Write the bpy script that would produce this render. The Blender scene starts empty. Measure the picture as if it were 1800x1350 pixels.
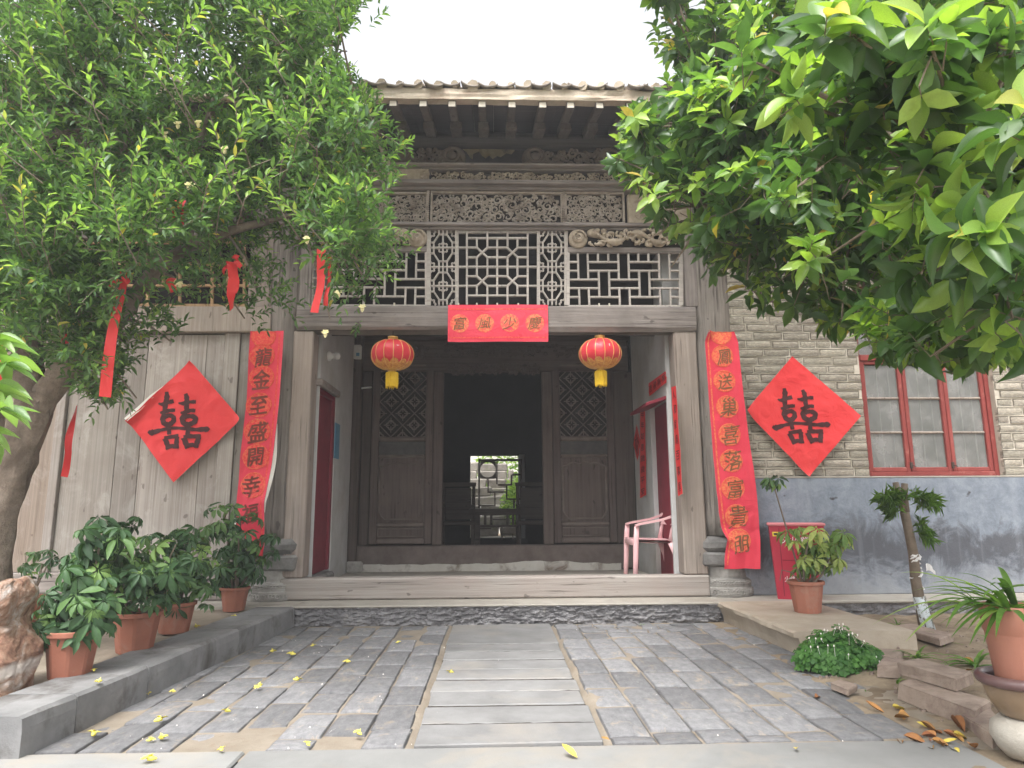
import bpy, math, random
import numpy as np
from math import sin, cos, tan, pi, radians, atan, sqrt, floor
from mathutils import Vector, Matrix, Euler, Quaternion, noise
Quaternion_ = lambda ax, a: Quaternion(ax, a)

random.seed(7)
RNG = np.random.default_rng(7)
S = bpy.context.scene
COL = S.collection

# ------------------------------------------------------------------ camera
CH, CF = 1.0, 1200.0                       # camera height (m); focal length in photograph pixels
PITCH, YAW, ROLL = atan(210 / 1200), radians(1.65), radians(0.33)
FW = Vector((sin(YAW) * cos(PITCH), cos(YAW) * cos(PITCH), sin(PITCH)))
R0 = Vector((cos(YAW), -sin(YAW), 0)); U0 = R0.cross(FW)
RT = R0 * cos(ROLL) - U0 * sin(ROLL); UP = RT.cross(FW)
cam = bpy.data.cameras.new("camera"); cam_ob = bpy.data.objects.new("camera", cam); COL.objects.link(cam_ob)
cam.sensor_width = 36; cam.lens = 36 * CF / 1800; cam.clip_start = 0.05; cam.clip_end = 500
cam_ob.matrix_world = Matrix(((RT.x, UP.x, -FW.x, 0), (RT.y, UP.y, -FW.y, 0), (RT.z, UP.z, -FW.z, CH), (0, 0, 0, 1)))
S.camera = cam_ob

# ------------------------------------------------------------------ world, sun, exposure
SUN_EL, SUN_AZ = radians(62), radians(205)     # azimuth clockwise from +Y (north): high, over the camera's left shoulder
w = bpy.data.worlds.new("World"); S.world = w; w.use_nodes = True
nt = w.node_tree; nt.nodes.clear()
sky = nt.nodes.new("ShaderNodeTexSky"); sky.sky_type = 'NISHITA'; sky.sun_disc = False
sky.sun_elevation = SUN_EL; sky.sun_rotation = SUN_AZ; sky.air_density = 1.0; sky.dust_density = 6.0; sky.ozone_density = 1.0
hs = nt.nodes.new("ShaderNodeHueSaturation"); hs.inputs['Saturation'].default_value = 0.16
bg = nt.nodes.new("ShaderNodeBackground"); bg.inputs[1].default_value = 0.15
wo = nt.nodes.new("ShaderNodeOutputWorld")
nt.links.new(sky.outputs[0], hs.inputs['Color']); nt.links.new(hs.outputs[0], bg.inputs[0]); nt.links.new(bg.outputs[0], wo.inputs[0])
sl = bpy.data.lights.new("sun", 'SUN'); sl.energy = 0.7; sl.angle = radians(24); sl.color = (1, .975, .945)
so = bpy.data.objects.new("sun", sl); COL.objects.link(so)
sd = Vector((sin(SUN_AZ) * cos(SUN_EL), cos(SUN_AZ) * cos(SUN_EL), sin(SUN_EL)))
so.rotation_euler = (-sd).to_track_quat('-Z', 'Y').to_euler(); so.location = (0, -5, 12)
S.view_settings.view_transform = 'Standard'; S.view_settings.look = 'None'
S.view_settings.exposure = 1.62; S.view_settings.gamma = 1.0; S.view_settings.use_curve_mapping = False

# ------------------------------------------------------------------ where a sight line of the photograph meets a real plane
def ray(x, y): return FW + RT * ((x - 900) / CF) + UP * ((675 - y) / CF)
def atY(x, y, Y): d = ray(x, y); t = Y / d.y; return Vector((d.x * t, Y, CH + d.z * t))
def atZ(x, y, z): d = ray(x, y); t = (z - CH) / d.z; return Vector((d.x * t, d.y * t, z))
def proj(p):
    q = Vector(p) - Vector((0, 0, CH)); k = max(q.dot(FW), 1e-3)
    return 900 + CF * q.dot(RT) / k, 675 - CF * q.dot(UP) / k, k

# ------------------------------------------------------------------ materials
MATS = {}
class G:
    def __init__(s, name):
        s.m = bpy.data.materials.new(name); s.m.use_nodes = True; s.t = s.m.node_tree; s.t.nodes.clear()
        s.out = s.n('OutputMaterial'); MATS[name] = s.m
    def n(s, typ, ins=None, **kw):
        nd = s.t.nodes.new('ShaderNode' + typ)
        for k, v in kw.items(): setattr(nd, k, v)
        for k, v in (ins or {}).items(): s.set(nd.inputs[k], v)
        return nd
    def set(s, sock, v):
        if isinstance(v, bpy.types.NodeSocket): s.t.links.new(v, sock)
        elif isinstance(v, (tuple, list)) and len(v) == 3 and sock.type == 'RGBA': sock.default_value = (*v, 1)
        else: sock.default_value = v
    def coords(s, scale=(1, 1, 1), rnd=True):
        c = s.n('TexCoord').outputs['Object']
        if rnd:
            r = s.n('ObjectInfo').outputs['Random']
            m = s.n('Math', {0: r, 1: 61.0}, operation='MULTIPLY').outputs[0]
            c = s.n('VectorMath', {0: c, 1: m}, operation='ADD').outputs[0]
        return s.n('Mapping', {'Vector': c, 'Scale': scale}).outputs[0]
    def noise(s, vec, scale, detail=5, rough=.6, dist=0):
        return s.n('TexNoise', {'Vector': vec, 'Scale': scale, 'Detail': detail, 'Roughness': rough, 'Distortion': dist}).outputs[0]
    def ramp(s, fac, stops):
        nd = s.n('ValToRGB', {0: fac}); e = nd.color_ramp.elements
        while len(e) < len(stops): e.new(.5)
        for el, (p, c) in zip(e, stops): el.position = p; el.color = (*c, 1) if len(c) == 3 else c
        return nd.outputs[0]
    def mix(s, fac, a, b, blend='MIX'):
        nd = s.n('Mix', data_type='RGBA', blend_type=blend)
        s.set(nd.inputs[0], fac); s.set(nd.inputs[6], a); s.set(nd.inputs[7], b); return nd.outputs[2]
    def mask(s, v, lo, hi):
        return s.n('MapRange', {0: v, 1: lo, 2: hi, 3: 0.0, 4: 1.0}).outputs[0]
    def math(s, op, a, b=0.0): return s.n('Math', {0: a, 1: b}, operation=op).outputs[0]
    def vary(s, col, amt, hue=.0):
        r = s.n('ObjectInfo').outputs['Random']
        v = s.math('ADD', s.math('MULTIPLY', r, amt), 1 - amt / 2)
        h = .5
        if hue:
            r2 = s.math('FRACT', s.math('MULTIPLY', r, 17.3)); h = s.math('ADD', s.math('MULTIPLY', r2, hue), .5 - hue / 2)
        return s.n('HueSaturation', {'Color': col, 'Value': v, 'Hue': h}).outputs[0]
    def bsdf(s, col, rough=.8, bump=None, bstr=.3, bdist=.02, spec=.3, **kw):
        b = s.n('BsdfPrincipled', {'Base Color': col, 'Roughness': rough, 'Specular IOR Level': spec})
        for k, v in kw.items(): s.set(b.inputs[k], v)
        if bump is not None:
            bn = s.n('Bump', {'Height': bump, 'Strength': bstr, 'Distance': bdist}); s.t.links.new(bn.outputs[0], b.inputs['Normal'])
        return b
    def done(s, b): s.t.links.new(b.outputs[0], s.out.inputs[0]); return s.m

def surf(name, c0, c1, scale=6, rough=.85, bump=.3, bscale=40, vary=.15, blotch=None, bl_scale=1.5, bl_lo=.52, bl_hi=.7, spec=.25, hue=0., bdist=.01):
    g = G(name); v = g.coords()
    n1 = g.noise(v, scale, 6, .65)
    col = g.ramp(n1, [(.3, c0), (.7, c1)])
    if blotch: col = g.mix(g.mask(g.noise(v, bl_scale, 5, .65, .4), bl_lo, bl_hi), col, blotch)
    col = g.vary(col, vary, hue)
    return g.done(g.bsdf(col, rough, g.noise(v, bscale, 6, .7), bump, bdist, spec))

def wood(name, c0, c1, crack, axis, vary=.25, rough=.85, stain=None, bump=.5, spec=.2, al=.8, ac=34, dist=.3, ckw=.6, blot=None):
    g = G(name)
    sc = [ac, ac, ac]; sc[axis] = al
    v = g.coords(tuple(sc)); v0 = g.coords()
    n1 = g.noise(v, 1.0, 6, .7, dist)
    col = g.ramp(n1, [(.28, c0), (.72, c1)])
    sc2 = [55, 55, 55]; sc2[axis] = 1.4
    n2 = g.noise(g.coords(tuple(sc2)), 1.0, 3, .5, .3)
    ck = g.mask(n2, .60, .70)
    col = g.mix(g.math('MULTIPLY', ck, ckw), col, crack)
    big = g.noise(v0, 2.2, 4, .6)
    col = g.mix(g.math('MULTIPLY', g.mask(big, .4, .72), .45), col, stain or crack)
    if blot: col = g.mix(g.math('MULTIPLY', g.mask(g.noise(g.coords((1, 1, .6) if axis == 2 else (.6, 1, 1)), 4.5, 7, .72, .6), .52, .68), .55), col, blot)
    spots = g.mask(g.noise(g.coords((1, 1, .5) if axis == 2 else (.5, 1, 1)), 17, 2, .4), .70, .74)
    col = g.mix(g.math('MULTIPLY', spots, .6), col, crack)
    col = g.vary(col, vary, .012)
    h = g.math('SUBTRACT', n1, g.math('MULTIPLY', ck, .9))
    return g.done(g.bsdf(col, rough, h, bump, .012, spec))

GREY0, GREY1, CRK = (.20, .172, .160), (.39, .345, .318), (.06, .05, .046)
for ax, nm in ((0, 'x'), (2, 'z')):
    wood('wood_grey_' + nm, GREY0, GREY1, CRK, ax)
    wood('wood_dark_' + nm, (.06, .046, .041), (.13, .103, .094), (.022, .017, .015), ax, stain=(.16, .13, .115))
wood('wood_plank', (.25, .222, .20), (.43, .395, .36), (.11, .09, .08), 2, vary=.5, stain=(.21, .165, .135), al=.35, ac=60, dist=.1, ckw=.3, blot=(.50, .475, .445), bump=.25)
wood('wood_brownplank', (.19, .148, .12), (.31, .25, .21), (.10, .07, .05), 2, stain=(.30, .26, .23), al=.35, ac=60, dist=.1, ckw=.3, blot=(.42, .38, .35), bump=.25)
wood('wood_post', (.27, .215, .185), (.45, .385, .335), (.10, .075, .06), 2, stain=(.21, .19, .17))
wood('wood_column', (.15, .13, .115), (.32, .29, .26), (.055, .047, .042), 2, stain=(.12, .10, .09), bump=.9)
wood('wood_sill', (.265, .238, .215), (.43, .395, .36), (.07, .055, .048), 0, stain=(.35, .27, .235))
wood('wood_lattice', (.42, .38, .345), (.58, .535, .49), (.24, .20, .18), 0, vary=.2, bump=.2)
wood('wood_honey', (.42, .27, .14), (.56, .38, .22), (.2, .12, .06), 0)
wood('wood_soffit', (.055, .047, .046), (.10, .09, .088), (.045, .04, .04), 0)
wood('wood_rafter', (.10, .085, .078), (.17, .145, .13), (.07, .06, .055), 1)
surf('wood_rafter_end', (.55, .49, .40), (.70, .65, .56), 20, .8, .2)
surf('carved_wood', (.28, .235, .195), (.52, .455, .39), 9, .85, .4, 60, blotch=(.17, .13, .10), bl_scale=3)
surf('carved_wood_warm', (.34, .275, .20), (.54, .455, .36), 9, .85, .4, 60, blotch=(.24, .19, .14), bl_scale=5)
surf('carved_dark', (.13, .10, .082), (.23, .185, .15), 7, .85, .4, 60)
surf('door_mould', (.11, .085, .075), (.19, .155, .14), 6, .7, .3, 50)
surf('door_lattice', (.15, .125, .115), (.23, .20, .185), 8, .8, .3, 50)
surf('recess_shade', (.028, .022, .02), (.055, .045, .038), 9)  # near-black, so the shade behind the carvings is put into the colour
surf('void_shade', (.018, .015, .014), (.03, .026, .024), 5)  # near-black colour stands in for the unlit void behind lattices
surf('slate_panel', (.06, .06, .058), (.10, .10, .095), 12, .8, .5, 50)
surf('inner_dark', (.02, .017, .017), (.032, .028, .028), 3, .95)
surf('plaster_white', (.44, .435, .43), (.58, .58, .575), 2.5, .92, .3, 30, blotch=(.36, .33, .29), bl_scale=1.3, bl_lo=.5, bl_hi=.8)
surf('plaster_peel', (.50, .47, .42), (.62, .60, .56), 5, .92, .4, 30, blotch=(.17, .125, .095), bl_scale=4)
surf('fascia_mud', (.40, .335, .26), (.56, .485, .39), 5, .95, .7, 22, blotch=(.33, .24, .18), bl_scale=3)
surf('old_straw', (.20, .165, .10), (.33, .28, .18), 14, .95, .7, 40, blotch=(.10, .08, .06), bl_scale=9)
surf('roof_tile', (.26, .225, .20), (.42, .375, .335), 12, .9, .6, 40, vary=.5, blotch=(.55, .48, .40), bl_scale=5)
surf('concrete', (.34, .31, .27), (.44, .41, .36), 5, .92, .35, 60, blotch=(.36, .32, .27), bl_scale=2)
surf('concrete_pad', (.34, .285, .22), (.44, .38, .305), 4, .92, .4, 60, blotch=(.34, .28, .21), bl_scale=3)
surf('slab_stone', (.18, .178, .176), (.27, .268, .266), 4, .8, .25, 50, vary=.22, blotch=(.29, .27, .245), bl_scale=1.6)
surf('front_slab', (.195, .195, .19), (.265, .265, .258), 2, .82, .25, 60, blotch=(.29, .265, .23), bl_scale=1.5)
surf('kerb_stone', (.17, .17, .17), (.26, .257, .255), 5, .8, .45, 50, vary=.2, blotch=(.10, .092, .085), bl_scale=3.5, bl_lo=.52, bl_hi=.7)
surf('rough_stone', (.16, .155, .16), (.34, .33, .335), 9, .9, .8, 26, blotch=(.36, .34, .32), bl_scale=7, bl_lo=.6, bl_hi=.75, bdist=.03)
surf('base_stone', (.27, .255, .235), (.45, .43, .40), 6, .9, .7, 25, blotch=(.16, .15, .14), bl_scale=3)
surf('base_brick', (.13, .125, .12), (.25, .24, .23), 10, .92, .7, 30)
surf('joint_dirt', (.03, .026, .024), (.07, .06, .05), 20, .97, .7, 60)
surf('soil', (.20, .155, .105), (.32, .255, .18), 8, .97, .7, 40, blotch=(.15, .11, .075))
surf('bed_soil', (.23, .19, .145), (.35, .30, .24), 5, .97, .5, 40, blotch=(.19, .155, .12))
surf('pot_soil', (.06, .045, .035), (.10, .08, .06), 20, .97, .8, 50)
surf('terracotta', (.29, .11, .07), (.38, .155, .105), 5, .65, .2, 60, vary=.25, blotch=(.36, .23, .175), bl_scale=5, bl_lo=.55, bl_hi=.75, spec=.3)
surf('terracotta_pale', (.33, .135, .09), (.41, .18, .125), 3, .6, .12, 60, vary=0, spec=.35)
surf('bowl_glaze', (.20, .135, .085), (.33, .24, .15), 3, .3, .1, 30, vary=0, spec=.5)
surf('bowl_rim', (.10, .055, .055), (.15, .085, .08), 4, .3, .1, 30, vary=0, spec=.5)
surf('jar_stone', (.40, .365, .31), (.50, .465, .405), 12, .9, .5, 80, vary=0)
surf('old_brick', (.20, .15, .12), (.38, .305, .25), 7, .95, .7, 40, vary=.25, blotch=(.18, .125, .11), bl_scale=4)
surf('mortar', (.50, .455, .38), (.62, .575, .49), 9, .95, .7, 40)
surf('paper_back', (.72, .68, .62), (.82, .78, .72), 5, .9, .1)
surf('ink', (.055, .018, .02), (.085, .03, .03), 9, .7, 0, vary=0)
surf('ink_soft', (.19, .09, .045), (.26, .13, .06), 9, .7, 0, vary=0)
surf('ink_brown', (.20, .05, .04), (.27, .08, .055), 9, .7, 0, vary=0)
surf('red_paint', (.22, .045, .04), (.30, .07, .06), 5, .55, .3, 40, vary=.12, blotch=(.44, .18, .15), bl_scale=5, bl_lo=.58, bl_hi=.72)
surf('maroon_door', (.17, .018, .032), (.23, .03, .048), 6, .6, .2, 30, vary=.1)
surf('fire_box_red', (.42, .022, .05), (.48, .035, .065), 3, .42, .04, 40, vary=0, spec=.4)
surf('fire_box_lid', (.62, .19, .21), (.70, .26, .27), 4, .5, .05, vary=0)
surf('white_print', (.8, .8, .78), (.85, .85, .83), 4, .6, 0, vary=0)
surf('yellow_print', (.85, .62, .05), (.9, .7, .08), 4, .6, 0, vary=0)
surf('plastic_pink', (.74, .44, .455), (.78, .48, .49), 2, .38, .03, 60, vary=0, spec=.45)
surf('gold_trim', (.62, .34, .09), (.78, .48, .14), 14, .38, .2, 60, vary=0, spec=.6)
surf('gold_net', (.45, .10, .03), (.80, .45, .10), 45, .45, .5, 80, vary=0, spec=.5)
surf('tassel_yellow', (.70, .44, .015), (.85, .60, .04), 20, .6, .3, 80, vary=0)
surf('white_plastic', (.62, .62, .6), (.7, .7, .68), 3, .5, .02, vary=0)
surf('placard_blue', (.10, .24, .38), (.14, .30, .45), 30, .5, .02, vary=0)
surf('dark_metal', (.04, .035, .03), (.08, .06, .05), 10, .5, .1)
surf('bark', (.15, .118, .092), (.33, .275, .225), 9, .95, .9, 22, vary=.1, blotch=(.11, .085, .065), bl_scale=3, bdist=.02)
surf('bark_grey', (.15, .12, .09), (.25, .20, .155), 10, .95, .8, 25, vary=.1, blotch=(.14, .11, .085))
surf('lime_wash', (.46, .52, .54), (.66, .70, .72), 14, .9, .6, 40, blotch=(.20, .19, .16), bl_scale=26, bl_lo=.5, bl_hi=.58)
surf('bag_plastic', (.72, .71, .70), (.85, .84, .83), 7, .4, .3, 30)
surf('flower_cream', (.80, .72, .36), (.88, .82, .52), 10, .7, .1)
surf('flower_yellow', (.72, .62, .09), (.85, .75, .20), 10, .7, .1, vary=.3)
surf('dry_leaf', (.28, .13, .045), (.48, .26, .09), 12, .8, .3, 30, vary=.5, hue=.04)
surf('leaf_yellow', (.62, .46, .06), (.75, .60, .12), 12, .7, .2, 30, vary=.2)
surf('garden_stone', (.16, .145, .125), (.32, .29, .255), 6, .9, .6, 25, vary=.3, blotch=(.20, .21, .12), bl_scale=3)
surf('garden_wall', (.55, .53, .5), (.68, .66, .63), 3)

def two_sided_red(name, c0, c1, rough=.55):
    g = G(name); v = g.coords()
    col = g.ramp(g.noise(v, 3, 4), [(.3, c0), (.7, c1)])
    n = g.noise(v, 7, 3, .5, 1.2)
    return g.done(g.bsdf(col, rough, n, .35, .03, .35))
two_sided_red('red_paper', (.74, .040, .045), (.80, .058, .06))
two_sided_red('red_banner', (.73, .040, .075), (.80, .06, .10))
two_sided_red('red_ribbon', (.62, .030, .034), (.72, .055, .055))
two_sided_red('lantern_red', (.60, .035, .050), (.68, .055, .07), .36)
g = G('medallion'); v = g.coords()
col = g.mix(g.mask(g.noise(v, 55, 3, .6), .42, .58), (.80, .09, .075), (.84, .24, .10))
g.done(g.bsdf(col, .5)); del g
g = G('medallion_faint'); v = g.coords()
col = g.mix(g.mask(g.noise(v, 55, 3, .6), .45, .6), (.78, .05, .06), (.82, .15, .08))
g.done(g.bsdf(col, .5))

# paver, brick: strongly individual pieces
g = G('paver'); v = g.coords()
col = g.ramp(g.noise(v, 5, 7, .7), [(.25, (.135, .135, .142)), (.5, (.205, .204, .210)), (.75, (.285, .281, .282))])
col = g.mix(g.mask(g.noise(v, 2.2, 6, .7, .6), .57, .70), col, (.33, .285, .235))
col = g.mix(g.mask(g.noise(v, 3.1, 8, .75, .8), .66, .70), col, (.50, .48, .46))
col = g.mix(g.math('MULTIPLY', g.mask(g.noise(v, 30, 4, .6), .6, .72), .5), col, (.08, .075, .07))
col = g.vary(col, .5, .015)
g.done(g.bsdf(col, .85, g.noise(v, 26, 8, .75), .6, .015, .3))
g = G('brick'); v = g.coords()
col = g.ramp(g.noise(v, 9, 6, .7), [(.25, (.265, .235, .195)), (.7, (.43, .39, .325))])
col = g.mix(g.mask(g.noise(v, 6, 6, .7, .5), .47, .62), col, (.55, .50, .415))
col = g.vary(col, .36, .015)
g.done(g.bsdf(col, .93, g.noise(v, 40, 7, .75), .8, .01, .2))
g = G('paving_sand'); v = g.coords(rnd=False)
col = g.ramp(g.noise(v, 3, 8, .7), [(.3, (.215, .18, .14)), (.7, (.335, .29, .235))])
col = g.mix(g.mask(g.noise(v, 14, 6, .7), .56, .7), col, (.24, .19, .14))
g.done(g.bsdf(col, .95, g.noise(v, 60, 8, .75), .6, .012, .2))
# blue-grey lime dado with damp stains of its own
g = G('dado_plaster'); v = g.coords(rnd=False)
z = g.n('SeparateXYZ', {0: g.n('TexCoord').outputs['Object']}).outputs[2]
base = g.ramp(g.noise(v, 7, 9, .78, .5), [(.32, (.15, .175, .21)), (.5, (.22, .25, .295)), (.68, (.30, .335, .38))])
nz = g.math('ADD', z, g.math('MULTIPLY', g.math('SUBTRACT', g.noise(v, 2.2, 8, .74, .8), .5), 1.25))
band = g.math('MULTIPLY', g.mask(nz, .16, -.02), g.mask(nz, -.42, -.2))
base = g.mix(g.math('MULTIPLY', band, .85), base, (.085, .085, .095))
low = g.mask(nz, -.25, -.5)
base = g.mix(g.math('MULTIPLY', low, .6), base, (.30, .30, .305))
spots = g.mask(g.noise(g.coords((1, 1, 1.6), rnd=False), 6, 2, .4), .72, .76)
base = g.mix(spots, base, (.055, .05, .052))
st = g.noise(g.coords((9, 9, .5), rnd=False), 1.0, 4, .6)
base = g.mix(g.math('MULTIPLY', g.mask(st, .55, .75), .35), base, (.34, .37, .41))
g.done(g.bsdf(base, .9, g.noise(v, 25, 7, .7), .35, .015, .2))
# the quartz boulder
g = G('boulder'); v = g.coords(rnd=False)
col = g.ramp(g.noise(v, 7, 9, .72, .5), [(.34, (.12, .07, .055)), (.43, (.25, .135, .09)), (.50, (.36, .22, .15)), (.57, (.44, .34, .28)), (.66, (.58, .53, .50))])
z = g.n('SeparateXYZ', {0: g.n('TexCoord').outputs['Object']}).outputs[2]
zz = g.math('ADD', z, g.math('MULTIPLY', g.math('SUBTRACT', g.noise(v, 12, 5, .6), .5), .06))
vein = g.mask(g.math('ABSOLUTE', g.math('SUBTRACT', zz, .135)), .04, .018)
col = g.mix(g.math('MULTIPLY', vein, .85), col, (.70, .64, .58))
g.done(g.bsdf(col, .75, g.noise(v, 14, 9, .75), 1.0, .03, .35))
# glass
g = G('window_glass'); v = g.coords()
d = g.bsdf(g.ramp(g.noise(v, 5, 6, .65), [(.3, (.17, .18, .165)), (.7, (.42, .415, .40))]), .18, None, spec=.5)
t = g.n('BsdfTransparent'); mx = g.n('MixShader', {0: .5}); g.t.links.new(d.outputs[0], mx.inputs[1]); g.t.links.new(t.outputs[0], mx.inputs[2]); g.done(mx)
surf('window_curtain', (.13, .12, .105), (.26, .245, .22), 3)
surf('window_rod', (.62, .62, .58), (.7, .7, .66), 4)

def leafmat(name, stops, rough=.42, trans=.42, spec=.4, tint=(1.5, 1.6, .7)):
    g = G(name)
    a = g.n('Attribute', attribute_name='tone').outputs['Fac']; r = g.n('ObjectInfo').outputs['Random']
    isr = g.n('Attribute', attribute_name='merged').outputs['Fac']
    f = g.math('ADD', g.math('MULTIPLY', a, isr), g.math('MULTIPLY', g.math('MULTIPLY', r, 1.0), g.math('SUBTRACT', 1.0, isr)))
    col = g.ramp(f, stops)
    vv = g.n('TexCoord').outputs['Object']; mo = g.noise(vv, 45, 4, .6)
    col = g.n('HueSaturation', {'Color': col, 'Value': g.math('ADD', g.math('MULTIPLY', mo, .7), .65)}).outputs[0]
    c2 = g.mix(1.0, col, tint, 'MULTIPLY')
    b = g.bsdf(col, rough, None, spec=spec)
    tr = g.n('BsdfTranslucent', {'Color': c2})
    mx = g.n('MixShader', {0: trans}); g.t.links.new(b.outputs[0], mx.inputs[1]); g.t.links.new(tr.outputs[0], mx.inputs[2]); g.done(mx)
leafmat('leaf_pomegranate', [(0, (.055, .115, .05)), (.45, (.11, .21, .08)), (.72, (.18, .31, .09)), (.9, (.29, .46, .11)), (.975, (.37, .53, .15)), (1, (.50, .42, .10))])
leafmat('leaf_osmanthus', [(0, (.04, .09, .03)), (.03, (.045, .095, .032)), (.5, (.08, .165, .05)), (.70, (.14, .26, .06)), (.86, (.25, .39, .07)), (.975, (.33, .47, .10)), (1, (.52, .40, .09))], rough=.32, spec=.5)
leafmat('leaf_osmanthus_near', [(0, (.11, .22, .06)), (1, (.26, .40, .12))], rough=.32)
leafmat('leaf_schefflera', [(0, (.036, .08, .036)), (.6, (.07, .145, .058)), (.88, (.14, .25, .08)), (1, (.26, .40, .11))], rough=.5, trans=.25)
leafmat('leaf_schefflera_pale', [(0, (.07, .14, .04)), (.5, (.16, .27, .06)), (1, (.42, .48, .14))], rough=.38, trans=.25)
leafmat('leaf_clover', [(0, (.045, .14, .03)), (1, (.12, .28, .06))], rough=.55)
leafmat('leaf_strap', [(0, (.07, .16, .03)), (.7, (.13, .25, .05)), (1, (.26, .38, .10))], rough=.45)
leafmat('leaf_needle', [(0, (.06, .13, .035)), (1, (.18, .32, .08))], rough=.5)
leafmat('leaf_garden', [(0, (.10, .20, .04)), (1, (.34, .48, .10))], rough=.6)

# ------------------------------------------------------------------ mesh building
LOC = {}                                    # world position of every object made here
class MB:
    def __init__(s): s.v = []; s.f = []; s.mi = []
    def add(s, vs, fs, mi=0):
        o = len(s.v); s.v += [tuple(v) for v in vs]; s.f += [tuple(i + o for i in f) for f in fs]; s.mi += [mi] * len(fs)
    def convex(s, vs, fs, mi=0):
        vs = [Vector(v) for v in vs]; c = sum(vs, Vector()) / len(vs); out = []
        for f in fs:
            p = [vs[i] for i in f]; n = (p[1] - p[0]).cross(p[2] - p[0]); fc = sum(p, Vector()) / len(p)
            out.append(tuple(f) if n.dot(fc - c) >= 0 else tuple(reversed(f)))
        s.add(vs, out, mi)
    def box(s, x0, x1, y0, y1, z0, z1, bev=.004, mi=0, jit=0, M=None):
        if x0 > x1: x0, x1 = x1, x0
        if y0 > y1: y0, y1 = y1, y0
        if z0 > z1: z0, z1 = z1, z0
        b = min(bev, (x1 - x0) * .45, (y1 - y0) * .45, (z1 - z0) * .45)
        X, Y, Z = (x0, x1), (y0, y1), (z0, z1); vs = []; ix = {}
        for i in (0, 1):
            for j in (0, 1):
                for k in (0, 1):
                    J = Vector((random.uniform(-jit, jit), random.uniform(-jit, jit), random.uniform(-jit, jit)))
                    sx, sy, sz = (b if i == 0 else -b), (b if j == 0 else -b), (b if k == 0 else -b)
                    for a in range(3):
                        p = Vector((X[i] + (0 if a == 0 else sx), Y[j] + (0 if a == 1 else sy), Z[k] + (0 if a == 2 else sz))) + J
                        ix[i, j, k, a] = len(vs); vs.append(p)
        if M is not None: vs = [M @ p for p in vs]
        fs = []
        for a in range(3):
            o = [q for q in range(3) if q != a]
            for e in (0, 1):
                loop = []
                for (p, q) in ((0, 0), (1, 0), (1, 1), (0, 1)):
                    t = [0, 0, 0]; t[a] = e; t[o[0]] = p; t[o[1]] = q; loop.append(ix[(*t, a)])
                fs.append(loop)
            for p in (0, 1):
                for q in (0, 1):
                    t0 = [0, 0, 0]; t0[o[0]] = p; t0[o[1]] = q; t1 = list(t0); t1[a] = 1
                    fs.append([ix[(*t0, o[0])], ix[(*t1, o[0])], ix[(*t1, o[1])], ix[(*t0, o[1])]])
        for i in (0, 1):
            for j in (0, 1):
                for k in (0, 1): fs.append([ix[i, j, k, 0], ix[i, j, k, 1], ix[i, j, k, 2]])
        s.convex(vs, fs, mi)
    def tube(s, pts, rad, n=8, mi=0, cap=True, flat=None):
        pts = [Vector(p) for p in pts]
        if not isinstance(rad, (list, tuple)): rad = [rad] * len(pts)
        T = [(pts[min(i + 1, len(pts) - 1)] - pts[max(i - 1, 0)]).normalized() for i in range(len(pts))]
        a = Vector((0, 1, 0)) if abs(T[0].y) < .9 else Vector((1, 0, 0))
        N = (a - T[0] * a.dot(T[0])).normalized(); vs = []; fs = []
        for i, p in enumerate(pts):
            N = (N - T[i] * N.dot(T[i])).normalized(); B = T[i].cross(N)
            for k in range(n):
                t = 2 * pi * k / n; q = N * cos(t) * rad[i] + B * sin(t) * rad[i]
                if flat: q = Vector((q.x * flat[0], q.y * flat[1], q.z * flat[2]))
                vs.append(p + q)
        for i in range(len(pts) - 1):
            for k in range(n):
                k2 = (k + 1) % n; fs.append((i * n + k, i * n + k2, (i + 1) * n + k2, (i + 1) * n + k))
        if cap: fs.append(tuple(range(n - 1, -1, -1))); fs.append(tuple((len(pts) - 1) * n + k for k in range(n)))
        s.add(vs, fs, mi)
    def lathe(s, prof, c, n=24, mi=0, rfun=None, capb=False, capt=False):
        vs = []; fs = []
        for j, (r, z) in enumerate(prof):
            for k in range(n):
                t = 2 * pi * k / n; rr = r * (rfun(t, j) if rfun else 1)
                vs.append((c[0] + rr * cos(t), c[1] + rr * sin(t), c[2] + z))
        for j in range(len(prof) - 1):
            for k in range(n):
                k2 = (k + 1) % n; fs.append((j * n + k, j * n + k2, (j + 1) * n + k2, (j + 1) * n + k))
        if capb: fs.append(tuple(range(n - 1, -1, -1)))
        if capt: fs.append(tuple((len(prof) - 1) * n + k for k in range(n)))
        s.add(vs, fs, mi)
    def prism(s, poly, y0, y1, mi=0):                  # outline in x-z, counter-clockwise seen from -y, extruded along y
        n = len(poly); vs = [(x, y0, z) for x, z in poly] + [(x, y1, z) for x, z in poly]
        fs = [tuple(range(n)), tuple(range(2 * n - 1, n - 1, -1))] + [(i, i + n, (i + 1) % n + n, (i + 1) % n) for i in range(n)]
        s.add(vs, fs, mi)
    def grid(s, nu, nv, fn, mi=0, flip=False):
        vs = [fn(i / nu, j / nv) for j in range(nv + 1) for i in range(nu + 1)]
        fs = []
        for j in range(nv):
            for i in range(nu):
                a = j * (nu + 1) + i; q = (a, a + 1, a + nu + 2, a + nu + 1); fs.append(q[::-1] if flip else q)
        s.add(vs, fs, mi)
    def mesh(s, name, mats, smooth=False, org=None):
        V = np.array(s.v, dtype=float)
        if org is None: org = (V.min(0) + V.max(0)) / 2
        org = np.array(org, dtype=float)
        me = bpy.data.meshes.new(name); me.from_pydata((V - org).tolist(), [], s.f); me.update()
        for m in (mats if isinstance(mats, (list, tuple)) else [mats]): me.materials.append(MATS[m])
        if any(s.mi): me.polygons.foreach_set('material_index', s.mi)
        if smooth: me.polygons.foreach_set('use_smooth', [True] * len(me.polygons))
        return me, org
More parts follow.
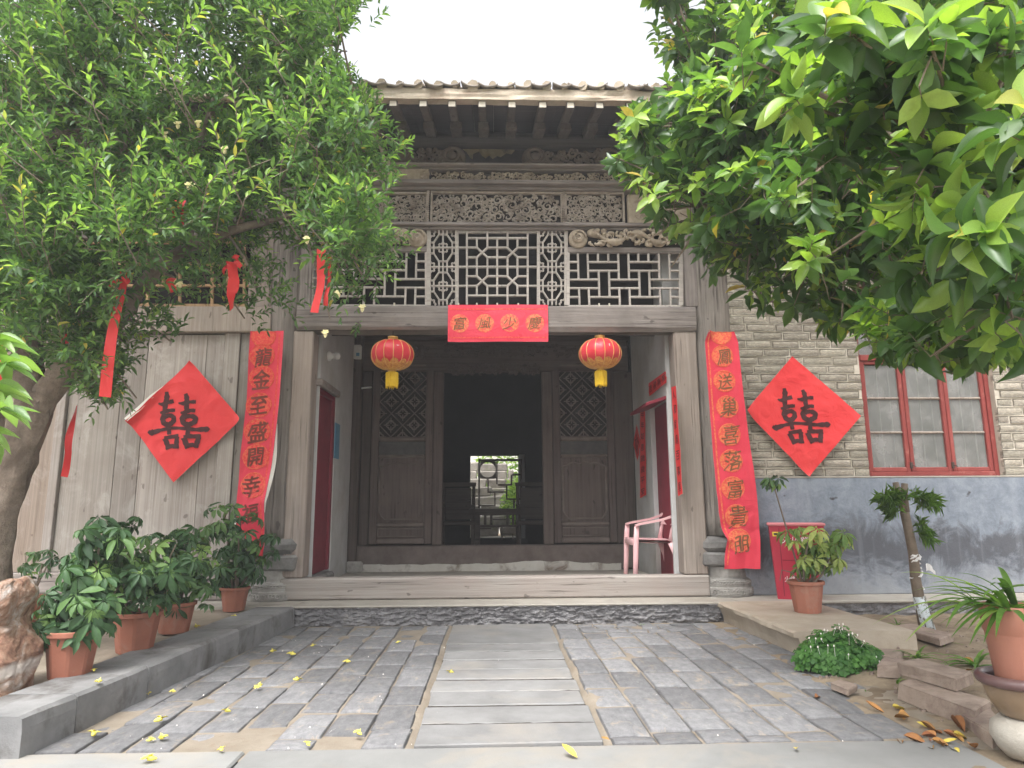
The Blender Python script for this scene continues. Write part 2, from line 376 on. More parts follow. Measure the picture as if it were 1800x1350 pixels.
    def build(s, name, mats, parent=None, smooth=False, base=False, **tags):
        V = np.array(s.v, dtype=float); org = (V.min(0) + V.max(0)) / 2
        if base: org[2] = V[:, 2].min()
        me, org = s.mesh(name, mats, smooth, org)
        return link(name, me, org, parent, **tags)

def link(name, me, loc, parent=None, M=None, **tags):
    o = bpy.data.objects.new(name, me); COL.objects.link(o); loc = Vector(loc)
    LOC[o.name] = loc
    rel = loc - (LOC[parent.name] if parent else Vector())
    if M is not None: o.matrix_basis = Matrix.Translation(rel) @ M
    else: o.location = rel
    if parent: o.parent = parent
    for k, v in tags.items(): o[k] = v
    return o
def thing(name, loc, label, category, group=None, kind=None):
    o = bpy.data.objects.new(name, None); COL.objects.link(o); o.location = loc; LOC[o.name] = Vector(loc); o.empty_display_size = .1
    if label: o['label'] = label
    if category: o['category'] = category
    if group: o['group'] = group
    if kind: o['kind'] = kind
    return o
def bx(name, mat, parent, x0, x1, y0, y1, z0, z1, bev=.005, **tags):
    m = MB(); m.box(x0, x1, y0, y1, z0, z1, bev); return m.build(name, mat, parent, **tags)
def fbm(x, y, z=0, o=4):
    return noise.fractal(Vector((x, y, z)), 1.0, 2.0, o)
def dup(root, loc, label=None, group=None):
    r = root.copy(); COL.objects.link(r); r.location = loc; LOC[r.name] = Vector(loc)
    if label: r['label'] = label
    if group: r['group'] = group
    for ch in list(root.children):
        c = ch.copy(); COL.objects.link(c); c.parent = r
        for gch in ch.children:
            d = gch.copy(); COL.objects.link(d); d.parent = c
    return r

# text and brush strokes -> flat print that follows the sheet below it
GLYPH = {}
def glyph(ch, bold=.0):
    if ch not in GLYPH:
        c = bpy.data.curves.new('tmp', 'FONT'); c.body = ch; c.offset = bold; c.resolution_u = 3
        o = bpy.data.objects.new('tmp', c); COL.objects.link(o)
        dg = bpy.context.evaluated_depsgraph_get(); me = bpy.data.meshes.new_from_object(o.evaluated_get(dg))
        V = np.array([v.co[:] for v in me.vertices]); F = [tuple(p.vertices) for p in me.polygons]
        bpy.data.objects.remove(o); bpy.data.curves.remove(c); bpy.data.meshes.remove(me)
        if len(V):
            V = V[:, :2]; V = (V - (V.min(0) + V.max(0)) / 2) / max((V.max(0) - V.min(0)).max(), 1e-3)
        GLYPH[ch] = (V, F)
    return GLYPH[ch]
def brush(mb, pts, ws, place, off=0.0):
    pts = [Vector((p[0], p[1])) for p in pts]; dn = []; dw = []
    for i in range(len(pts) - 1):                       # Catmull-Rom smoothing
        p0, p1, p2, p3 = pts[max(i - 1, 0)], pts[i], pts[i + 1], pts[min(i + 2, len(pts) - 1)]
        for k in range(4):
            t = k / 4; q = .5 * ((2 * p1) + (p2 - p0) * t + (2 * p0 - 5 * p1 + 4 * p2 - p3) * t * t + (3 * p1 - p0 - 3 * p2 + p3) * t ** 3)
            dn.append(q); dw.append(ws[i] * (1 - t) + ws[i + 1] * t)
    dn.append(pts[-1]); dw.append(ws[-1]); vs = []; fs = []
    for i, p in enumerate(dn):
        d = (dn[min(i + 1, len(dn) - 1)] - dn[max(i - 1, 0)]).normalized(); n = Vector((-d.y, d.x)); w_ = dw[i] * (1 + .12 * sin(i * 2.1))
        for sgn in (-1, 1): vs.append(place(p.x + n.x * w_ * sgn, p.y + n.y * w_ * sgn, off))
    for i in range(len(dn) - 1): fs.append((2 * i, 2 * i + 2, 2 * i + 3, 2 * i + 1))
    mb.add(vs, fs)

# ================================================================== key planes
YS = atZ(880, 1098, 0).y                    # front of the platform step
ZP = atY(880, 1062, YS).z                   # top of the platform
YF = atZ(880, 1051, ZP).y                   # the facade
YI = 8.2                                    # inner door screen
YR = 12.0                                   # far wall of the dark hall
ZFL = atY(870, 1003, YI).z                  # porch floor
fx = lambda x, y, Y=None: atY(x, y, Y or YF).x
fz = lambda y, Y=None, x=870: atY(x, y, Y or YF).z

# ================================================================== GROUND
gm = MB(); gm.grid(24, 24, lambda u, v: (-120 + 240 * u, -120 + 240 * v, -.06))
gm.build('ground', 'soil', kind='structure')

court = thing('paved_courtyard', (0, 4, 0), None, None, kind='structure')
PXL, PXR = -.335, .475                       # the stone path
YFRONT = atZ(900, 1313, 0).y                 # edge of the cross slab in the foreground
sand = MB()
sand.grid(90, 70, lambda u, v: (-2.2 + 5.2 * u, YFRONT - .1 + (YS + .05 - YFRONT + .1) * v,
          -.0065 + .009 * fbm(u * 11, v * 11, 3.1, 5) - (.05 if PXL < -2.2 + 5.2 * u < PXR else 0)))
sand.build('sand_bed', 'paving_sand', court, smooth=True, kind='stuff')
kerb_x = lambda y: -1.645 - (YS - y) * .085
pav_mesh = []
for k in range(9):                            # nine worn paver shapes, unit plan size
    m = MB(); n = 5
    def top(u, v, k=k):
        e = min(u, 1 - u) * 5; e2 = min(v, 1 - v) * 8; edge = min(1, e * 2.2, e2 * 2.2)
        jx = .018 * fbm(v * 3, k * 5.1, 1); jy = .014 * fbm(u * 3, k * 7.7, 2)
        return (u - .5 + jx * (1 if u in (0, 1) else 0), v - .5 + jy * (1 if v in (0, 1) else 0), -.007 * (1 - edge) + .0035 * fbm(u * 2.3 + k, v * 2.3, k))
    us = [0, .05, .3, .7, .95, 1]
    P = [[Vector(top(u, v)) for u in us] for v in us]
    vs = [p for r in P for p in r]; fs = [(j * 6 + i, j * 6 + i + 1, j * 6 + i + 7, j * 6 + i + 6) for j in range(5) for i in range(5)]
    ring = [j for j in range(6)] + [j * 6 + 5 for j in range(1, 6)] + [30 + i for i in range(4, -1, -1)] + [j * 6 for j in range(4, 0, -1)]
    b0 = len(vs); vs += [Vector((vs[i].x, vs[i].y, -.05)) for i in ring]
    L = len(ring); fs += [(ring[i], b0 + i, b0 + (i + 1) % L, ring[(i + 1) % L]) for i in range(L)]
    m.add(vs, fs); me, _ = m.mesh('paver', 'paver', True, (0, 0, 0)); pav_mesh.append(me)
random.seed(21)
def paver_col(x0, x1, y_from, y_to, ofs, skip=lambda x, y: False):
    y = y_to + ofs
    while y > y_from - .05:
        ln = random.choice((.33, .36, .38, .42)) * random.uniform(.93, 1.07); ya = max(y - ln, y_from); yb = min(y, y_to)
        if yb - ya > .08:
            cx, cy = (x0 + x1) / 2, (ya + yb) / 2
            if not skip(cx, cy):
                sunk = random.random() < .05
                z = random.uniform(-.001, .006) - (.011 if sunk else 0)
                M = Euler((random.gauss(0, .007), random.gauss(0, .012), random.gauss(0, .015))).to_matrix().to_4x4() @ Matrix.Diagonal((x1 - x0 - random.uniform(.005, .012), yb - ya - random.uniform(.006, .016), 1, 1))
                link('paver', random.choice(pav_mesh), (cx + random.uniform(-.004, .004), cy, z), court, M)
        y -= ln
wcol = .193
for c in range(9):                            # left of the path, columns splay with the kerb
    x1 = PXL - .03 - c * wcol; x0 = x1 - wcol
    paver_col(x0, x1, YFRONT + .01, YS - .01, random.uniform(0, .3), lambda x, y: x + .06 < kerb_x(y) or (-1.1 < x < -.55 and y < YFRONT + .2 and random.random() < .5))
for c in range(8):
    x0 = PXR + .03 + c * wcol
    paver_col(x0, x0 + wcol, YFRONT + .01, YS - (.42 if 1 <= c <= 4 else .01), random.uniform(0, .3), lambda x, y: x > 1.97 or (x > 1.76 and y < 3.9))
for r in range(3):                            # small broken cobbles beside the step
    x = PXR + .03 + wcol
    while x < PXR + .03 + 5 * wcol - .05:
        wd = random.uniform(.13, .21)
        link('cobble', random.choice(pav_mesh), (x + wd / 2, YS - .07 - r * .125, random.uniform(-.004, .006)), court,
             Euler((random.gauss(0, .03), random.gauss(0, .03), random.gauss(0, .12))).to_matrix().to_4x4() @ Matrix.Diagonal((wd - .012, .115, 1, 1)))
        x += wd
ys = [YS - .012] + [atZ(880, y, 0).y for y in (1134, 1147, 1162, 1179, 1197, 1218, 1243, 1275, 1312)]
for i in range(len(ys) - 1):
    m = MB(); m.box(PXL + random.uniform(0, .015), PXR - random.uniform(0, .015), ys[i + 1] + random.uniform(.010, .015), ys[i] - random.uniform(.010, .015), -.06, .008 + random.uniform(-.003, .005), .005, jit=.003)
    m.build('path_slab', 'slab_stone', court)
    if i: m = MB(); m.grid(40, 2, lambda u, v: (PXL + .01 + (PXR - PXL - .02) * u, ys[i] - .018 + .036 * v, .0045 + .003 * fbm(u * 14, v * 3, i * 3.1, 3))); m.build('joint_dirt', 'joint_dirt', court)
xj = atZ(425, 1330, 0).x
for a, b in ((-2.4, xj - .006), (xj + .006, 1.95)):
    bx('cross_slab', 'front_slab', court, a, b, YFRONT - 1.1, YFRONT - .006, -.1, .004, .008)
bx('cross_slab', 'front_slab', court, -2.4, 1.95, YFRONT - 2.3, YFRONT - 1.112, -.1, .003, .008)

# ------------------------------------------------------------------ platform, kerb, bed
plat = thing('stone_platform', (0, YF, 0), None, None, kind='structure')
def rough(x0, x1, yf, z0, z1, nu, nv, seed, amp=.035):
    m = MB()
    def fn(u, v):
        x = x0 + (x1 - x0) * u; z = z0 + (z1 - z0) * v
        d = amp * .5 * fbm(x * 9 + seed, z * 40, seed, 6) + .009 * sin(v * 22 + 4 * fbm(x * 3.5, seed, 0, 5) * 3) * (1 - v * .5) + .02 * fbm(x * 26, z * 60, 4, 4)
        return (x, yf + d + .02 * (1 - v) - (.012 if v > .93 else 0), z)
    m.grid(nu, nv, fn); return m
rough(-1.66, 1.94, YS + .012, -.03, ZP - .016, 420, 26, 3.3).build('rough_riser', 'rough_stone', plat, smooth=False)
bx('platform_top', 'concrete', plat, -1.66, 1.94, YS - .012, YF + .9, ZP - .02, ZP, .008)
yr0 = atY(1600, 1052, YF).y - .36
rough(1.94, 6, yr0 + .02, -.1, ZP + .0 - .03, 160, 12, 8.1, .03).build('rough_riser', 'rough_stone', plat)
bx('platform_top', 'concrete', plat, 1.941, 6, yr0, YF + .9, ZP - .028, ZP - .001, .008)
bx('platform_top', 'concrete', plat, -6, -1.661, YF - .34, YF + .9, 0, ZP - .002, .008)
kerb = thing('stone_kerb', (-1.8, 4.5, 0), None, None, kind='structure')
cuts = [YS - .02, atZ(416, 1105, ZP).y, atZ(290, 1169, ZP).y, atZ(174, 1219, ZP).y, 3.0]
for i in range(4):
    ya, yb = cuts[i + 1] + .005, cuts[i] - .005; xa, xb = kerb_x(ya), kerb_x(yb)
    m = MB(); vs = []
    n = 8
    def fn(u, v, ya=ya, yb=yb):                 # swept cross-section with a worn arris
        y = ya + (yb - ya) * u; prof = [(0, -.05), (0, .11), (-.004, .150), (-.02, .164), (-.16, .166), (-.315, .164), (-.325, .15), (-.325, -.05)]
        px, pz = prof[round(v * 7)]
        return (kerb_x(y) + px + .006 * fbm(y * 4, v * 3, i, 3) * (1 if px > -.1 else 0), y, pz + .004 * fbm(y * 5, v * 6, i + 7, 3))
    m.grid(14, 7, fn, flip=True)
    for u in (0, 1):
        pr = [fn(u, k / 7) for k in range(8)]; m.add(pr, [tuple(range(8)) if u == 1 else tuple(range(7, -1, -1))])
    m.build('kerb_block', 'kerb_stone', kerb)
bm_ = MB(); bm_.grid(60, 50, lambda u, v: (-5.5 + (kerb_x(3.0 + 3.1 * v) - .3 + 5.5) * u, 2.4 + 3.68 * v, ZP - .03 + .012 * fbm(u * 16, v * 16, 1, 4)))
bm_.build('planting_bed', 'bed_soil', smooth=True, kind='structure')

# concrete pad on the right, planting ground beyond
pad = thing('concrete_pad', (2.4, 5.2, 0), None, None, kind='structure')
x_l0, x_l1 = atZ(1272, 1062, ZP).x, atZ(1422, 1120, ZP).x; yp = 4.62
m = MB(); NP = 44
def padp(u, v):
    y = yp + (yr0 - .004 - yp) * u; xl = x_l1 + (x_l0 - x_l1) * u
    prof = [(0 + .05, -.05), (.035, .05), (.01, .125), (-.012, .128), (-.012, ZP - .012), (.006, ZP - .001), (.3, ZP), (.78, ZP - .002), (.80, ZP - .03), (.80, -.05)]
    px, pz = prof[round(v * 9)]; return (xl + px + (.016 * fbm(y * 3.5, v * 5, 5, 4) if v < .5 else .004 * fbm(y * 5, v * 3, 2, 3)), y, pz + .004 * fbm(y * 6, v * 7, 2))
m.grid(NP, 9, padp)
m.add([padp(0, k / 9) for k in range(10)], [tuple(range(10))])
m.build('pad_body', 'concrete_pad', pad)
gm = MB()
def gfn(u, v):
    x = 1.72 + 4.4 * u; y = 2.2 + (yr0 + .1 - 2.2) * v
    h = .05 * min(1, max(0, (x - 1.95 - max(0, (4.2 - y)) * .22) / .5)) + .02 * fbm(x * 3, y * 3, 2, 5) + .012 * fbm(x * 9, y * 9, 4, 4)
    return (x, y, h - .008 - (.03 if x < 1.8 else 0))
gm.grid(110, 110, gfn); gm.build('garden_soil', 'soil', smooth=True, kind='structure')
def soil_z(x, y):
    return .05 * min(1, max(0, (x - 1.95 - max(0, (4.2 - y)) * .22) / .5)) + .02 * fbm(x * 3, y * 3, 2, 5) + .012 * fbm(x * 9, y * 9, 4, 4) - .008

# ================================================================== HOUSE
H = thing('courtyard_house', (0, YF, ZP), 'old grey timber and brick courtyard house with carved entrance porch behind the two trees', 'house')
Z = dict(sill_t=fz(1013), sill_b=fz(1050), beam_b=fz(583), beam_t=fz(540), lat_t=fz(405), cp_b=fz(395), cp_t=fz(338), fr_b=fz(325), fr_t=fz(303), sc_b=fz(298), sc_t=fz(255))
XL0, XL1, XR0, XR1 = -1.88, -1.69, 1.735, 1.955     # porch posts
# posts, sill, beam
for a, b in ((XL0, XL1), (XR0, XR1)):
    bx('door_post', 'wood_post', H, a, b, YF - .045, YF + .16, Z['sill_t'] + .002, Z['beam_b'] - .002, .012)
m = MB(); m.box(XL0 - .01, XR1 - .0, YF - .07, YF + .10, ZP + .004, Z['sill_t'], .014); m.build('door_sill', 'wood_sill', H)
m = MB()
def beamf(u, v):
    x = XL0 + .03 + (XR1 - .03 - XL0) * u; pr = [(-.05, .006), (-.075, .03), (-.08, .12), (-.075, .215), (-.055, .236), (.14, .236), (.14, .0)]
    py, pz = pr[round(v * 6)]; return (x, YF + py + .006 * fbm(x * 2, v * 5, 1, 4), Z['beam_b'] + pz * (Z['beam_t'] - Z['beam_b']) / .24 + .006 * fbm(x * 1.3, 4 + v, 2) - (.012 if v == 0 else 0) * (1 + sin(x * 1.5)))
m.grid(50, 6, beamf, flip=True)
for u in (0, 1): m.add([beamf(u, k / 6) for k in range(7)], [tuple(range(7))])
m.build('lintel_beam', 'wood_grey_x', H)
# columns and their stone bases
def column(x, r, zb, zt):
    m = MB(); seg = 26
    m.lathe([(r * (1 + .015 * sin(j * 1.7)), zb + (zt - zb) * j / seg) for j in range(seg + 1)], (x, YF + .13, 0), 28, rfun=lambda t, j: 1 + .018 * fbm(cos(t) * 4, sin(t) * 4, j * .25, 4), capt=True, capb=True)
    m.build('column', 'wood_column', H, smooth=True)
XCL, XCR = -1.985, 2.135
zcb = fz(945, YF - .05)
column(XCL, .185, zcb + .003, fz(300)); column(XCR, .205, zcb + .003, fz(300))
def colbase(x, sgn):
    zb = ZP; bz = lambda y: fz(y, YF - .1)
    s = MB(); s.box(x - .235, x + .235, YF - .10, YF + .3, bz(1000), bz(975) - .002, .02, jit=.01); s.build('base_course', 'base_brick', H)
    s = MB(); s.box(x - .225, x + .225, YF - .09, YF + .3, bz(975), zcb, .05, jit=.008); s.build('base_course', 'base_brick', H)
    # carved drum stone with two bands of relief
    s = MB(); prof = [(.30, 0), (.31, .02), (.305, .075), (.29, .085), (.293, .10), (.28, .15), (.25, .165), (.25, .19), (.235, bz(1000) - zb - .004)]
    prof = [(r_ * .86, min(z_, bz(1000) - zb - .004)) for r_, z_ in prof]
    s.lathe(prof, (x, YF + .13, zb + .001), 64, rfun=lambda t, j: 1 + (.02 * sin(t * 24) * (1 if j in (1, 2) else 0)) + .02 * fbm(cos(t) * 8, sin(t) * 8, j, 4), capt=True)
    o = s.build('column_base', 'base_stone', H)
    s = MB(); random.seed(5)
    for k in range(30):
        t = -pi * k / 29
        for rr, zz, hh in ((.262, .045, .022), (.247, .125, .016)):
            cx, cy = x + rr * cos(t), YF + .13 + rr * sin(t); pts = []
            for q in range(7):
                a = q * .9 + k; pts.append((cx + hh * .9 * cos(a) * -sin(t), cy + hh * .9 * cos(a) * cos(t) - .004, zb + zz + hh * (1 - q * .09) * sin(a)))
            s.tube(pts, .006, 4)
    s.build('base_carving', 'base_stone', o, kind='stuff')
colbase(XCL, -1); colbase(XCR, 1)

# ---- lattice work
def bar2(parent, name, p, q, wd, dp, y, mat):
    p, q = Vector((p[0], 0, p[1])), Vector((q[0], 0, q[1])); d = q - p; L = d.length
    if L < .004: return
    m = MB(); m.box(-wd / 2, wd / 2, -dp / 2, dp / 2, -L / 2, L / 2, .003)
    a = math.atan2(d.x, d.z)
    link(name, m.mesh(name, mat, False, (0, 0, 0))[0], ((p.x + q.x) / 2, y + random.uniform(-.0015, .0015), (p.z + q.z) / 2), parent, Matrix.Rotation(a, 4, 'Y'))
def lat_origin(name, c): return thing(name, c, None, None) 
def sub_empty(name, c):
    o = bpy.data.objects.new(name, None); COL.objects.link(o); o.parent = H; o.location = Vector(c) - LOC[H.name]; LOC[o.name] = Vector(c); return o
YL = YF + .02
def P(u, v): q = atY(740 + u / 6.667, 395 + v / 6.667, YL); return (q.x, q.z)
LC = sub_empty('lattice_panel', (P(900, 500)[0], YL, P(900, 500)[1]))
WB = .020
def L_(u0, v0, u1, v1, wd=WB, mt='wood_lattice'): bar2(LC, 'lattice_bar', P(u0, v0), P(u1, v1), wd, .032 + random.uniform(-.003, .003), YL, mt)
for u in (88, 1700): L_(u, 62, u - 0, 950, .034)
for u in (428, 1372): L_(u, 70, u, 945, .024)
for u in (538, 1250, 893): L_(u, 80 if u != 893 else 170, u, 945 if u != 893 else 835)
for u in (778, 1014): L_(u, 80, u, 268); L_(u, 385, u, 605); L_(u, 720, u, 945)
for u in (655, 1130): L_(u, 165, u, 268); L_(u, 388, u, 605); L_(u, 722, u, 833)
L_(430, 90, 1370, 90, .024); L_(545, 160, 1245, 160); L_(545, 833, 1245, 833); L_(428, 497, 1372, 497)
for v in (272, 720): L_(428, v, 652, v); L_(780, v, 1012, v); L_(1132, v, 1372, v)
for v in (385, 607): L_(545, v, 652, v); L_(780, v, 1012, v); L_(1132, v, 1248, v)
for cu in (717, 1072):
    for cv in (329, 664):
        L_(cu - 62, cv - 57, cu + 62, cv + 57); L_(cu + 62, cv - 57, cu - 62, cv + 57, WB * .96)
for s_, c in ((1, 258), (1, 1536)):
    D = lambda *a, wd=.016: L_(c + a[0], a[1], c + a[2], a[3], wd)
    D(0, 70, 0, 945); 
    for e in (-1, 1):
        D(e * 150, 70, e * 150, 945, wd=.014)
        D(e * 47, 70, e * 47, 118); D(e * 47, 432, e * 47, 562); D(e * 47, 885, e * 47, 945)
        for (a, b) in ((118, 0), (562, 1)):
            D(e * 47, a, e * 108, a + 92); D(e * 108, a + 92, e * 108, a + 222); D(e * 108, a + 222, e * 47, a + 314)
        for v in (210, 338, 655, 785): D(e * 108, v, e * 150, v, wd=.013)
    for v in (118, 432, 562, 885): D(-47, v, 47, v)
    for v in (272, 497, 720): D(-160, v, 160, v)
    for (du, v, full) in ((0, 272, 1), (0, 720, 1), (-150, 497, 0), (150, 497, 0), (-150, 85, 0), (150, 85, 0), (-150, 930, 0), (150, 930, 0)):
        t0, t1 = (0, 2 * pi) if full else ((-pi / 2, pi / 2) if du < 0 else (pi / 2, 3 * pi / 2))
        pts = []
        for k in range(37):
            t = t0 + (t1 - t0) * k / 36; r = 56 + 9 * cos(8 * t); vv = v + r * sin(t)
            if 66 < vv < 945: q = P(c + du + r * cos(t), vv); pts.append((q[0], YL, q[1]))
        m = MB(); m.tube(pts, .0085, 5); m.build('lattice_flower', 'wood_lattice', LC)
# side panels: basket-weave bars
def side_lattice(mir):
    def P2(u, v):
        px = 990 + u / 6.43; q = atY(px, 390 + v / 6.43, YL); return ((q.x if not mir else 2 * MX - q.x), q.z)
    MX = (P(88, 500)[0] + P(1700, 500)[0]) / 2
    c = P2(700, 650); A = sub_empty('lattice_panel', (c[0], YL, c[1]))
    def B(u0, v0, u1, v1, wd=.019): bar2(A, 'lattice_bar', P2(u0, v0), P2(u1, v1), wd, .03 + random.uniform(-.002, .002), YL, 'wood_lattice')
    a0, a1 = P2(48, 290), P2(1340, 360); x0, x1 = sorted((a0[0], a1[0]))
    m = MB(); m.box(x0, x1, YL - .02, YL + .03, a1[1], a0[1], .006); m.build('lattice_rail', 'wood_grey_x', A)
    B(55, 350, 55, 950, .03); B(1330, 360, 1330, 950, .045); B(50, 955, 1335, 955, .02)
    U = [165, 275, 392, 508, 620, 735, 848, 962, 1078, 1195]; V = [456, 555, 655, 752, 852]
    top, bot = 362, 950
    for k, u in enumerate(U):                 # verticals
        if k in (0, 1, 4, 5, 8, 9): B(u, top, u + 8, V[2]); B(u + 12, V[3], u + 20, bot)
        elif k in (2, 3, 6, 7): B(u, top, u, V[0]); B(u + 8, V[1], u + 16, V[4])
    for (a, b) in ((55, 165), (275, 620), (735, 1078), (1195, 1325)): B(a, V[0], b, V[0]); B(a, V[1], b, V[1])
    for (a, b) in ((60, 400), (520, 855), (970, 1330)): B(a, V[2], b, V[2]); B(a, V[3], b, V[3])
    for (a, b) in ((60, 178), (290, 632), (750, 1090), (1205, 1330)): B(a, V[4], b, V[4])
    return x0, x1
side_lattice(False); side_lattice(True)
for px in (806, 838, 874, 911, 1053, 1071, 693):   # short peg stubs on the beam
    q = atY(px, 539, YF - .02); m = MB(); m.box(q.x - .008, q.x + .008, YF - .03, YF - .012, Z['beam_t'], Z['beam_t'] + .035, .003); m.build('peg', 'wood_rafter_end', H)
bx('upright_block', 'wood_grey_z', H, fx(1203, 500), fx(1224, 500), YF - .03, YF + .06, Z['beam_t'] + .002, Z['lat_t'] - .01, .006)
bx('upright_block', 'wood_grey_z', H, fx(528, 500), fx(548, 500), YF - .03, YF + .06, Z['beam_t'] + .002, Z['lat_t'] - .01, .006)
bx('shade_backing', 'void_shade', H, -2.3, 2.4, YF + .55, YF + .58, Z['beam_b'] + .1, 4.6, .0)  # dark board added where only unlit space lies behind the lattice

# ---- carving
def scrolls(mb, x0, x1, z0, z1, y, n, r0, r1, th, seed, depth=.02):
    rd = random.Random(seed); done = []
    for tries in range(n * 12):
        if len(done) >= n: break
        r = rd.uniform(r0, r1); x = rd.uniform(x0 + r, x1 - r); z = rd.uniform(z0 + r, z1 - r)
        if any((x - a) ** 2 + (z - b) ** 2 < ((r + c) * .74) ** 2 for a, b, c in done): continue
        done.append((x, z, r)); a0 = rd.uniform(0, 6.28); d = rd.choice((-1, 1)); turns = rd.uniform(.9, 1.5); pts = []; rad = []
        yy = y - rd.uniform(0, depth)
        for k in range(13):
            t = k / 12; a = a0 + d * turns * 6.28 * t; q = r * (1 - .72 * t)
            pts.append((x + q * cos(a), yy - .012 * sin(t * pi), z + q * sin(a))); rad.append(th * (.55 + .75 * sin(min(1, t * 1.15) * pi * .9)))
        mb.tube(pts, rad, 5)
        for e in range(3):                     # leaf sprays leaving the scroll
            a = a0 + rd.uniform(0, 6.28); L = r * rd.uniform(.8, 1.5); b = a + rd.uniform(.5, 1.1) * d
            p0 = Vector((x + r * .9 * cos(a), yy, z + r * .9 * sin(a))); pts = [p0 + Vector((L * t * cos(b + d * t * 1.2), -.01 * sin(t * 3), L * t * sin(b + d * t * 1.2))) for t in (0, .25, .5, .75, 1)]
            pts = [p for p in pts if x0 < p.x < x1 and z0 < p.z < z1]
            if len(pts) > 2: mb.tube(pts, [th * q for q in (.7, 1.25, 1.3, .9, .3)][:len(pts)], 5)
def carved(px0, py0, px1, py1, Y, n, r, th, seed, frame=.022, mat='carved_wood'):
    a, b = atY(px0, py1, Y), atY(px1, py0, Y); x0, x1, z0, z1 = a.x, b.x, a.z, b.z
    m = MB(); m.box(x0, x1, Y + .04, Y + .06, z0, z1, .002); o = m.build('carved_panel', 'recess_shade', H)
    f = frame
    if f:
        for q in ((x0, x1, z0, z0 + f), (x0, x1, z1 - f, z1), (x0, x0 + f, z0 + f + .001, z1 - f - .001), (x1 - f, x1, z0 + f + .001, z1 - f - .001)):
            mm = MB(); mm.box(q[0], q[1], Y - .015, Y + .038, q[2], q[3], .006); mm.build('panel_frame', mat, o)
    m = MB(); scrolls(m, x0 + f, x1 - f, z0 + f, z1 - f, Y + .03, n, r[0], r[1], th, seed)
    m.build('carving', mat, o, smooth=True, kind='stuff')
    return o
YC = YF + .0
carved(756, 338, 989, 395, YC, 150, (.022, .05), .0085, 1)
carved(993, 338, 1097, 394, YC, 95, (.016, .034), .0065, 2)
carved(652, 338, 752, 394, YC, 90, (.016, .036), .0065, 3)
carved(520, 338, 648, 394, YC, 50, (.02, .036), .0075, 13)
bx('panel_frame', 'carved_wood_warm', H, fx(1103, 366), fx(1225, 366), YC - .01, YC + .05, fz(392), fz(340), .01)
m = MB(); scrolls(m, fx(1115, 366), fx(1160, 366), fz(386), fz(346), YC - .006, 20, .012, .022, .005, 9, .003); m.build('carving', 'carved_wood_warm', H, smooth=True, kind='stuff')
for u in (752, 990):                            # twisted edge mouldings
    m = MB(); x = fx(u, 366); pts = [(x + .010 * cos(k * 1.6), YC - .02 + .010 * sin(k * 1.6), fz(395) + (fz(338) - fz(395)) * k / 60) for k in range(61)]
    m.tube(pts, .011, 5); m.build('rope_moulding', 'carved_wood', H, smooth=True)
carved(757, 304, 1190, 324, YF - .06, 150, (.014, .032), .0065, 4, 0, 'carved_wood_warm')
bx('frieze_board', 'carved_wood_warm', H, fx(560, 314), fx(755, 314), YF - .07, YF - .02, fz(323), fz(304), .004)
m = MB(); scrolls(m, fx(738, 314), fx(757, 314), fz(322), fz(305), YF - .065, 8, .012, .02, .006, 6, .004); m.build('carving', 'carved_wood_warm', H, kind='stuff')
def ledge(py0, py1, yfront, mat='carved_wood', x0=-2.75, x1=2.5):
    m = MB(); za, zb = fz(py1), fz(py0); h = zb - za
    m.box(x0, x1, YF - yfront, YF + .09, za + h * .45, zb, .006); m.box(x0 + .004, x1 - .004, YF - yfront * .45, YF + .088, za, za + h * .44, .006)
    m.build('cornice', mat, H)
ledge(325, 337, .12, 'wood_grey_x'); ledge(297, 303, .13, 'wood_grey_x')
ledge(395, 405, .07, 'wood_grey_x')
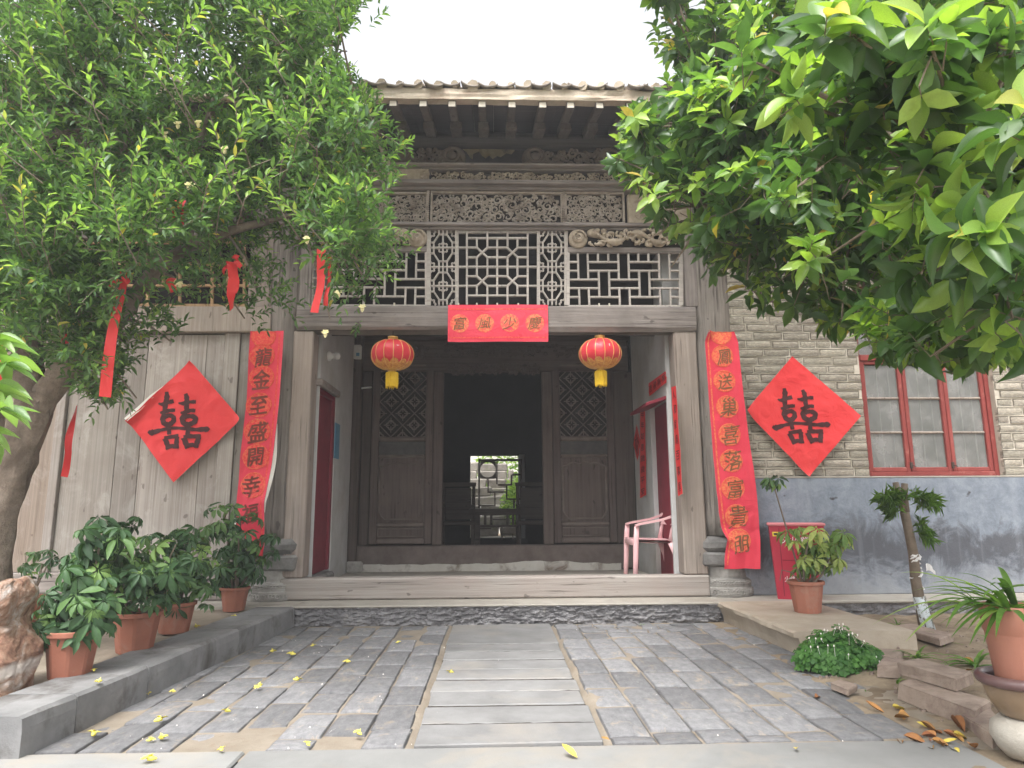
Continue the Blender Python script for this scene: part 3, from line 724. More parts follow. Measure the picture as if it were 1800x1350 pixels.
# dragon brackets beside the central lattice: deep scrolling bodies
def dragon(px0, px1, seed, flip):
    Y = YF - .02; x0, x1 = fx(px0, 420), fx(px1, 420); z0, z1 = fz(436), fz(404) ; rd = random.Random(seed); m = MB(); h = z1 - z0
    xr = x0 + h * .5 if not flip else x1 - h * .5
    m.lathe([(h * .50, 0), (h * .50, .03), (h * .44, .05), (h * .4, .045), (h * .33, .06), (0.001, .075)], (0, 0, 0), 24)
    m.v = [(xr + a, Y + .03 - c, (z0 + z1) / 2 + b) for a, b, c in m.v]; m.f = [f[::-1] for f in m.f]
    for q in range(3):
        m.tube([(xr + h * (.38 - .11 * q) * (1 - .35 * k / 15) * cos(q * 2 + k * .42), Y - .046 - .004 * q, (z0 + z1) / 2 + h * (.38 - .11 * q) * (1 - .35 * k / 15) * sin(q * 2 + k * .42)) for k in range(16)], [.012 - .0005 * k for k in range(16)], 5)
    n = 34
    pts = []
    L = (x1 - x0 - h) ; sx = x0 + h if not flip else x1 - h; d = 1 if not flip else -1
    for k in range(n): t = k / (n - 1); pts.append((sx + d * L * t, Y - .02 + .02 * sin(t * 17), (z0 + z1) / 2 + h * .27 * sin(t * 13 + 1)))
    m.tube(pts, [.028 + .012 * sin(k * .8) for k in range(n)], 7)
    for k in range(46):
        x = rd.uniform(min(sx, sx + d * L), max(sx, sx + d * L)); z = rd.uniform(z0 + .03, z1 - .025); r = rd.uniform(.018, .045); a0 = rd.uniform(0, 6); e = rd.choice((-1, 1)); q = []
        for j in range(9): t = j / 8; a = a0 + e * 4.5 * t; q.append((x + r * (1 - .6 * t) * cos(a), Y - rd.uniform(.0, .03) - .01 * sin(t * 3), z + r * (1 - .6 * t) * sin(a)))
        m.tube(q, [.010 + .007 * sin(j * .6) for j in range(9)], 5)
    for k in range(26):
        x = rd.uniform(min(sx, sx + d * L), max(sx, sx + d * L)); z = rd.uniform(z0 + .02, z1 - .02); a = rd.uniform(0, 6.28); L2 = rd.uniform(.04, .09)
        m.tube([(x + L2 * t * cos(a + t), Y - .03 - .02 * sin(t * 3), z + L2 * .5 * t * sin(a + t)) for t in (0, .3, .6, 1)], [.008, .02, .016, .003], 5, flat=(1, .5, 1))
    m.v = [(a, b, min(max(c, z0), z1)) for a, b, c in m.v]
    m.build('dragon_bracket', 'carved_wood_warm', H, smooth=True)
dragon(999, 1192, 3, False); dragon(566, 751, 4, True)
bx('recess_board', 'recess_shade', H, fx(560, 420), fx(750, 420), YF + .06, YF + .08, fz(440), fz(404), .002)
bx('recess_board', 'recess_shade', H, fx(1000, 420), fx(1200, 420), YF + .06, YF + .08, fz(440), fz(404), .002)
# cloud corbels under the purlin
def corbel(pxc, w_, seed):
    Y = YF + .03; c = atY(pxc, 277, Y); m = MB(); h = fz(256) - fz(297)
    for s_ in (-1, 1):
        for q in range(3):
            pts = []; R = h * (.46 - .07 * q)
            for k in range(22):
                a = (-.4 + k / 21 * 1.15 * 2 * pi); r = R * (1 - .25 * k / 21)
                pts.append((c.x + s_ * (w_ * .5 - h * .5) + s_ * r * cos(a), Y - .03 * q, fz(297) + h * .5 + r * sin(a)))
            m.tube(pts, .024 - .004 * q, 6)
        m.lathe([(h * .2, 0), (h * .2, .05), (h * .12, .07), (.001, .075)], (0, 0, 0), 18)
        o = len(m.v) - 72; m.v[o:] = [(c.x + s_ * (w_ * .5 - h * .5) + a, Y - cc, fz(297) + h * .5 + b) for a, b, cc in m.v[o:]]
    scrolls(m, c.x - w_ * .35, c.x + w_ * .35, fz(297), fz(262), Y - .02, 26, .02, .05, .012, seed, .03)
    m.build('cloud_corbel', 'carved_dark', H, smooth=True)
corbel(1005, 1.0, 1); corbel(752, .75, 2); corbel(560, .8, 3); corbel(1210, .7, 5)
bx('corbel_board', 'recess_shade', H, -4.9, 6, YF + .09, YF + .12, Z['fr_t'], fz(232), .002)
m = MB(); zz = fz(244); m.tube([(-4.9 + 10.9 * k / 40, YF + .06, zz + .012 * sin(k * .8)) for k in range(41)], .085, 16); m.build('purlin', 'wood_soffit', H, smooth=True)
m = MB()                                        # torn straw-coloured plaster patch on the board
pa = [(813, 262), (820, 267), (826, 276), (831, 280), (832, 270), (842, 266), (848, 274), (853, 278), (860, 273), (866, 279), (874, 274), (880, 276), (890, 269), (899, 271), (905, 264), (898, 260), (880, 261), (862, 258), (840, 261), (826, 258)]
m.prism([(fx(a, b, YF + .08), fz(b, YF + .08, a)) for a, b in pa], YF + .078, YF + .088); m.build('plaster_patch', 'old_straw', H)

# ---- eaves: rafters, soffit, board, tiles
YE = YF - .80
zs0 = fz(178, YE); zs1 = fz(207, YF - .3); slope = (zs1 - zs0) / (YF - .3 - YE)
XE0, XE1 = -5.4, 6.2
m = MB()
for k in range(60):                              # soffit boards laid side by side
    x0 = XE0 + (XE1 - XE0) * k / 60; x1 = x0 + (XE1 - XE0) / 60 - .003; d = random.uniform(-.004, .004)
    vs = [(x0, YE, zs0 + d), (x1, YE, zs0 + d), (x1, YF + .3, zs0 + slope * (YF + .3 - YE) + d), (x0, YF + .3, zs0 + slope * (YF + .3 - YE) + d)]
    m.convex(vs + [(a, b, c + .02) for a, b, c in vs], [(0, 1, 2, 3), (4, 5, 6, 7), (0, 1, 5, 4), (1, 2, 6, 5), (2, 3, 7, 6), (3, 0, 4, 7)])
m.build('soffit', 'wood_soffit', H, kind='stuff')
rs = (fx(1055, 184, YE) - fx(640, 184, YE)) / 8; xr = fx(640, 184, YE) - 14 * rs
while xr < XE1:
    hh = .055; ww = .034; ang = math.atan(slope)
    x = xr + random.uniform(-.012, .012); Lr = YF + .1 - YE
    for kind in (0, 1):
        if kind == 0: y0, y1, drop, ww2, hh2, mat = YE - .012, YF + .1, .0, .036, .064, ['wood_rafter', 'wood_rafter_end']
        else: y0, y1, drop, ww2, hh2, mat = YF - .36, YF + .15, .06, .045, .075, ['wood_rafter', 'wood_rafter']
        m = MB(); m.box(x - ww2, x + ww2, y0, y1, -drop - hh2 + .0, -drop - .002, .006)
        m.v = [(a + (.02 * random.random() if kind and a > x else 0), b, c + zs0 + slope * (b - YE)) for a, b, c in m.v]
        m.mi = [1 if all(abs(m.v[i][1] - y0) < .001 for i in f) else 0 for f in m.f]
        m.build('rafter', mat, H)
    xr += rs
m = MB()
def eb(u, v):
    x = XE0 + (XE1 - XE0) * u; za, zb = zs0 - .004, fz(157, YE - .03)
    return (x, YE - .035 - .012 * fbm(x * 3, v * 3, 2, 4) * (1 if 0 < v < 1 else 1), za + (zb - za) * v + .010 * fbm(x * 2.5, 1 + v, 7, 4) * v)
m.grid(260, 4, eb)
m.grid(260, 1, lambda u, v: (eb(u, 1)[0], eb(u, 1)[1] + .09 * v, eb(u, 1)[2]))
m.grid(260, 1, lambda u, v: (eb(u, 0)[0], eb(u, 0)[1] + .09 * (1 - v), eb(u, 0)[2]))
m.build('eave_board', 'fascia_mud', H)
# roof body: front and rear slopes reaching back over the hall
rsl = tan(radians(21)); zt = fz(157, YE - .03)
YRG = 9.6
m = MB()
m.grid(40, 12, lambda u, v: (XE0 + (XE1 - XE0) * u, YE - .02 + (YRG - YE) * v, zt + rsl * (YRG - YE) * v))
m.grid(40, 12, lambda u, v: (XE0 + (XE1 - XE0) * u, YRG - .02 + (13.4 - YRG) * v, zt + rsl * (YRG - YE) - rsl * (13.4 - YRG) * v))
roof = m.build('roof', 'roof_tile', H)
tl = []
for k in range(5):
    m = MB(); n = 8
    for j in range(3):
        for i in range(n + 1):
            t = -1 + 2 * i / n; m.v.append((t * .088 * (1 - .06 * j), j * .11, +.026 * t * t + .005 * fbm(t * 2, j, k * 3, 3)))
    for j in range(2):
        for i in range(n): a = j * (n + 1) + i; m.f.append((a, a + 1, a + n + 2, a + n + 1))
    o = len(m.v); m.v += [(a, b, c - .016) for a, b, c in m.v]; m.f += [tuple(i + o for i in f[::-1]) for f in m.f[:]]
    for i in range(n): m.f.append((i, i + o, i + 1 + o, i + 1))
    m.mi = [0] * len(m.f); tl.append(m.mesh('roof_tile', 'roof_tile', True, (0, 0, 0))[0])
xt = XE0 + .1
nt_ = 0
while xt < XE1 - .1:
    for j in range(3):
        y = YE - .075 + j * .14 + random.uniform(-.02, .02)
        M = Euler((math.atan(rsl) + random.gauss(0, .05), random.gauss(0, .10), random.gauss(0, .08))).to_matrix().to_4x4()
        link('roof_tile', random.choice(tl), (xt + random.uniform(-.02, .02), y, zt + .022 + rsl * (y - YE + .05) + random.uniform(-.006, .008)), roof, M)
    # mud and cover lump between the pans
    xt += rs * .62 * random.uniform(.92, 1.08)
m = MB(); xt = XE0 + .1 + rs * .31; random.seed(9)
while xt < XE1 - .1:
    r = random.uniform(.030, .05); pts = [(xt + random.uniform(-.012, .012), YE - .05 + .3 * t, zt + .025 + rsl * .3 * t + random.uniform(-.005, .012)) for t in (0, .15, .35, .6, 1)]
    m.tube(pts, [r * random.uniform(.7, 1.1) for _ in pts], 7); xt += rs * .62
m.build('mud_ridge', 'fascia_mud', roof, kind='stuff')

# ---- left wing: weathered board wall, rail, upper lattice
zt_, zb_ = fz(585), fz(1000)
cut = [-300, -200, -100, 0, 96, 112, 204, 246, 352, 384, 412, 452]
for i in range(len(cut) - 1):
    x0, x1 = fx(cut[i], 750) + .002, fx(cut[i + 1], 750) - .002
    thick = cut[i] in (96, 384)
    dy = {96: -.03, 384: -.012}.get(cut[i], random.uniform(.0, .010))
    bx('wall_plank', 'wood_brownplank' if cut[i] < 90 else 'wood_plank', H, x0, x1, YF + .02 + dy, YF + .07, zb_ + .002, zt_ - (.016 if 112 <= cut[i] < 384 else .002), .004)
bx('wall_rail', 'wood_post', H, -6, fx(478, 560), YF - .03, YF + .09, zt_, fz(541), .008)
bx('upright_block', 'wood_post', H, fx(438, 480), fx(478, 480), YF + .0, YF + .10, fz(540), fz(300), .006)
bx('wall_rail', 'wood_grey_x', H, -6, fx(455, 1000), YF - .02, YF + .09, ZP + .002, zb_, .008)
A = sub_empty('lattice_panel', (fx(340, 480), YF + .04, fz(480)))
def Bq(x0, y0, x1, y1, wd=.024): bar2(A, 'lattice_bar', (fx(x0, y0), fz(y0, x=x0)), (fx(x1, y1), fz(y1, x=x1)), wd, .03, YF + .04, 'wood_honey')
for x in range(-200, 460, 57): Bq(x, 420, x, 540, .026)
for y in (424, 462, 500, 536): Bq(-200, y, 440, y, .024 if y != 536 else .04)
for x in range(-172, 440, 114): Bq(x, 462, x, 500)
bx('upper_wall', 'wood_grey_x', H, -6, fx(455, 400), YF + .03, YF + .10, fz(420), fz(300), .004)
bx('shade_backing', 'void_shade', H, -6, -2.2, YF + .30, YF + .33, Z['beam_b'], 4.6, .0)  # dark backing added for the unlit space behind the left lattice
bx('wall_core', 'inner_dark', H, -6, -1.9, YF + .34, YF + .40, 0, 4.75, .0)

# ---- right wing: brick wall, dado, window
YB = YF + .03
XB0, XB1 = XCR + .15, 5.6
zd = fz(838, YB, 1500)
wx0, wx1 = fx(1517, 700, YB), fx(1757, 745, YB); wz0, wz1 = zd + .004, fz(500, YB, 1600)
wall = MB()
for q in ((XB0, wx0, 0), (wx1, XB1, 0)): wall.box(q[0], q[1], YB + .012, YB + .30, zd, 4.75, .002)
wall.box(wx0 + .001, wx1 - .001, YB + .012, YB + .30, wz1, 4.75, .002)
bw = wall.build('brick_wall', 'mortar', H)
brk = []
for k in range(8):
    m = MB(); m.box(-.5, .5, 0, .04, -.5, .5, .0, jit=0)
    m = MB(); nx, nz = 5, 3
    def bf(u, v, k=k):
        e = min(1, min(u, 1 - u) * 9, min(v, 1 - v) * 4)
        return (u - .5 + (.012 * fbm(v * 2, k, 3) if u in (0, 1) else 0), .010 * (1 - e) + .006 * fbm(u * 3, v * 2, k * 4.4, 3), v - .5 + (.022 * fbm(u * 2.5, k, 9) if v in (0, 1) else 0))
    us = [0, .04, .35, .7, .96, 1]; vv = [0, .16, .55, .88, 1]
    vs = [bf(u, v) for v in vv for u in us]; fs = [(j * 6 + i, j * 6 + i + 1, j * 6 + i + 7, j * 6 + i + 6) for j in range(4) for i in range(5)]
    ring = list(range(6)) + [j * 6 + 5 for j in range(1, 5)] + [24 + i for i in range(4, -1, -1)] + [j * 6 for j in range(3, 0, -1)]
    o = len(vs); vs += [(vs[i][0], .045, vs[i][2]) for i in ring]; L = len(ring); fs += [(ring[i], ring[(i + 1) % L], o + (i + 1) % L, o + i) for i in range(L)]
    m.add([Vector(v) for v in vs], [f[::-1] for f in fs][0:0] + fs); brk.append(m.mesh('brick', 'brick', True, (0, 0, 0))[0])
random.seed(31)
cand = []; ch = .0825; zc = zd + ch / 2 + .004; row = 0
while zc < 4.7:
    x = XB0 - random.uniform(0, .2)
    while x < XB1:
        L = random.choice((.27, .27, .25, .14)) * random.uniform(.95, 1.05); a, b = max(x, XB0), min(x + L, XB1); x += L + .014
        spans = [(a, b)]
        if wz0 < zc < wz1: spans = [(a, min(b, wx0)), (max(a, wx1), b)]
        for a, b in spans:
            if b - a > .05:
                px, py, _ = proj(((a + b) / 2, YB, zc)); vis = -10 < px < 1830 and py > 150
                cand.append((not (vis and py > 300), -py, a, b, zc + random.uniform(-.003, .003)))
    zc += ch; row += 1
cand.sort(); st = MB()
for i, (_, _, a, b, z) in enumerate(cand):
    c = ((a + b) / 2, YB - random.uniform(0, .008), z); me = random.choice(brk); s3 = (b - a, 1, ch - random.uniform(.013, .016))
    if i < 300: link('brick', me, c, bw, Euler((0, random.gauss(0, .008), random.gauss(0, .01))).to_matrix().to_4x4() @ Matrix.Diagonal((*s3, 1)))
    else: st.add([(v.co.x * s3[0] + c[0], v.co.y + c[1], v.co.z * s3[2] + c[2]) for v in me.vertices], [tuple(p.vertices) for p in me.polygons])
if st.v: st.build('brick_courses', 'brick', bw, smooth=True, kind='stuff')
m = MB()                                          # splayed jambs of the window
bx('dado_wall', 'dado_plaster', H, XB0 - .04, XB1, YB - .022, YB + .30, ZP + .0, zd - .012, .006)
bx('dado_cap', 'concrete', H, XB0 - .04, XB1, YB - .024, YB + .05, zd - .011, zd + .003, .004)
YW = YB + .10
win = sub_empty('window', ((wx0 + wx1) / 2, YW, (wz0 + wz1) / 2))
f = .045
for q in ((wx0 + .002, wx0 + f, wz0, wz1), (wx1 - f, wx1 - .002, wz0, wz1), (wx0 + f + .001, wx1 - f - .001, wz0, wz0 + f), (wx0 + f + .001, wx1 - f - .001, wz1 - f, wz1)):
    m = MB(); m.box(q[0], q[1], YW - .03, YW + .05, q[2], q[3], .005); m.build('window_frame', 'red_paint', win)
ztr = fz(630, YW, 1600); m = MB(); m.box(wx0 + f + .001, wx1 - f - .001, YW - .034, YW + .05, ztr - .03, ztr + .03, .006); m.build('window_frame', 'red_paint', win)
iw = (wx1 - wx0 - 2 * f) / 3
for i in range(3):
    a = wx0 + f + iw * i; b = a + iw; s = .042; za, zb = wz0 + f, ztr - .031
    for q in ((a + .002, a + s, za, zb), (b - s, b - .002, za, zb), (a + s + .001, b - s - .001, za, za + s), (a + s + .001, b - s - .001, zb - s * .8, zb)):
        m = MB(); m.box(q[0], q[1], YW - .018, YW + .022, q[2] + .001, q[3] - .001, .005); m.build('sash', 'red_paint', win)
    ph = (zb - s * .8 - za - s) / 3
    for k in range(3):
        z0 = za + s + ph * k
        if k: m = MB(); m.box(a + s + .001, b - s - .001, YW - .012, YW + .014, z0 - .010, z0 + .010, .006); m.build('glazing_bar', 'red_paint' if i < 0 else 'wood_post', win)
        m = MB(); m.box(a + s - .004, b - s + .004, YW + .006, YW + .010, z0 + .009 * (k > 0), z0 + ph - .009, .0); m.build('pane', 'window_glass', win)
    for k in range(3):
        xx = a + s + .03 + k * (iw - 2 * s) * .36; m = MB(); m.tube([(xx, YW + .045, za), (xx, YW + .045, zb)], .006, 6); m.build('window_rod', 'window_rod', win)
    m = MB(); m.box(a + .006, b - .006, YW + .006, YW + .010, ztr + .031, wz1 - f - .001, .0); m.build('pane', 'window_glass', win)
    if i: m = MB(); m.box(a - .02, a + .02, YW - .02, YW + .02, ztr + .031, wz1 - f - .001, .004); m.build('glazing_bar', 'red_paint', win)
    if i: m = MB(); m.box(a - .014, a + .014, YW - .032, YW - .019, wz0 + f + .03, wz0 + f + .09, .004); m.tube([(a, YW - .034, wz0 + f + .06), (a + .03, YW - .05, wz0 + f + .05)], .005, 5); m.build('window_latch', 'dark_metal', win)
bx('window_curtain', 'window_curtain', win, wx0 + .02, wx1 - .02, YW + .08, YW + .085, wz0, wz1, .0)
bx('wall_core', 'inner_dark', H, XCR - .2, XB1, YB + .32, YB + .38, 0, 4.75, .0)

# ---- porch: side walls, floor, ceiling
YP0 = YF + .165
bx('porch_floor', 'concrete', H, -1.69, 1.73, YF + .105, YI + .2, ZP - .05, ZFL, .004)
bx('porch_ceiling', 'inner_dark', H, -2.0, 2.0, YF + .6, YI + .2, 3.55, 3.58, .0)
XWL, XWR = -1.665, 1.70
def side_wall(x, sgn, d0, d1, zd0, zh, mat):
    t = .28 * sgn
    bx('porch_wall', mat, H, x, x + t, YP0, d0, ZFL - .05, 3.55, .006)
    bx('porch_wall', mat, H, x, x + t, d1, YI - .03, ZFL - .05, 3.55, .006)
    bx('porch_wall', mat, H, x + .001 * sgn, x + t, d0 + .001, d1 - .001, zh, 3.55, .004)
ylen = lambda px, x: (x * 1.0)
def y_on_wall(px, py, x):                       # depth at which a sight line meets a side wall
    d = ray(px, py); t = x / d.x; return d.y * t, CH + d.z * t
dl0, dl1 = YP0 + .012, y_on_wall(588, 800, XWL)[0]; zhl = y_on_wall(588, 696, XWL)[1]
dr1 = y_on_wall(1146, 800, XWR)[0]; dr0 = YP0 + .05; zhr = y_on_wall(1150, 712, XWR)[1]
side_wall(XWL, -1, dl0, dl1 - .02, 0, zhl, 'plaster_white'); side_wall(XWR, 1, dr0, dr1, 0, zhr, 'plaster_white')
bx('door_lintel', 'wood_grey_x', H, XWL - .26, XWL + .035, dl0 - .05, dl1 + .02, zhl, zhl + .07, .01)
bx('side_door', 'maroon_door', H, XWL - .06, XWL - .025, dl0 + .005, dl1 - .11, ZFL + .12, zhl - .06, .006)
bx('door_jamb', 'maroon_door', H, XWL - .08, XWL - .006, dl1 - .10, dl1 - .025, ZFL + .12, zhl - .003, .006)
bx('door_head', 'maroon_door', H, XWL - .2, XWL - .006, dl0 + .002, dl1 - .105, zhl - .055, zhl - .003, .006)
bx('door_step', 'base_brick', H, XWL - .2, XWL + .08, dl0 - .02, dl1 - .15, ZFL + .001, ZFL + .115, .02)
bx('side_door', 'maroon_door', H, XWR + .045, XWR + .08, dr0 + .01, dr1 - .01, ZFL + .02, zhr - .01, .006)
m = MB(); m.box(XWR - .20, XWR + .02, dr0 - .02, dr1 + .10, zhr - .01, zhr + .025, .006)
m.v = [(a, b, c - (XWR - a) * .35 if a < XWR else c) for a, b, c in m.v]; m.build('door_hood', 'maroon_door', H)
bx('porch_post', 'wood_dark_z', H, XWL + .001, XWL + .10, YI - .14, YI - .03, ZFL, 3.55, .01)
bx('post_stone', 'base_stone', H, XWL + .0, XWL + .19, YI - .20, YI - .142, ZFL + .001, ZFL + .13, .02)

# ---- inner screen: threshold, jambs, two door leaves, head board
iz = lambda y: fz(y, YI, 870); ixx = lambda x, y=850: fx(x, y, YI)
m = MB()
def thr(u, v):
    x = -1.64 + 3.30 * u; return (x, YI - .06 - .02 * (v < .4), ZFL + (iz(958) - ZFL) * v)
bx('inner_threshold', 'door_mould', H, XWL + .002, XWR - .002, YI - .07, YI + .08, ZFL + .02, iz(958), .01)
m = MB(); xs = np.linspace(ixx(628, 1000), ixx(1090, 1000), 70); edge = [iz(990) + .022 * fbm(x * 4, 1, 1, 5) + .03 * math.exp(-((x - .55) / .35) ** 2) for x in xs]   # peeling limewash along the foot
m.prism([(xs[0], ZFL + .003)] + [(xs[-1], ZFL + .003)] + [(x, z) for x, z in zip(xs[::-1], edge[::-1])], YI - .082, YI - .071); m.build('limewash_strip', 'plaster_peel', H)
for a, b in ((761, 778), (954, 972)): bx('door_jamb', 'wood_dark_z', H, ixx(a), ixx(b), YI - .05, YI + .08, iz(957), iz(655), .008)
bx('door_head', 'wood_dark_x', H, ixx(625), ixx(1110), YI - .05, YI + .08, iz(654), iz(600), .008)
m = MB(); scrolls(m, ixx(780), ixx(952), iz(662), iz(640), YI - .06, 60, .015, .03, .008, 12); scrolls(m, ixx(650), ixx(1080), iz(632), iz(606), YI - .06, 90, .015, .03, .007, 22); m.build('carving', 'wood_dark_x', H, kind='stuff')
bx('screen_board', 'wood_dark_x', H, XWL + .002, XWR - .002, YI, YI + .06, iz(599), 3.55, .004)
for a, b in ((618, 650), (1082, 1116)): bx('screen_board', 'wood_dark_z', H, max(ixx(a), XWL + .102), min(ixx(b), XWR - .002), YI - .02, YI + .05, iz(957), iz(655), .006)
def leaf(xa, xb):
    Yd = YI - .03; cx = (xa + xb) / 2
    A = sub_empty('door_leaf', (cx, Yd, (iz(957) + iz(655)) / 2)); s = .085
    def q(name, x0, x1, y0, y1, z0, z1, bev=.006, mat='wood_dark_z'): m = MB(); m.box(x0, x1, y0, y1, z0, z1, bev); return m.build(name, mat, A)
    z0, z1 = iz(955), iz(641)
    q('stile', xa, xa + s, Yd - .02, Yd + .03, z0, z1); q('stile', xb - s, xb, Yd - .02, Yd + .03, z0, z1)
    for ya, yb in ((955, 945), (925, 918), (805, 799), (776, 768), (646, 641)):
        q('rail', xa + s + .001, xb - s - .001, Yd - .028, Yd + .03, iz(ya), iz(yb), .014, 'door_mould')
    for ya, yb in ((945, 925), (918, 805), (799, 776)):
        q('door_panel', xa + s + .001, xb - s - .001, Yd + .004, Yd + .02, iz(ya) + .001, iz(yb) - .001, .004, 'wood_dark_z' if ya != 799 else 'slate_panel')
    # cartouche mouldings
    za, zb = iz(912), iz(814); x0, x1 = xa + s + .025, xb - s - .025; wv = x1 - x0; pts = []
    for t in np.linspace(0, 1, 21): pts.append((x0 + wv * (.12 + .76 * t), Yd - .0, zb - .025 + .022 * abs(sin(t * pi * 3)) ** .7 + .012 * (1 - abs(2 * t - 1))))
    for p in ((1, .93), (1, .86), (1.0, .14), (.95, .06), (.88, .0), (.12, .0), (.05, .06), (0, .14), (0, .86), (0, .93), (.12, .955)): pts.append((x0 + wv * p[0], Yd, za + (zb - za) * p[1]))
    m = MB(); m.tube(pts + [pts[0]], .012, 6, cap=False); m.build('cartouche', 'door_mould', A)
    za, zb = iz(942), iz(928); m = MB(); m.tube([(x0 - .01, Yd + .004, za), (x1 + .01, Yd + .004, za), (x1 + .01, Yd + .004, zb), (x0 - .01, Yd + .004, zb), (x0 - .01, Yd + .004, za)], .009, 5, cap=False); m.build('cartouche', 'door_mould', A)
    # lattice: quatrefoils joined by diagonal bars
    la, lb, lz0, lz1 = xa + s, xb - s, iz(768), iz(646); nx = 4; cw = (lb - la) / nx; nz = int(round((lz1 - lz0) / cw)); chh = (lz1 - lz0) / nz
    m = MB()
    for j in range(nz + 1):
        for i in range(nx + 1):
            c = (la + i * cw, lz0 + j * chh)
            if (i + j) % 2 == 0:
                r = cw * .36
                pts = [(min(max(c[0] + r * (1 + .16 * cos(4 * t)) * cos(t), la), lb), Yd, min(max(c[1] + r * (1 + .16 * cos(4 * t)) * sin(t), lz0), lz1)) for t in np.linspace(0, 2 * pi, 21)]
                m.tube(pts, .010, 4, cap=False)
                for k in range(4):
                    t = k * pi / 2; e = (c[0] + cw * .62 * cos(t), c[1] + chh * .62 * sin(t)); e = (min(max(e[0], la), lb), min(max(e[1], lz0), lz1)); m.tube([(c[0] + r * .3 * cos(t), Yd, c[1] + r * .3 * sin(t)), (e[0], Yd, e[1])], .006, 4)
                    t += pi / 4; e2 = (c[0] + r * .45 * cos(t), c[1] + r * .45 * sin(t))
            else:
                for k in range(4):
                    t = k * pi / 2; t2 = t + pi / 2; r = cw * .62
                    p, p2 = (c[0] + r * cos(t), c[1] + r * sin(t)), (c[0] + r * cos(t2), c[1] + r * sin(t2))
                    m2 = ((p[0] + p2[0]) / 2 , (p[1] + p2[1]) / 2)
    for i in range(-nz, nx + 1):                 # diagonals
        for sgn in (1, -1):
            seg = []
            for j in range(nz + 1):
                k = i + j if sgn == 1 else i + nz - j
                if 0 <= k <= nx: seg.append((la + k * cw, Yd + .006, lz0 + j * chh))
            if len(seg) > 1 and (i % 2 == 1 if sgn == 1 else (i + nz) % 2 == 1): m.tube([seg[0], seg[-1]], .0065, 4)
    m.build('lattice', 'door_lattice', A, kind='stuff')
    q('lattice_back', la, lb, Yd + .04, Yd + .05, lz0, lz1, .0, 'void_shade')
leaf(ixx(652), ixx(760)); leaf(ixx(973), ixx(1081))
# ---- hall behind
ox0, ox1 = fx(826, 870, YR), fx(912, 870, YR); oz0, oz1 = fz(946, YR), fz(800, YR)
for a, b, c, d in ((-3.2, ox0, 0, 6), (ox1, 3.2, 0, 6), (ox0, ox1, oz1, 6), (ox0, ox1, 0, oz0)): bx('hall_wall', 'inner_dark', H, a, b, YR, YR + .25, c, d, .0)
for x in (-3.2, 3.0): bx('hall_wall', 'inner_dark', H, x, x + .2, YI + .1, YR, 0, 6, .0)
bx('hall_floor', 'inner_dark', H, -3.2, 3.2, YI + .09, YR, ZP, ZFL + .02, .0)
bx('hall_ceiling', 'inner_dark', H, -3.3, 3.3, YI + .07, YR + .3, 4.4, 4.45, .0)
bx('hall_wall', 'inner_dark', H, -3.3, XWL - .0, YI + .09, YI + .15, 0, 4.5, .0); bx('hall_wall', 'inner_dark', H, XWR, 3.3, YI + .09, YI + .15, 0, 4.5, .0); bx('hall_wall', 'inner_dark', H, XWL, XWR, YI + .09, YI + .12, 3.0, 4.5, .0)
bx('opening_jamb', 'plaster_white', H, ox1 - .001, ox1 + .10, YR - .18, YR - .002, oz0, oz1, .004)
bx('gable_wall', 'garden_wall', H, -5.9, -5.7, YF + .4, YR + .3, 0, 4.75, .0); bx('gable_wall', 'garden_wall', H, 6.0, 6.2, YF + .4, YR + .3, 0, 4.75, .0)

# ================================================================== beyond the far opening
yg = YR + 1.6
m = MB(); m.grid(8, 8, lambda u, v: (-6 + 12 * u, YR + .2 + 14 * v, ZP - .01)); m.build('back_garden', 'soil', kind='structure')
st = thing('garden_steps', (-.6, yg, ZP), 'weathered stone garden steps seen through the far opening', 'steps')
random.seed(4)
for k in range(9):
    x = -1.6
    while x < .35:
        L = random.uniform(.45, .8); b = min(x + L, .5)
        m = MB(); m.box(x + .006, b - .006, yg + k * .34, yg + k * .34 + .42, ZP + k * .2 - .03, ZP + k * .2 + .19 + random.uniform(-.01, .01), .03, jit=.02); m.build('step_stone', 'garden_stone', st); x = b
bx('garden_wall', 'garden_wall', None, -5, 5, yg + 6.5, yg + 6.8, 0, 4.0, .01, label='pale far garden wall behind the stone steps', category='wall')

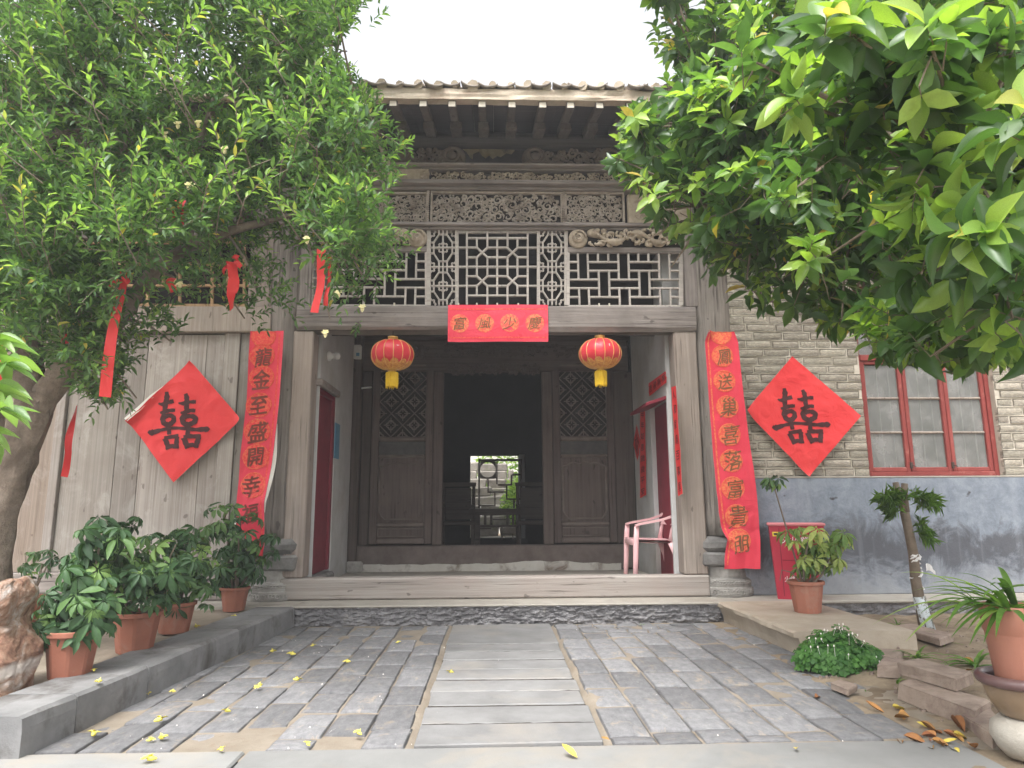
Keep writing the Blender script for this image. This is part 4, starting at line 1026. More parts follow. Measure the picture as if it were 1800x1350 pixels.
def leaf_geo(ns, fold=.18, bend=.12, tipw=.0, shape=.9):
    vs, fs = [], []
    for i in range(ns + 1):
        t = i / ns; wd = .5 * (sin(pi * t ** shape) ** .85 if 0 < t < 1 else 0); z = -bend * t * t; 
        if i in (0, ns): vs.append((t, 0, z))
        else: vs += [(t, -wd, z + fold * wd), (t, 0, z), (t, wd, z + fold * wd)]
    def ring(i): return [0] * 3 if i == 0 else ([len(vs) - 1] * 3 if i == ns else [1 + (i - 1) * 3 + k for k in range(3)])
    for i in range(ns):
        a, b = ring(i), ring(i + 1)
        for k in range(2):
            f = []
            for q in (a[k], b[k], b[k + 1], a[k + 1]):
                if q not in f: f.append(q)
            fs.append(tuple(f))
    return np.array(vs), fs
def leaves_mesh(name, tmpl, fs, Ms, tones, mat, smooth=True):
    """one mesh from many leaf transforms (n,3,4)"""
    Ms = np.asarray(Ms); n = len(Ms); k = len(tmpl)
    V = np.einsum('nij,kj->nki', Ms[:, :, :3], tmpl) + Ms[:, None, :, 3]
    V = V.reshape(-1, 3); org = (V.min(0) + V.max(0)) / 2
    tri = []; sizes = []
    base = [i for f in fs for i in f]; sz = [len(f) for f in fs]
    loops = (np.array(base)[None, :] + (np.arange(n) * k)[:, None]).ravel(); sizes = np.tile(sz, n)
    me = bpy.data.meshes.new(name); me.vertices.add(len(V)); me.vertices.foreach_set('co', (V - org).ravel())
    me.loops.add(len(loops)); me.loops.foreach_set('vertex_index', loops.astype(np.int32))
    me.polygons.add(len(sizes)); starts = np.concatenate(([0], np.cumsum(sizes)[:-1])).astype(np.int32)
    me.polygons.foreach_set('loop_start', starts)
    me.update(calc_edges=True); me.materials.append(MATS[mat])
    a = me.attributes.new('tone', 'FLOAT', 'FACE'); a.data.foreach_set('value', np.repeat(np.asarray(tones, dtype=np.float32), len(fs)))
    b = me.attributes.new('merged', 'FLOAT', 'FACE'); b.data.foreach_set('value', np.ones(len(sizes), dtype=np.float32))
    if smooth: me.polygons.foreach_set('use_smooth', np.ones(len(sizes), dtype=bool))
    return me, org
def frame_mat(p, d, up, L, W):
    d = d.normalized(); n = up - d * up.dot(d)
    n = n.normalized() if n.length > 1e-4 else d.orthogonal().normalized()
    s = n.cross(d); b_ = L * random.uniform(.6, 2.1); return np.array([[d.x * L, s.x * W, n.x * b_, p.x], [d.y * L, s.y * W, n.y * b_, p.y], [d.z * L, s.z * W, n.z * b_, p.z]])
def pinpoly(x, y, poly):
    c = False; j = len(poly) - 1
    for i in range(len(poly)):
        (xi, yi), (xj, yj) = poly[i], poly[j]
        if (yi > y) != (yj > y) and x < (xj - xi) * (y - yi) / (yj - yi) + xi: c = not c
        j = i
    return c
def rvec(rd): 
    while True:
        v = Vector((rd.uniform(-1, 1), rd.uniform(-1, 1), rd.uniform(-1, 1)))
        if .05 < v.length < 1: return v.normalized()
def crown(root, tmpl, fs, lv, mat, tmpl_big=None):
    """the 300 leaves that show largest become parts; the rest one mass"""
    sz = []
    for i, (Mx, L, tone) in enumerate(lv):
        x, y, k = proj((Mx[0, 3], Mx[1, 3], Mx[2, 3])); sz.append(L / k if -20 < x < 1820 and -20 < y < 1300 else 0)
    order = np.argsort(-np.array(sz)); big = set(order[:300].tolist())
    tb, fb = tmpl_big or (tmpl, fs)
    me = bpy.data.meshes.new('leaf'); me.from_pydata(tb.tolist(), [], fb); me.materials.append(MATS[mat]); me.polygons.foreach_set('use_smooth', [True] * len(fb)); me.update()
    rest = [(q[0], q[2]) for i, q in enumerate(lv) if i not in big]
    for i in big:
        Mx = lv[i][0]; A = Matrix(((*Mx[0, :3], 0), (*Mx[1, :3], 0), (*Mx[2, :3], 0), (0, 0, 0, 1)))
        link('leaf', me, Mx[:, 3], root, A)
    me, org = leaves_mesh('crown', tmpl, fs, [q[0] for q in rest], [q[1] for q in rest], mat)
    link('crown', me, org, root, kind='stuff')

def bush(name, c, r, n, L, label, cat, mat='leaf_garden', seed=1):
    rd = random.Random(seed); t = thing(name, (c[0], c[1], c[2]), label, cat); Ms, tn = [], []
    for i in range(n):
        d = rvec(rd); q = rd.uniform(.55, 1) ; p = Vector((c[0] + r[0] * d.x * q, c[1] + r[1] * d.y * q, c[2] + r[2] * (1 + d.z * q)))
        if p.z < c[2]: continue
        l = L * rd.uniform(.7, 1.3); Ms.append(frame_mat(p, d + rvec(rd) * .9, Vector((0, 0, 1)) + rvec(rd) * .5, l, l * .45)); tn.append(rd.random())
    me, org = leaves_mesh('foliage', *LEAF3, Ms, tn, mat); link('foliage', me, org, t, kind='stuff')
    m = MB()
    for k in range(4): m.tube([(c[0] + rd.uniform(-.05, .05), c[1], c[2] - .03), (c[0] + rd.uniform(-.3, .3) * r[0], c[1] + rd.uniform(-.3, .3) * r[1], c[2] + r[2])], [.03, .012], 6)
    m.build('stem', 'bark', t); return t
LEAF3 = leaf_geo(3); LEAF2 = leaf_geo(2, .25, .1); LEAF5 = leaf_geo(6, .30, .22)
bush('garden_bush', (.75, yg + .9, ZP), (.55, .6, .75), 1500, .13, 'bright green bush right of the garden steps beyond the hall', 'bush', seed=2)
bush('garden_bush', (.35, yg + 4.2, ZP + .9), (.8, .6, .9), 1200, .15, 'yellow-green bush at the head of the garden steps', 'bush', seed=3)
bush('garden_bush', (-.95, yg + .15, ZP + .2), (.22, .2, .45), 300, .11, 'small green plant on the left of the garden steps', 'bush', seed=5)

# curio shelf, table, chair in the dark hall
YT = YR - 1.4
def SP(u, v): q = atY(770 + u / 6.135, 750 + v / 6.135, YT); return q.x, q.z
c = SP(660, 610); shelf = thing('curio_shelf', (c[0], YT, SP(660, 900)[1]), 'dark fretwork curio shelf with a round moon opening silhouetted in the hall', 'shelf')
def sb(name, u0, v0, u1, v1, w_=.02, dp=.22):
    (xa, za), (xb, zb) = SP(u0, v0), SP(u1, v1); m = MB()
    m.box(min(xa, xb) - w_ / 2, max(xa, xb) + w_ / 2, YT - dp / 2, YT + dp / 2, min(za, zb) - w_ / 2, max(za, zb) + w_ / 2, .003); m.build(name, 'wood_dark_x', shelf)
for q in ((443, 360, 443, 872), (635, 382, 635, 612), (793, 528, 793, 615), (740, 643, 740, 768), (540, 572, 540, 690), (613, 718, 613, 838), (818, 793, 818, 872), (897, 372, 897, 872)): sb('upright', *q)
for q in ((443, 360, 897, 360), (652, 628, 793, 628), (809, 517, 885, 517), (740, 781, 885, 781), (540, 705, 740, 705), (455, 852, 613, 852)): sb('shelf_board', *q)
(x0, z1), (x1, z0) = SP(455, 375), SP(625, 562); cx, cz = SP(537, 465); r = abs(SP(620, 465)[0] - cx)
m = MB(); n = 40
for k in range(n):                               # moon board: square with a round hole
    t0, t1 = 2 * pi * k / n, 2 * pi * (k + 1) / n
    def sq(t): s = max(abs(cos(t)) / ((x1 - x0) / 2), abs(sin(t)) / ((z1 - z0) / 2)); return ((x0 + x1) / 2 + cos(t) / s, (z0 + z1) / 2 + sin(t) / s)
    a, b = sq(t0), sq(t1); p = (cx + r * cos(t0), cz + r * sin(t0)), (cx + r * cos(t1), cz + r * sin(t1))
    m.add([(p[0][0], YT - .05, p[0][1]), (a[0], YT - .05, a[1]), (b[0], YT - .05, b[1]), (p[1][0], YT - .05, p[1][1]), (p[0][0], YT + .05, p[0][1]), (p[1][0], YT + .05, p[1][1])], [(0, 1, 2, 3), (0, 3, 5, 4)])
m.build('moon_board', 'wood_dark_x', shelf)
tb = thing('hall_table', (SP(640, 1190)[0], YT - .5, ZFL + .02), 'dark carved side table with fretted apron in front of the curio shelf', 'table')
def tbx(name, u0, v0, u1, v1, y0=-.7, y1=-.3):
    (xa, za), (xb, zb) = SP(u0, v0), SP(u1, v1); bx(name, 'wood_dark_x', tb, xa, xb, YT + y0, YT + y1, min(za, zb), max(za, zb), .004)
tbx('table_top', 345, 885, 905, 945)
for u in (412, 830): tbx('leg', u, 946, u + 46, 1275, -.68, -.62); tbx('leg', u, 946, u + 46, 1275, -.38, -.32)
for u in (500, 562, 726, 782): tbx('apron_bar', u, 946, u + 26, 1044, -.66, -.62)
tbx('apron_rail', 459, 1045, 829, 1068, -.66, -.62); tbx('apron_rail', 590, 984, 724, 996, -.65, -.63)
for q in ((459, 1076, 575, 1088), (676, 1069, 690, 1190), (690, 1132, 800, 1143), (788, 1143, 800, 1190)): tbx('fret_bar', *q, -.65, -.63)
def hall_chair(x, y, label):
    t = thing('hall_chair', (x, y, ZFL + .02), label, 'chair', 'old wooden chairs in the dark hall')
    z = ZFL + .02; B = lambda n, *q: bx(n, 'wood_dark_x', t, x + q[0], x + q[1], y + q[2], y + q[3], z + q[4], z + q[5], .006)
    B('seat', -.26, .26, -.24, .24, .45, .50)
    for sx in (-.25, .20):
        B('leg', sx, sx + .05, -.23, -.18, 0, .449); B('leg', sx, sx + .05, .18, .23, 0, .449); B('arm', sx, sx + .05, -.2, .2, .70, .735); B('arm_post', sx, sx + .05, -.2, -.16, .501, .699); B('back_post', sx, sx + .05, .18, .225, .501, 1.0)
    B('backrest', -.19, .19, .185, .21, .52, .98); B('crest_rail', -.26, .26, .18, .23, 1.001, 1.06)
hall_chair(SP(230, 900)[0], YT - .5, 'dark wooden armchair left of the hall table'); hall_chair(SP(1010, 900)[0], YT - .5, 'dark wooden armchair right of the hall table')

# ================================================================== RED PAPERS
def interp(rows, t):
    t = max(0, min(1, t)) * (len(rows) - 1); i = min(int(t), len(rows) - 2); f = t - i
    return tuple(rows[i][k] * (1 - f) + rows[i + 1][k] * f for k in range(len(rows[0])))
def banner(rows, Y, label, chars, cy, med, seed, font_dx, med_r=25, ink='ink_brown', edge=1, curls=()):
    R = [(atY(a, y, Y).x, atY(b, y, Y).x, atY((a + b) / 2, y, Y).z, y) for y, a, b in rows]
    top, bot = R[0][2], R[-1][2]
    ROW = []                                      # resample by height
    for k in range(61):
        z = top + (bot - top) * k / 60
        for i in range(len(R) - 1):
            if R[i][2] >= z >= R[i + 1][2] or i == len(R) - 2:
                f = (z - R[i][2]) / (R[i + 1][2] - R[i][2]); f = max(0, min(1, f)); ROW.append((R[i][0] * (1 - f) + R[i + 1][0] * f, R[i][1] * (1 - f) + R[i + 1][1] * f, z)); break
    def pos(u, v, off=0.0):
        a, b, z = interp(ROW, v); x = a + (b - a) * u
        w_ = .006 * sin(x * 9 + z * 3 + seed) + .013 * fbm(x * 3, z * 2.2, seed, 3) * (.4 + v * v * 1.8) + .010 * abs(fbm(x * 7 + z, z * 2.5 - x * 2, seed + 8, 3)) * (.3 + 1.5 * v * v)
        e = max(0, abs(u - .5) - .40) / .1; w_ -= .012 * e * (1 + fbm(z * 2, u, seed + 3, 2))
        for (cu, cv, rr, hgt) in curls:
            dd = sqrt(((u - cu) * .4) ** 2 + ((v - cv) * 2.4) ** 2); w_ -= hgt * max(0, 1 - dd / rr) ** 2
        return (x, Y + w_ - off, z + .004 * fbm(u * 4, v * 2, seed))
    t = thing('couplet_banner', pos(.5, 1), label, 'banner', 'red paper couplets on the porch columns')
    m = MB(); m.grid(16, 120, lambda u, v: pos(u, 1 - v)); m.grid(16, 120, lambda u, v: pos(u, 1 - v, -.0025), 1, True)
    m.build('sheet', ['red_banner', 'paper_back'], t, smooth=True)
    def place(x, z, off):                        # world x, z -> the sheet's surface
        v = (z - top) / (bot - top); a, b, _ = interp(ROW, v); return pos((x - a) / (b - a), v, off)
    for i, (px, py) in enumerate(med):
        c = atY(px, py, Y); r = med_r / CF * Y * 1.02; m = MB(); n = 28
        vs = [place(c.x, c.z, .0020)]; fs = []
        for rr in (.5, 1.0):
            for k in range(n): a = 2 * pi * k / n; zz = min(top - .004, max(bot + .004, c.z + r * rr * sin(a))); vs.append(place(c.x + r * rr * cos(a), zz, .0020))
        for k in range(n): k2 = (k + 1) % n; fs += [(0, 1 + k, 1 + k2), (1 + k, 1 + n + k, 1 + n + k2, 1 + k2)]
        m.add(vs, fs); m.build('medallion', 'medallion' if ink == 'ink_print' or edge == 2 else 'medallion_faint', t)
        m = MB(); pts = [place(c.x + r * .93 * cos(a), min(top - .004, max(bot + .004, c.z + r * .93 * sin(a))), .003) for a in np.linspace(0, 2 * pi, 33)]; m.tube(pts, .0028, 4, cap=False); m.build('ring', 'medallion', t)
    for ch, (px, py), s in chars:
        V, F = glyph(ch); c = atY(px, py, Y); sz = s / CF * Y * .96; rd = random.Random(ord(ch))
        sh = rd.uniform(.06, .25); ph = rd.uniform(0, 6); m = MB(); vs = []
        for x, y in V:
            x2 = x * .90 + .035 * sin(y * 7 + ph) + sh * y * .5; y2 = y * 1.02 + .13 * x + .03 * sin(x * 8 + ph * 2)
            vs.append((x2, y2))
        for q, (ex, ey) in enumerate(((0, 0), (.022, .008), (-.02, .012), (.004, -.02)) if edge == 1 else ((0, 0), (.012, .006))): m.add([place(c.x + (x + ex) * sz, c.z + (y + ey) * sz, .0042 + q * .0002) for x, y in vs], F); m.build('character', ink if ink != 'ink_print' else 'ink_brown', t)
    if edge == 1:
        for e, v0, v1, sg in ((1, .42, .80, 1), (0, .80, .90, -1)):
            m = MB(); m.grid(1, 16, lambda u, v: tuple(Vector(pos(e, v0 + (v1 - v0) * v)) + Vector((sg * .030 * u * sin(pi * v) + sg * .002, .004 + .012 * u, 0)))); m.build('loose_edge', 'paper_back', t)
    for e in ((.1,) if edge == 2 else ((.87,) if edge == 1 else ())):
        m = MB(); m.grid(1, 80, lambda u, v: pos(e + .045 * (u - .5), .985 - .97 * v, .002)); m.build('border_stripe', 'medallion_faint' if edge != 2 else 'medallion', t)
    return t
YBN = YF - .145
Lrows = [(582, 440, 500), (700, 434, 492), (800, 424, 480), (890, 416, 468), (925, 420, 467), (960, 440, 466), (985, 446, 462)]
lch = list(zip('龍金至盛開幸福', [(463, 628), (459, 667), (454, 713), (453, 759), (450, 803), (443, 855), (441, 903)], [33, 36, 34, 36, 31, 36, 33]))
banner(Lrows, YBN, 'red couplet paper on the left porch column, its foot torn among the potted plants', lch, 0, [(464, 582 + 8), (461, 625), (460, 664), (455, 712), (452, 758), (450, 803), (446, 853)], 2, 0, 22, 'ink_brown', 1, ((1, .75, .5, .07), (0, .85, .2, .04)))
Rrows = [(583, 1243, 1290), (600, 1238, 1297), (700, 1245, 1307), (800, 1253, 1320), (900, 1263, 1332), (930, 1269, 1335), (948, 1277, 1336), (1000, 1272, 1336)]
rch = list(zip('鳳送巢喜落富貴朋', [(1274, 627), (1274, 671), (1281, 716), (1284, 765), (1288, 810), (1292, 860), (1298, 908), (1303, 957)], [31, 30, 34, 36, 36, 34, 38, 30]))
banner(Rrows, YBN, 'red couplet paper with printed discs on the right porch column beside the brick wall', rch, 0, [(1267, 587), (1270, 626), (1273, 670), (1278, 715), (1282, 764), (1285, 810), (1288, 858), (1295, 907), (1300, 950)], 5, 0, 20, 'ink_soft', 2, ((0, 0, .14, .06), (0, .88, .16, .05)))
# horizontal banner on the beam
Y0 = YF - .10
a, b = atY(787, 600, Y0), atY(963, 536, Y0)
t = thing('horizontal_banner', ((a.x + b.x) / 2, Y0, a.z), 'red horizontal paper banner with four printed discs pasted on the door beam', 'banner')
def hpos(x, z, off=0.0): return (x, Y0 + .006 * sin(x * 7) + .008 * fbm(x * 4, z * 5, 2, 3) + .012 * max(0, (Z['beam_b'] - z)) / .1 - off, z + .004 * sin(x * 6))
m = MB(); m.grid(30, 12, lambda u, v: hpos(a.x + (b.x - a.x) * u, a.z + (b.z - a.z) * v)); m.grid(30, 12, lambda u, v: hpos(a.x + (b.x - a.x) * u, a.z + (b.z - a.z) * v, -.0025), 1, True)
m.build('sheet', ['red_banner', 'paper_back'], t, smooth=True)
for ch, px in zip('富風少慶', (808, 852, 896, 940)):
    c = atY(px, 568, Y0); r = 17 / CF * Y0; m = MB(); n = 26; vs = [hpos(c.x, c.z, .002)]; fs = []
    for k in range(n): q = 2 * pi * k / n; vs.append(hpos(c.x + r * cos(q), c.z + r * sin(q), .002)); fs.append((0, 1 + k, 1 + (k + 1) % n))
    m.add(vs, fs); m.build('medallion', 'medallion', t)
    V, F = glyph(ch); m = MB()
    for q, (ex, ey) in enumerate(((0, 0), (.018, .008))): m.add([hpos(c.x + (x + ex) * r * 1.35 + .25 * y * r, c.z + (y + .12 * x + ey) * r * 1.35, .004 + q * .0002) for x, y in V], F)
    m.build('character', 'ink_soft', t)
for z in (a.z + (b.z - a.z) * .11, a.z + (b.z - a.z) * .88):
    m = MB(); m.grid(24, 1, lambda u, v: hpos(a.x + .01 + (b.x - a.x - .02) * u, z + .012 * (v - .5), .002)); m.build('border_stripe', 'medallion_faint', t)
# double-happiness diamonds
HAPPY = [([(460, 400), (466, 450), (458, 520), (452, 580)], [14, 26, 24, 20]), ([(388, 512), (430, 522), (480, 505), (532, 490)], [6, 20, 17, 22]), ([(412, 605), (450, 598), (500, 582), (552, 580)], [8, 22, 19, 16]),
         ([(455, 610), (440, 665), (465, 712), (510, 715), (545, 680), (535, 640), (490, 632), (455, 655)], [22, 25, 25, 24, 24, 20, 22, 20]), ([(496, 715), (505, 760), (512, 815)], [24, 22, 18]),
         ([(315, 782), (350, 795), (430, 772), (540, 752), (660, 758), (760, 768), (860, 765), (888, 778)], [10, 30, 17, 15, 16, 18, 28, 16]),
         ([(478, 850), (500, 900), (525, 955)], [26, 24, 26]), ([(470, 850), (530, 838), (605, 830)], [18, 18, 22]), ([(592, 838), (592, 890), (590, 950)], [22, 22, 28]), ([(520, 930), (560, 925), (595, 930)], [24, 18, 22]),
         ([(640, 418), (655, 460), (660, 520), (662, 590)], [16, 24, 24, 20]), ([(580, 510), (630, 515), (690, 500), (745, 498)], [6, 20, 16, 20]), ([(605, 605), (650, 600), (700, 582), (745, 585)], [8, 22, 18, 18]),
         ([(655, 605), (628, 660), (650, 710), (700, 715), (745, 690), (745, 650), (690, 636), (648, 652)], [20, 26, 25, 24, 26, 24, 20, 20]), ([(690, 712), (692, 760), (690, 820)], [24, 22, 20]),
         ([(660, 845), (680, 900), (705, 945)], [28, 24, 26]), ([(655, 842), (720, 832), (815, 836)], [18, 20, 24]), ([(795, 840), (785, 890), (770, 940)], [24, 24, 28]), ([(700, 922), (740, 915), (785, 925)], [24, 20, 22])]
def diamond(corners, Y, label, seed, curl, hc, hs):
    T, Rr, Bt, Lf = [atY(x, y, Y) for x, y in corners]
    c = (T + Rr + Bt + Lf) / 4
    t = thing('double_happiness_diamond', (c.x, Y, Bt.z), label, 'paper sign', 'double happiness papers beside the porch')
    def inv(x, z):                                # bilinear inverse, a few Newton steps
        u = v = .5
        for _ in range(8):
            p = T * (1 - u) * (1 - v) + Rr * u * (1 - v) + Lf * (1 - u) * v + Bt * u * v
            du = (Rr - T) * (1 - v) + (Bt - Lf) * v; dv = (Lf - T) * (1 - u) + (Bt - Rr) * u; e = Vector((x - p.x, z - p.z)); D = du.x * dv.z - du.z * dv.x
            u += (e.x * dv.z - e.y * dv.x) / D; v += (du.x * e.y - du.z * e.x) / D
        return u, v
    def pos(u, v, off=0.0):
        p = T * (1 - u) * (1 - v) + Rr * u * (1 - v) + Lf * (1 - u) * v + Bt * u * v
        w_ = .010 * fbm(p.x * 2.5, p.z * 2.5, seed, 3) + .010 * abs(fbm(p.x * 5 + p.z * 3, p.z * 4 - p.x * 2, seed + 4, 4))
        for cu, cv, r, h in curl: w_ -= h * max(0, 1 - sqrt((u - cu) ** 2 + (v - cv) ** 2) / r) ** 2
        if seed == 1: w_ -= .035 * max(0, (.08 - u) / .08) * max(0, min(1, (v - .3) * 3))
        return (p.x, Y + w_ - off, p.z)
    m = MB(); m.grid(40, 40, lambda u, v: pos(u, 1 - v)); m.grid(40, 40, lambda u, v: pos(u, 1 - v, -.003), 1, True)
    for k in range(40):
        for (f0, f1) in ((lambda s: (0, s),) * 2, (lambda s: (1, s),) * 2, (lambda s: (s, 0),) * 2, (lambda s: (s, 1),) * 2):
            m.add([pos(*f0(k / 40)), pos(*f0((k + 1) / 40)), pos(*f0((k + 1) / 40), -.003), pos(*f0(k / 40), -.003)], [(0, 1, 2, 3)], 1)
    m.build('sheet', ['red_paper', 'paper_back'], t, smooth=True)
    if seed == 1:
        m = MB(); o_ = Vector((-.020, 0, .020)); q_ = [(0, .42), (0, .6), (0, .8), (0, .99)]; vs = []
        for i, (u, v) in enumerate(q_): p = Vector(pos(u, v)); vs += [p + Vector((.01, .006, -.01)), p + o_ * (.2, .8, 1, .9)[i] + Vector((0, .008, 0))]
        m.add(vs, [(2 * i, 2 * i + 2, 2 * i + 3, 2 * i + 1) for i in range(3)]); m.build('loose_edge', 'paper_back', t)
    m = MB(); cc = atY(*hc, Y); k_ = hs / 580 / CF * Y * 1.02
    for i, (pts, ws) in enumerate(HAPPY):
        brush(m, [((x - 600) * k_, (690 - y) * k_) for x, y in pts], [w_ * k_ for w_ in ws], lambda x, z, off: pos(*inv(cc.x + x, cc.z + z), .0032 + off), i * .00015)
    m.build('character', 'ink', t)
diamond([(1393, 626), (1514, 731), (1422, 838), (1311, 722)], YB - .045, 'red diamond paper with a double happiness character on the brick wall', 6, [(0, 1, .14, .05), (1, 1, .1, .03)], (1407, 733), 103)
diamond([(334, 634), (424, 737), (305, 848), (226, 741)], YF - .03, 'red diamond paper with a double happiness character on the wooden plank wall', 1, [(0, 1, .2, .03), (1, 0, .10, .05), (0, 0, .1, .02)], (315, 741), 103)

# papers on the porch's right wall
xr_ = XWR - .012
def wallpaper(label, pts, chars, mat='red_paper', chr_mat='ink', name='paper_strip', cat='paper sign'):
    P_ = [Vector((xr_, *y_on_wall(px, py, xr_))) for px, py in pts]
    c = sum(P_, Vector()) / 4; t = thing(name, (c.x, c.y, min(p.z for p in P_)), label, cat)
    def pos(u, v, off=0.): p = P_[0] * (1 - u) * (1 - v) + P_[1] * u * (1 - v) + P_[3] * (1 - u) * v + P_[2] * u * v; return (p.x - .006 * fbm(u * 2, v * 4, 1) - off, p.y, p.z)
    m = MB(); m.grid(4, 20, lambda u, v: pos(u, v)); m.grid(4, 20, lambda u, v: pos(u, v, -.003), 1, True); m.build('sheet', [mat, 'paper_back'], t)
    n = len(chars[0]) if chars else 0
    for i in range(n):
        V, F = glyph(chars[0][i]); m = MB(); q = []
        for x, y in V:
            if chars[1] == 'v': q.append(pos(.5 + x * .62, (i + .5 - y * .62) / n, .003))
            else: q.append(pos((i + .5 + x * .7) / n, .5 - y * .55, .003))
        m.add(q, F); m.build('character', chr_mat, t)
wallpaper('small red paper over the right porch door reading four characters', [(1140, 674), (1170, 652), (1172, 672), (1141, 697)], ('吉星高照', 'h'))
wallpaper('narrow red couplet left of the maroon porch door', [(1125, 718), (1134, 719), (1136, 870), (1125, 876)], ('年年如意歲歲平安', 'v'))
wallpaper('long red couplet between the maroon porch door and the right post', [(1180, 681), (1188, 678), (1200, 868), (1192, 872)], ('人和家順百事興', 'v'))
P4 = [(1119, 745), (1126, 778), (1121, 811), (1113, 782)]
wallpaper('small faded red diamond paper on the right porch wall', P4, ('福', 'v'), 'red_ribbon', 'ink')

# small fittings on the porch walls
pl = y_on_wall(593, 745, XWL); pl2 = y_on_wall(589, 806, XWL); 
bx('blue_placard', 'placard_blue', None, XWL + .001, XWL + .012, pl2[0] - .08, pl2[0] + .13, pl2[1], pl[1], .002, label='narrow blue notice plate on the left porch wall', category='notice')
q = y_on_wall(577, 626, XWL); m = MB(); m.lathe([(.05, 0), (.05, .02), (.03, .035), (.028, .07), (.036, .075), (.03, .11), (.001, .125)], (0, 0, 0), 18); m.v = [(XWL + c, q[0] + a, q[1] + b) for a, b, c in m.v]
m.build('bulb_holder', 'white_plastic', smooth=True, label='white round bulb holder high on the left porch wall', category='lamp holder')
c = atY(628, 619, YI - .2); t = thing('meter_box', (c.x, YI - .16, c.z - .08), 'small white electric box high in the left porch corner', 'electric box')
bx('case', 'white_plastic', t, c.x - .045, c.x + .045, YI - .21, YI - .142, c.z - .08, c.z + .09, .008); bx('cover', 'placard_blue', t, c.x - .01, c.x + .03, YI - .214, YI - .211, c.z - .05, c.z - .01, .001)
c = atY(626, 684, YI - .1); t = thing('tube_lamp', (c.x, YI - .1, c.z), 'short white tube lamp jutting from the left porch corner', 'lamp')
bx('mount', 'white_plastic', t, c.x - .012, c.x + .012, YI - .13, YI - .06, c.z - .04, c.z + .04, .004); m = MB(); m.tube([(c.x + .012, YI - .1, c.z), (c.x + .10, YI - .12, c.z + .012), (c.x + .19, YI - .14, c.z + .016)], .011, 8); m.build('tube', 'white_plastic', t, smooth=True)

# ================================================================== LANTERNS
def lantern(px, py, label, rot):
    Y = YF + .02; c = atY(px, py, Y); Rr = 38 / CF * Y * 1.0; Hh = Rr * .72
    t = thing('red_lantern', (c.x, Y, c.z), label, 'lantern', 'red lanterns hanging in the porch')
    prof = [(Rr * cos(a) ** .8, Hh * sin(a)) for a in np.linspace(-1.28, 1.30, 25)]
    nr = 14
    m = MB(); m.lathe(prof, (c.x, Y, c.z), nr * 6, rfun=lambda t_, j: 1 - .022 * (1 - abs(cos(t_ * nr / 2 + rot))) ** 1.0 + .004 * fbm(cos(t_) * 6, sin(t_) * 6, j * .3)); m.build('lantern_shade', 'lantern_red', t, smooth=True)
    for k in range(nr):
        a = 2 * (k * pi / nr) - 2 * rot / nr; m = MB(); m.tube([(c.x + (r * 1.004) * cos(a), Y + (r * 1.004) * sin(a), c.z + z) for r, z in prof], .0035, 4); m.build('rib', 'gold_trim', t)
    m = MB(); skirt = [(r * 1.02, z) for r, z in prof if z < -Hh * .60]
    zt = max(z for r, z in skirt); m.lathe(skirt, (c.x, Y, c.z), 72); 
    n = 72; o = len(m.v)                        # lotus-petal edge of the skirt
    rr = max(r for r, z in skirt)
    for k in range(12):
        pts = []
        for q in range(7): a = (k + q / 6) * 2 * pi / 12; h = Hh * .24 * sin(pi * q / 6) ** .7; r2 = Rr * cos(max(-1.28, -math.asin(min(1, -(zt + h) / Hh)))) ** .8 * 1.015; pts.append(((c.x + rr * cos(a), Y + rr * sin(a), c.z + zt), (c.x + r2 * cos(a), Y + r2 * sin(a), c.z + zt + h)))
        m.add([p for pr in pts for p in pr], [(2 * i, 2 * i + 2, 2 * i + 3, 2 * i + 1) for i in range(6)])
    m.build('gold_skirt', 'gold_net', t)
    r0 = prof[-1][0]; m = MB(); m.lathe([(Rr * .36, Hh * .94), (Rr * .22, Hh * 1.0), (Rr * .20, Hh * 1.07), (Rr * .24, Hh * 1.08), (Rr * .24, Hh * 1.22), (Rr * .2, Hh * 1.23), (.001, Hh * 1.23)], (c.x, Y, c.z), 24); m.build('top_collar', 'gold_trim', t, smooth=True)
    m = MB(); m.lathe([(prof[0][0] * 1.02, prof[0][1] + .004), (Rr * .18, -Hh * 1.0), (Rr * .15, -Hh * 1.06), (Rr * .2, -Hh * 1.10), (.001, -Hh * 1.10)], (c.x, Y, c.z), 20); m.build('bottom_collar', 'gold_trim', t, smooth=True)
    m = MB(); rd = random.Random(int(px)); m.lathe([(Rr * .12, -Hh * 1.10), (Rr * .27, -Hh * 1.17), (Rr * .285, -Hh * 1.3), (Rr * .275, -Hh * 2.1)], (c.x, Y, c.z), 60, rfun=lambda t_, j: 1 + .05 * sin(t_ * 20) + .02 * fbm(cos(t_) * 9, sin(t_) * 9, 1))
    for k in range(46):
        a = rd.uniform(0, 6.28); q = Rr * rd.uniform(.2, .285); ze = -Hh * rd.uniform(2.06, 2.24)
        m.tube([(c.x + q * cos(a), Y + q * sin(a), c.z - Hh * 1.2), (c.x + q * 1.03 * cos(a + .05), Y + q * 1.03 * sin(a + .05), c.z - Hh * 1.7), (c.x + q * cos(a + .08), Y + q * sin(a + .08), c.z + ze)], .0042, 4)
    m.build('tassel', 'tassel_yellow', t)
    m = MB(); m.tube([(c.x, Y, c.z + Hh * 1.2), (c.x, Y, Z['beam_b'] + .01)], .004, 5); m.build('hanging_cord', 'dark_metal', t)
    a = -1.15; m = MB(); m.box(-.02, .02, -.001, .001, -.012, .012, 0); Mx = Matrix.Translation((c.x + Rr * .93 * cos(a), Y + Rr * .93 * sin(a), c.z + Hh * .33)) @ Matrix.Rotation(a + pi / 2, 4, 'Z') @ Matrix.Rotation(-.35, 4, 'X')
    m.v = [tuple(Mx @ Vector(v)) for v in m.v]; m.build('sticker', 'paper_back', t)
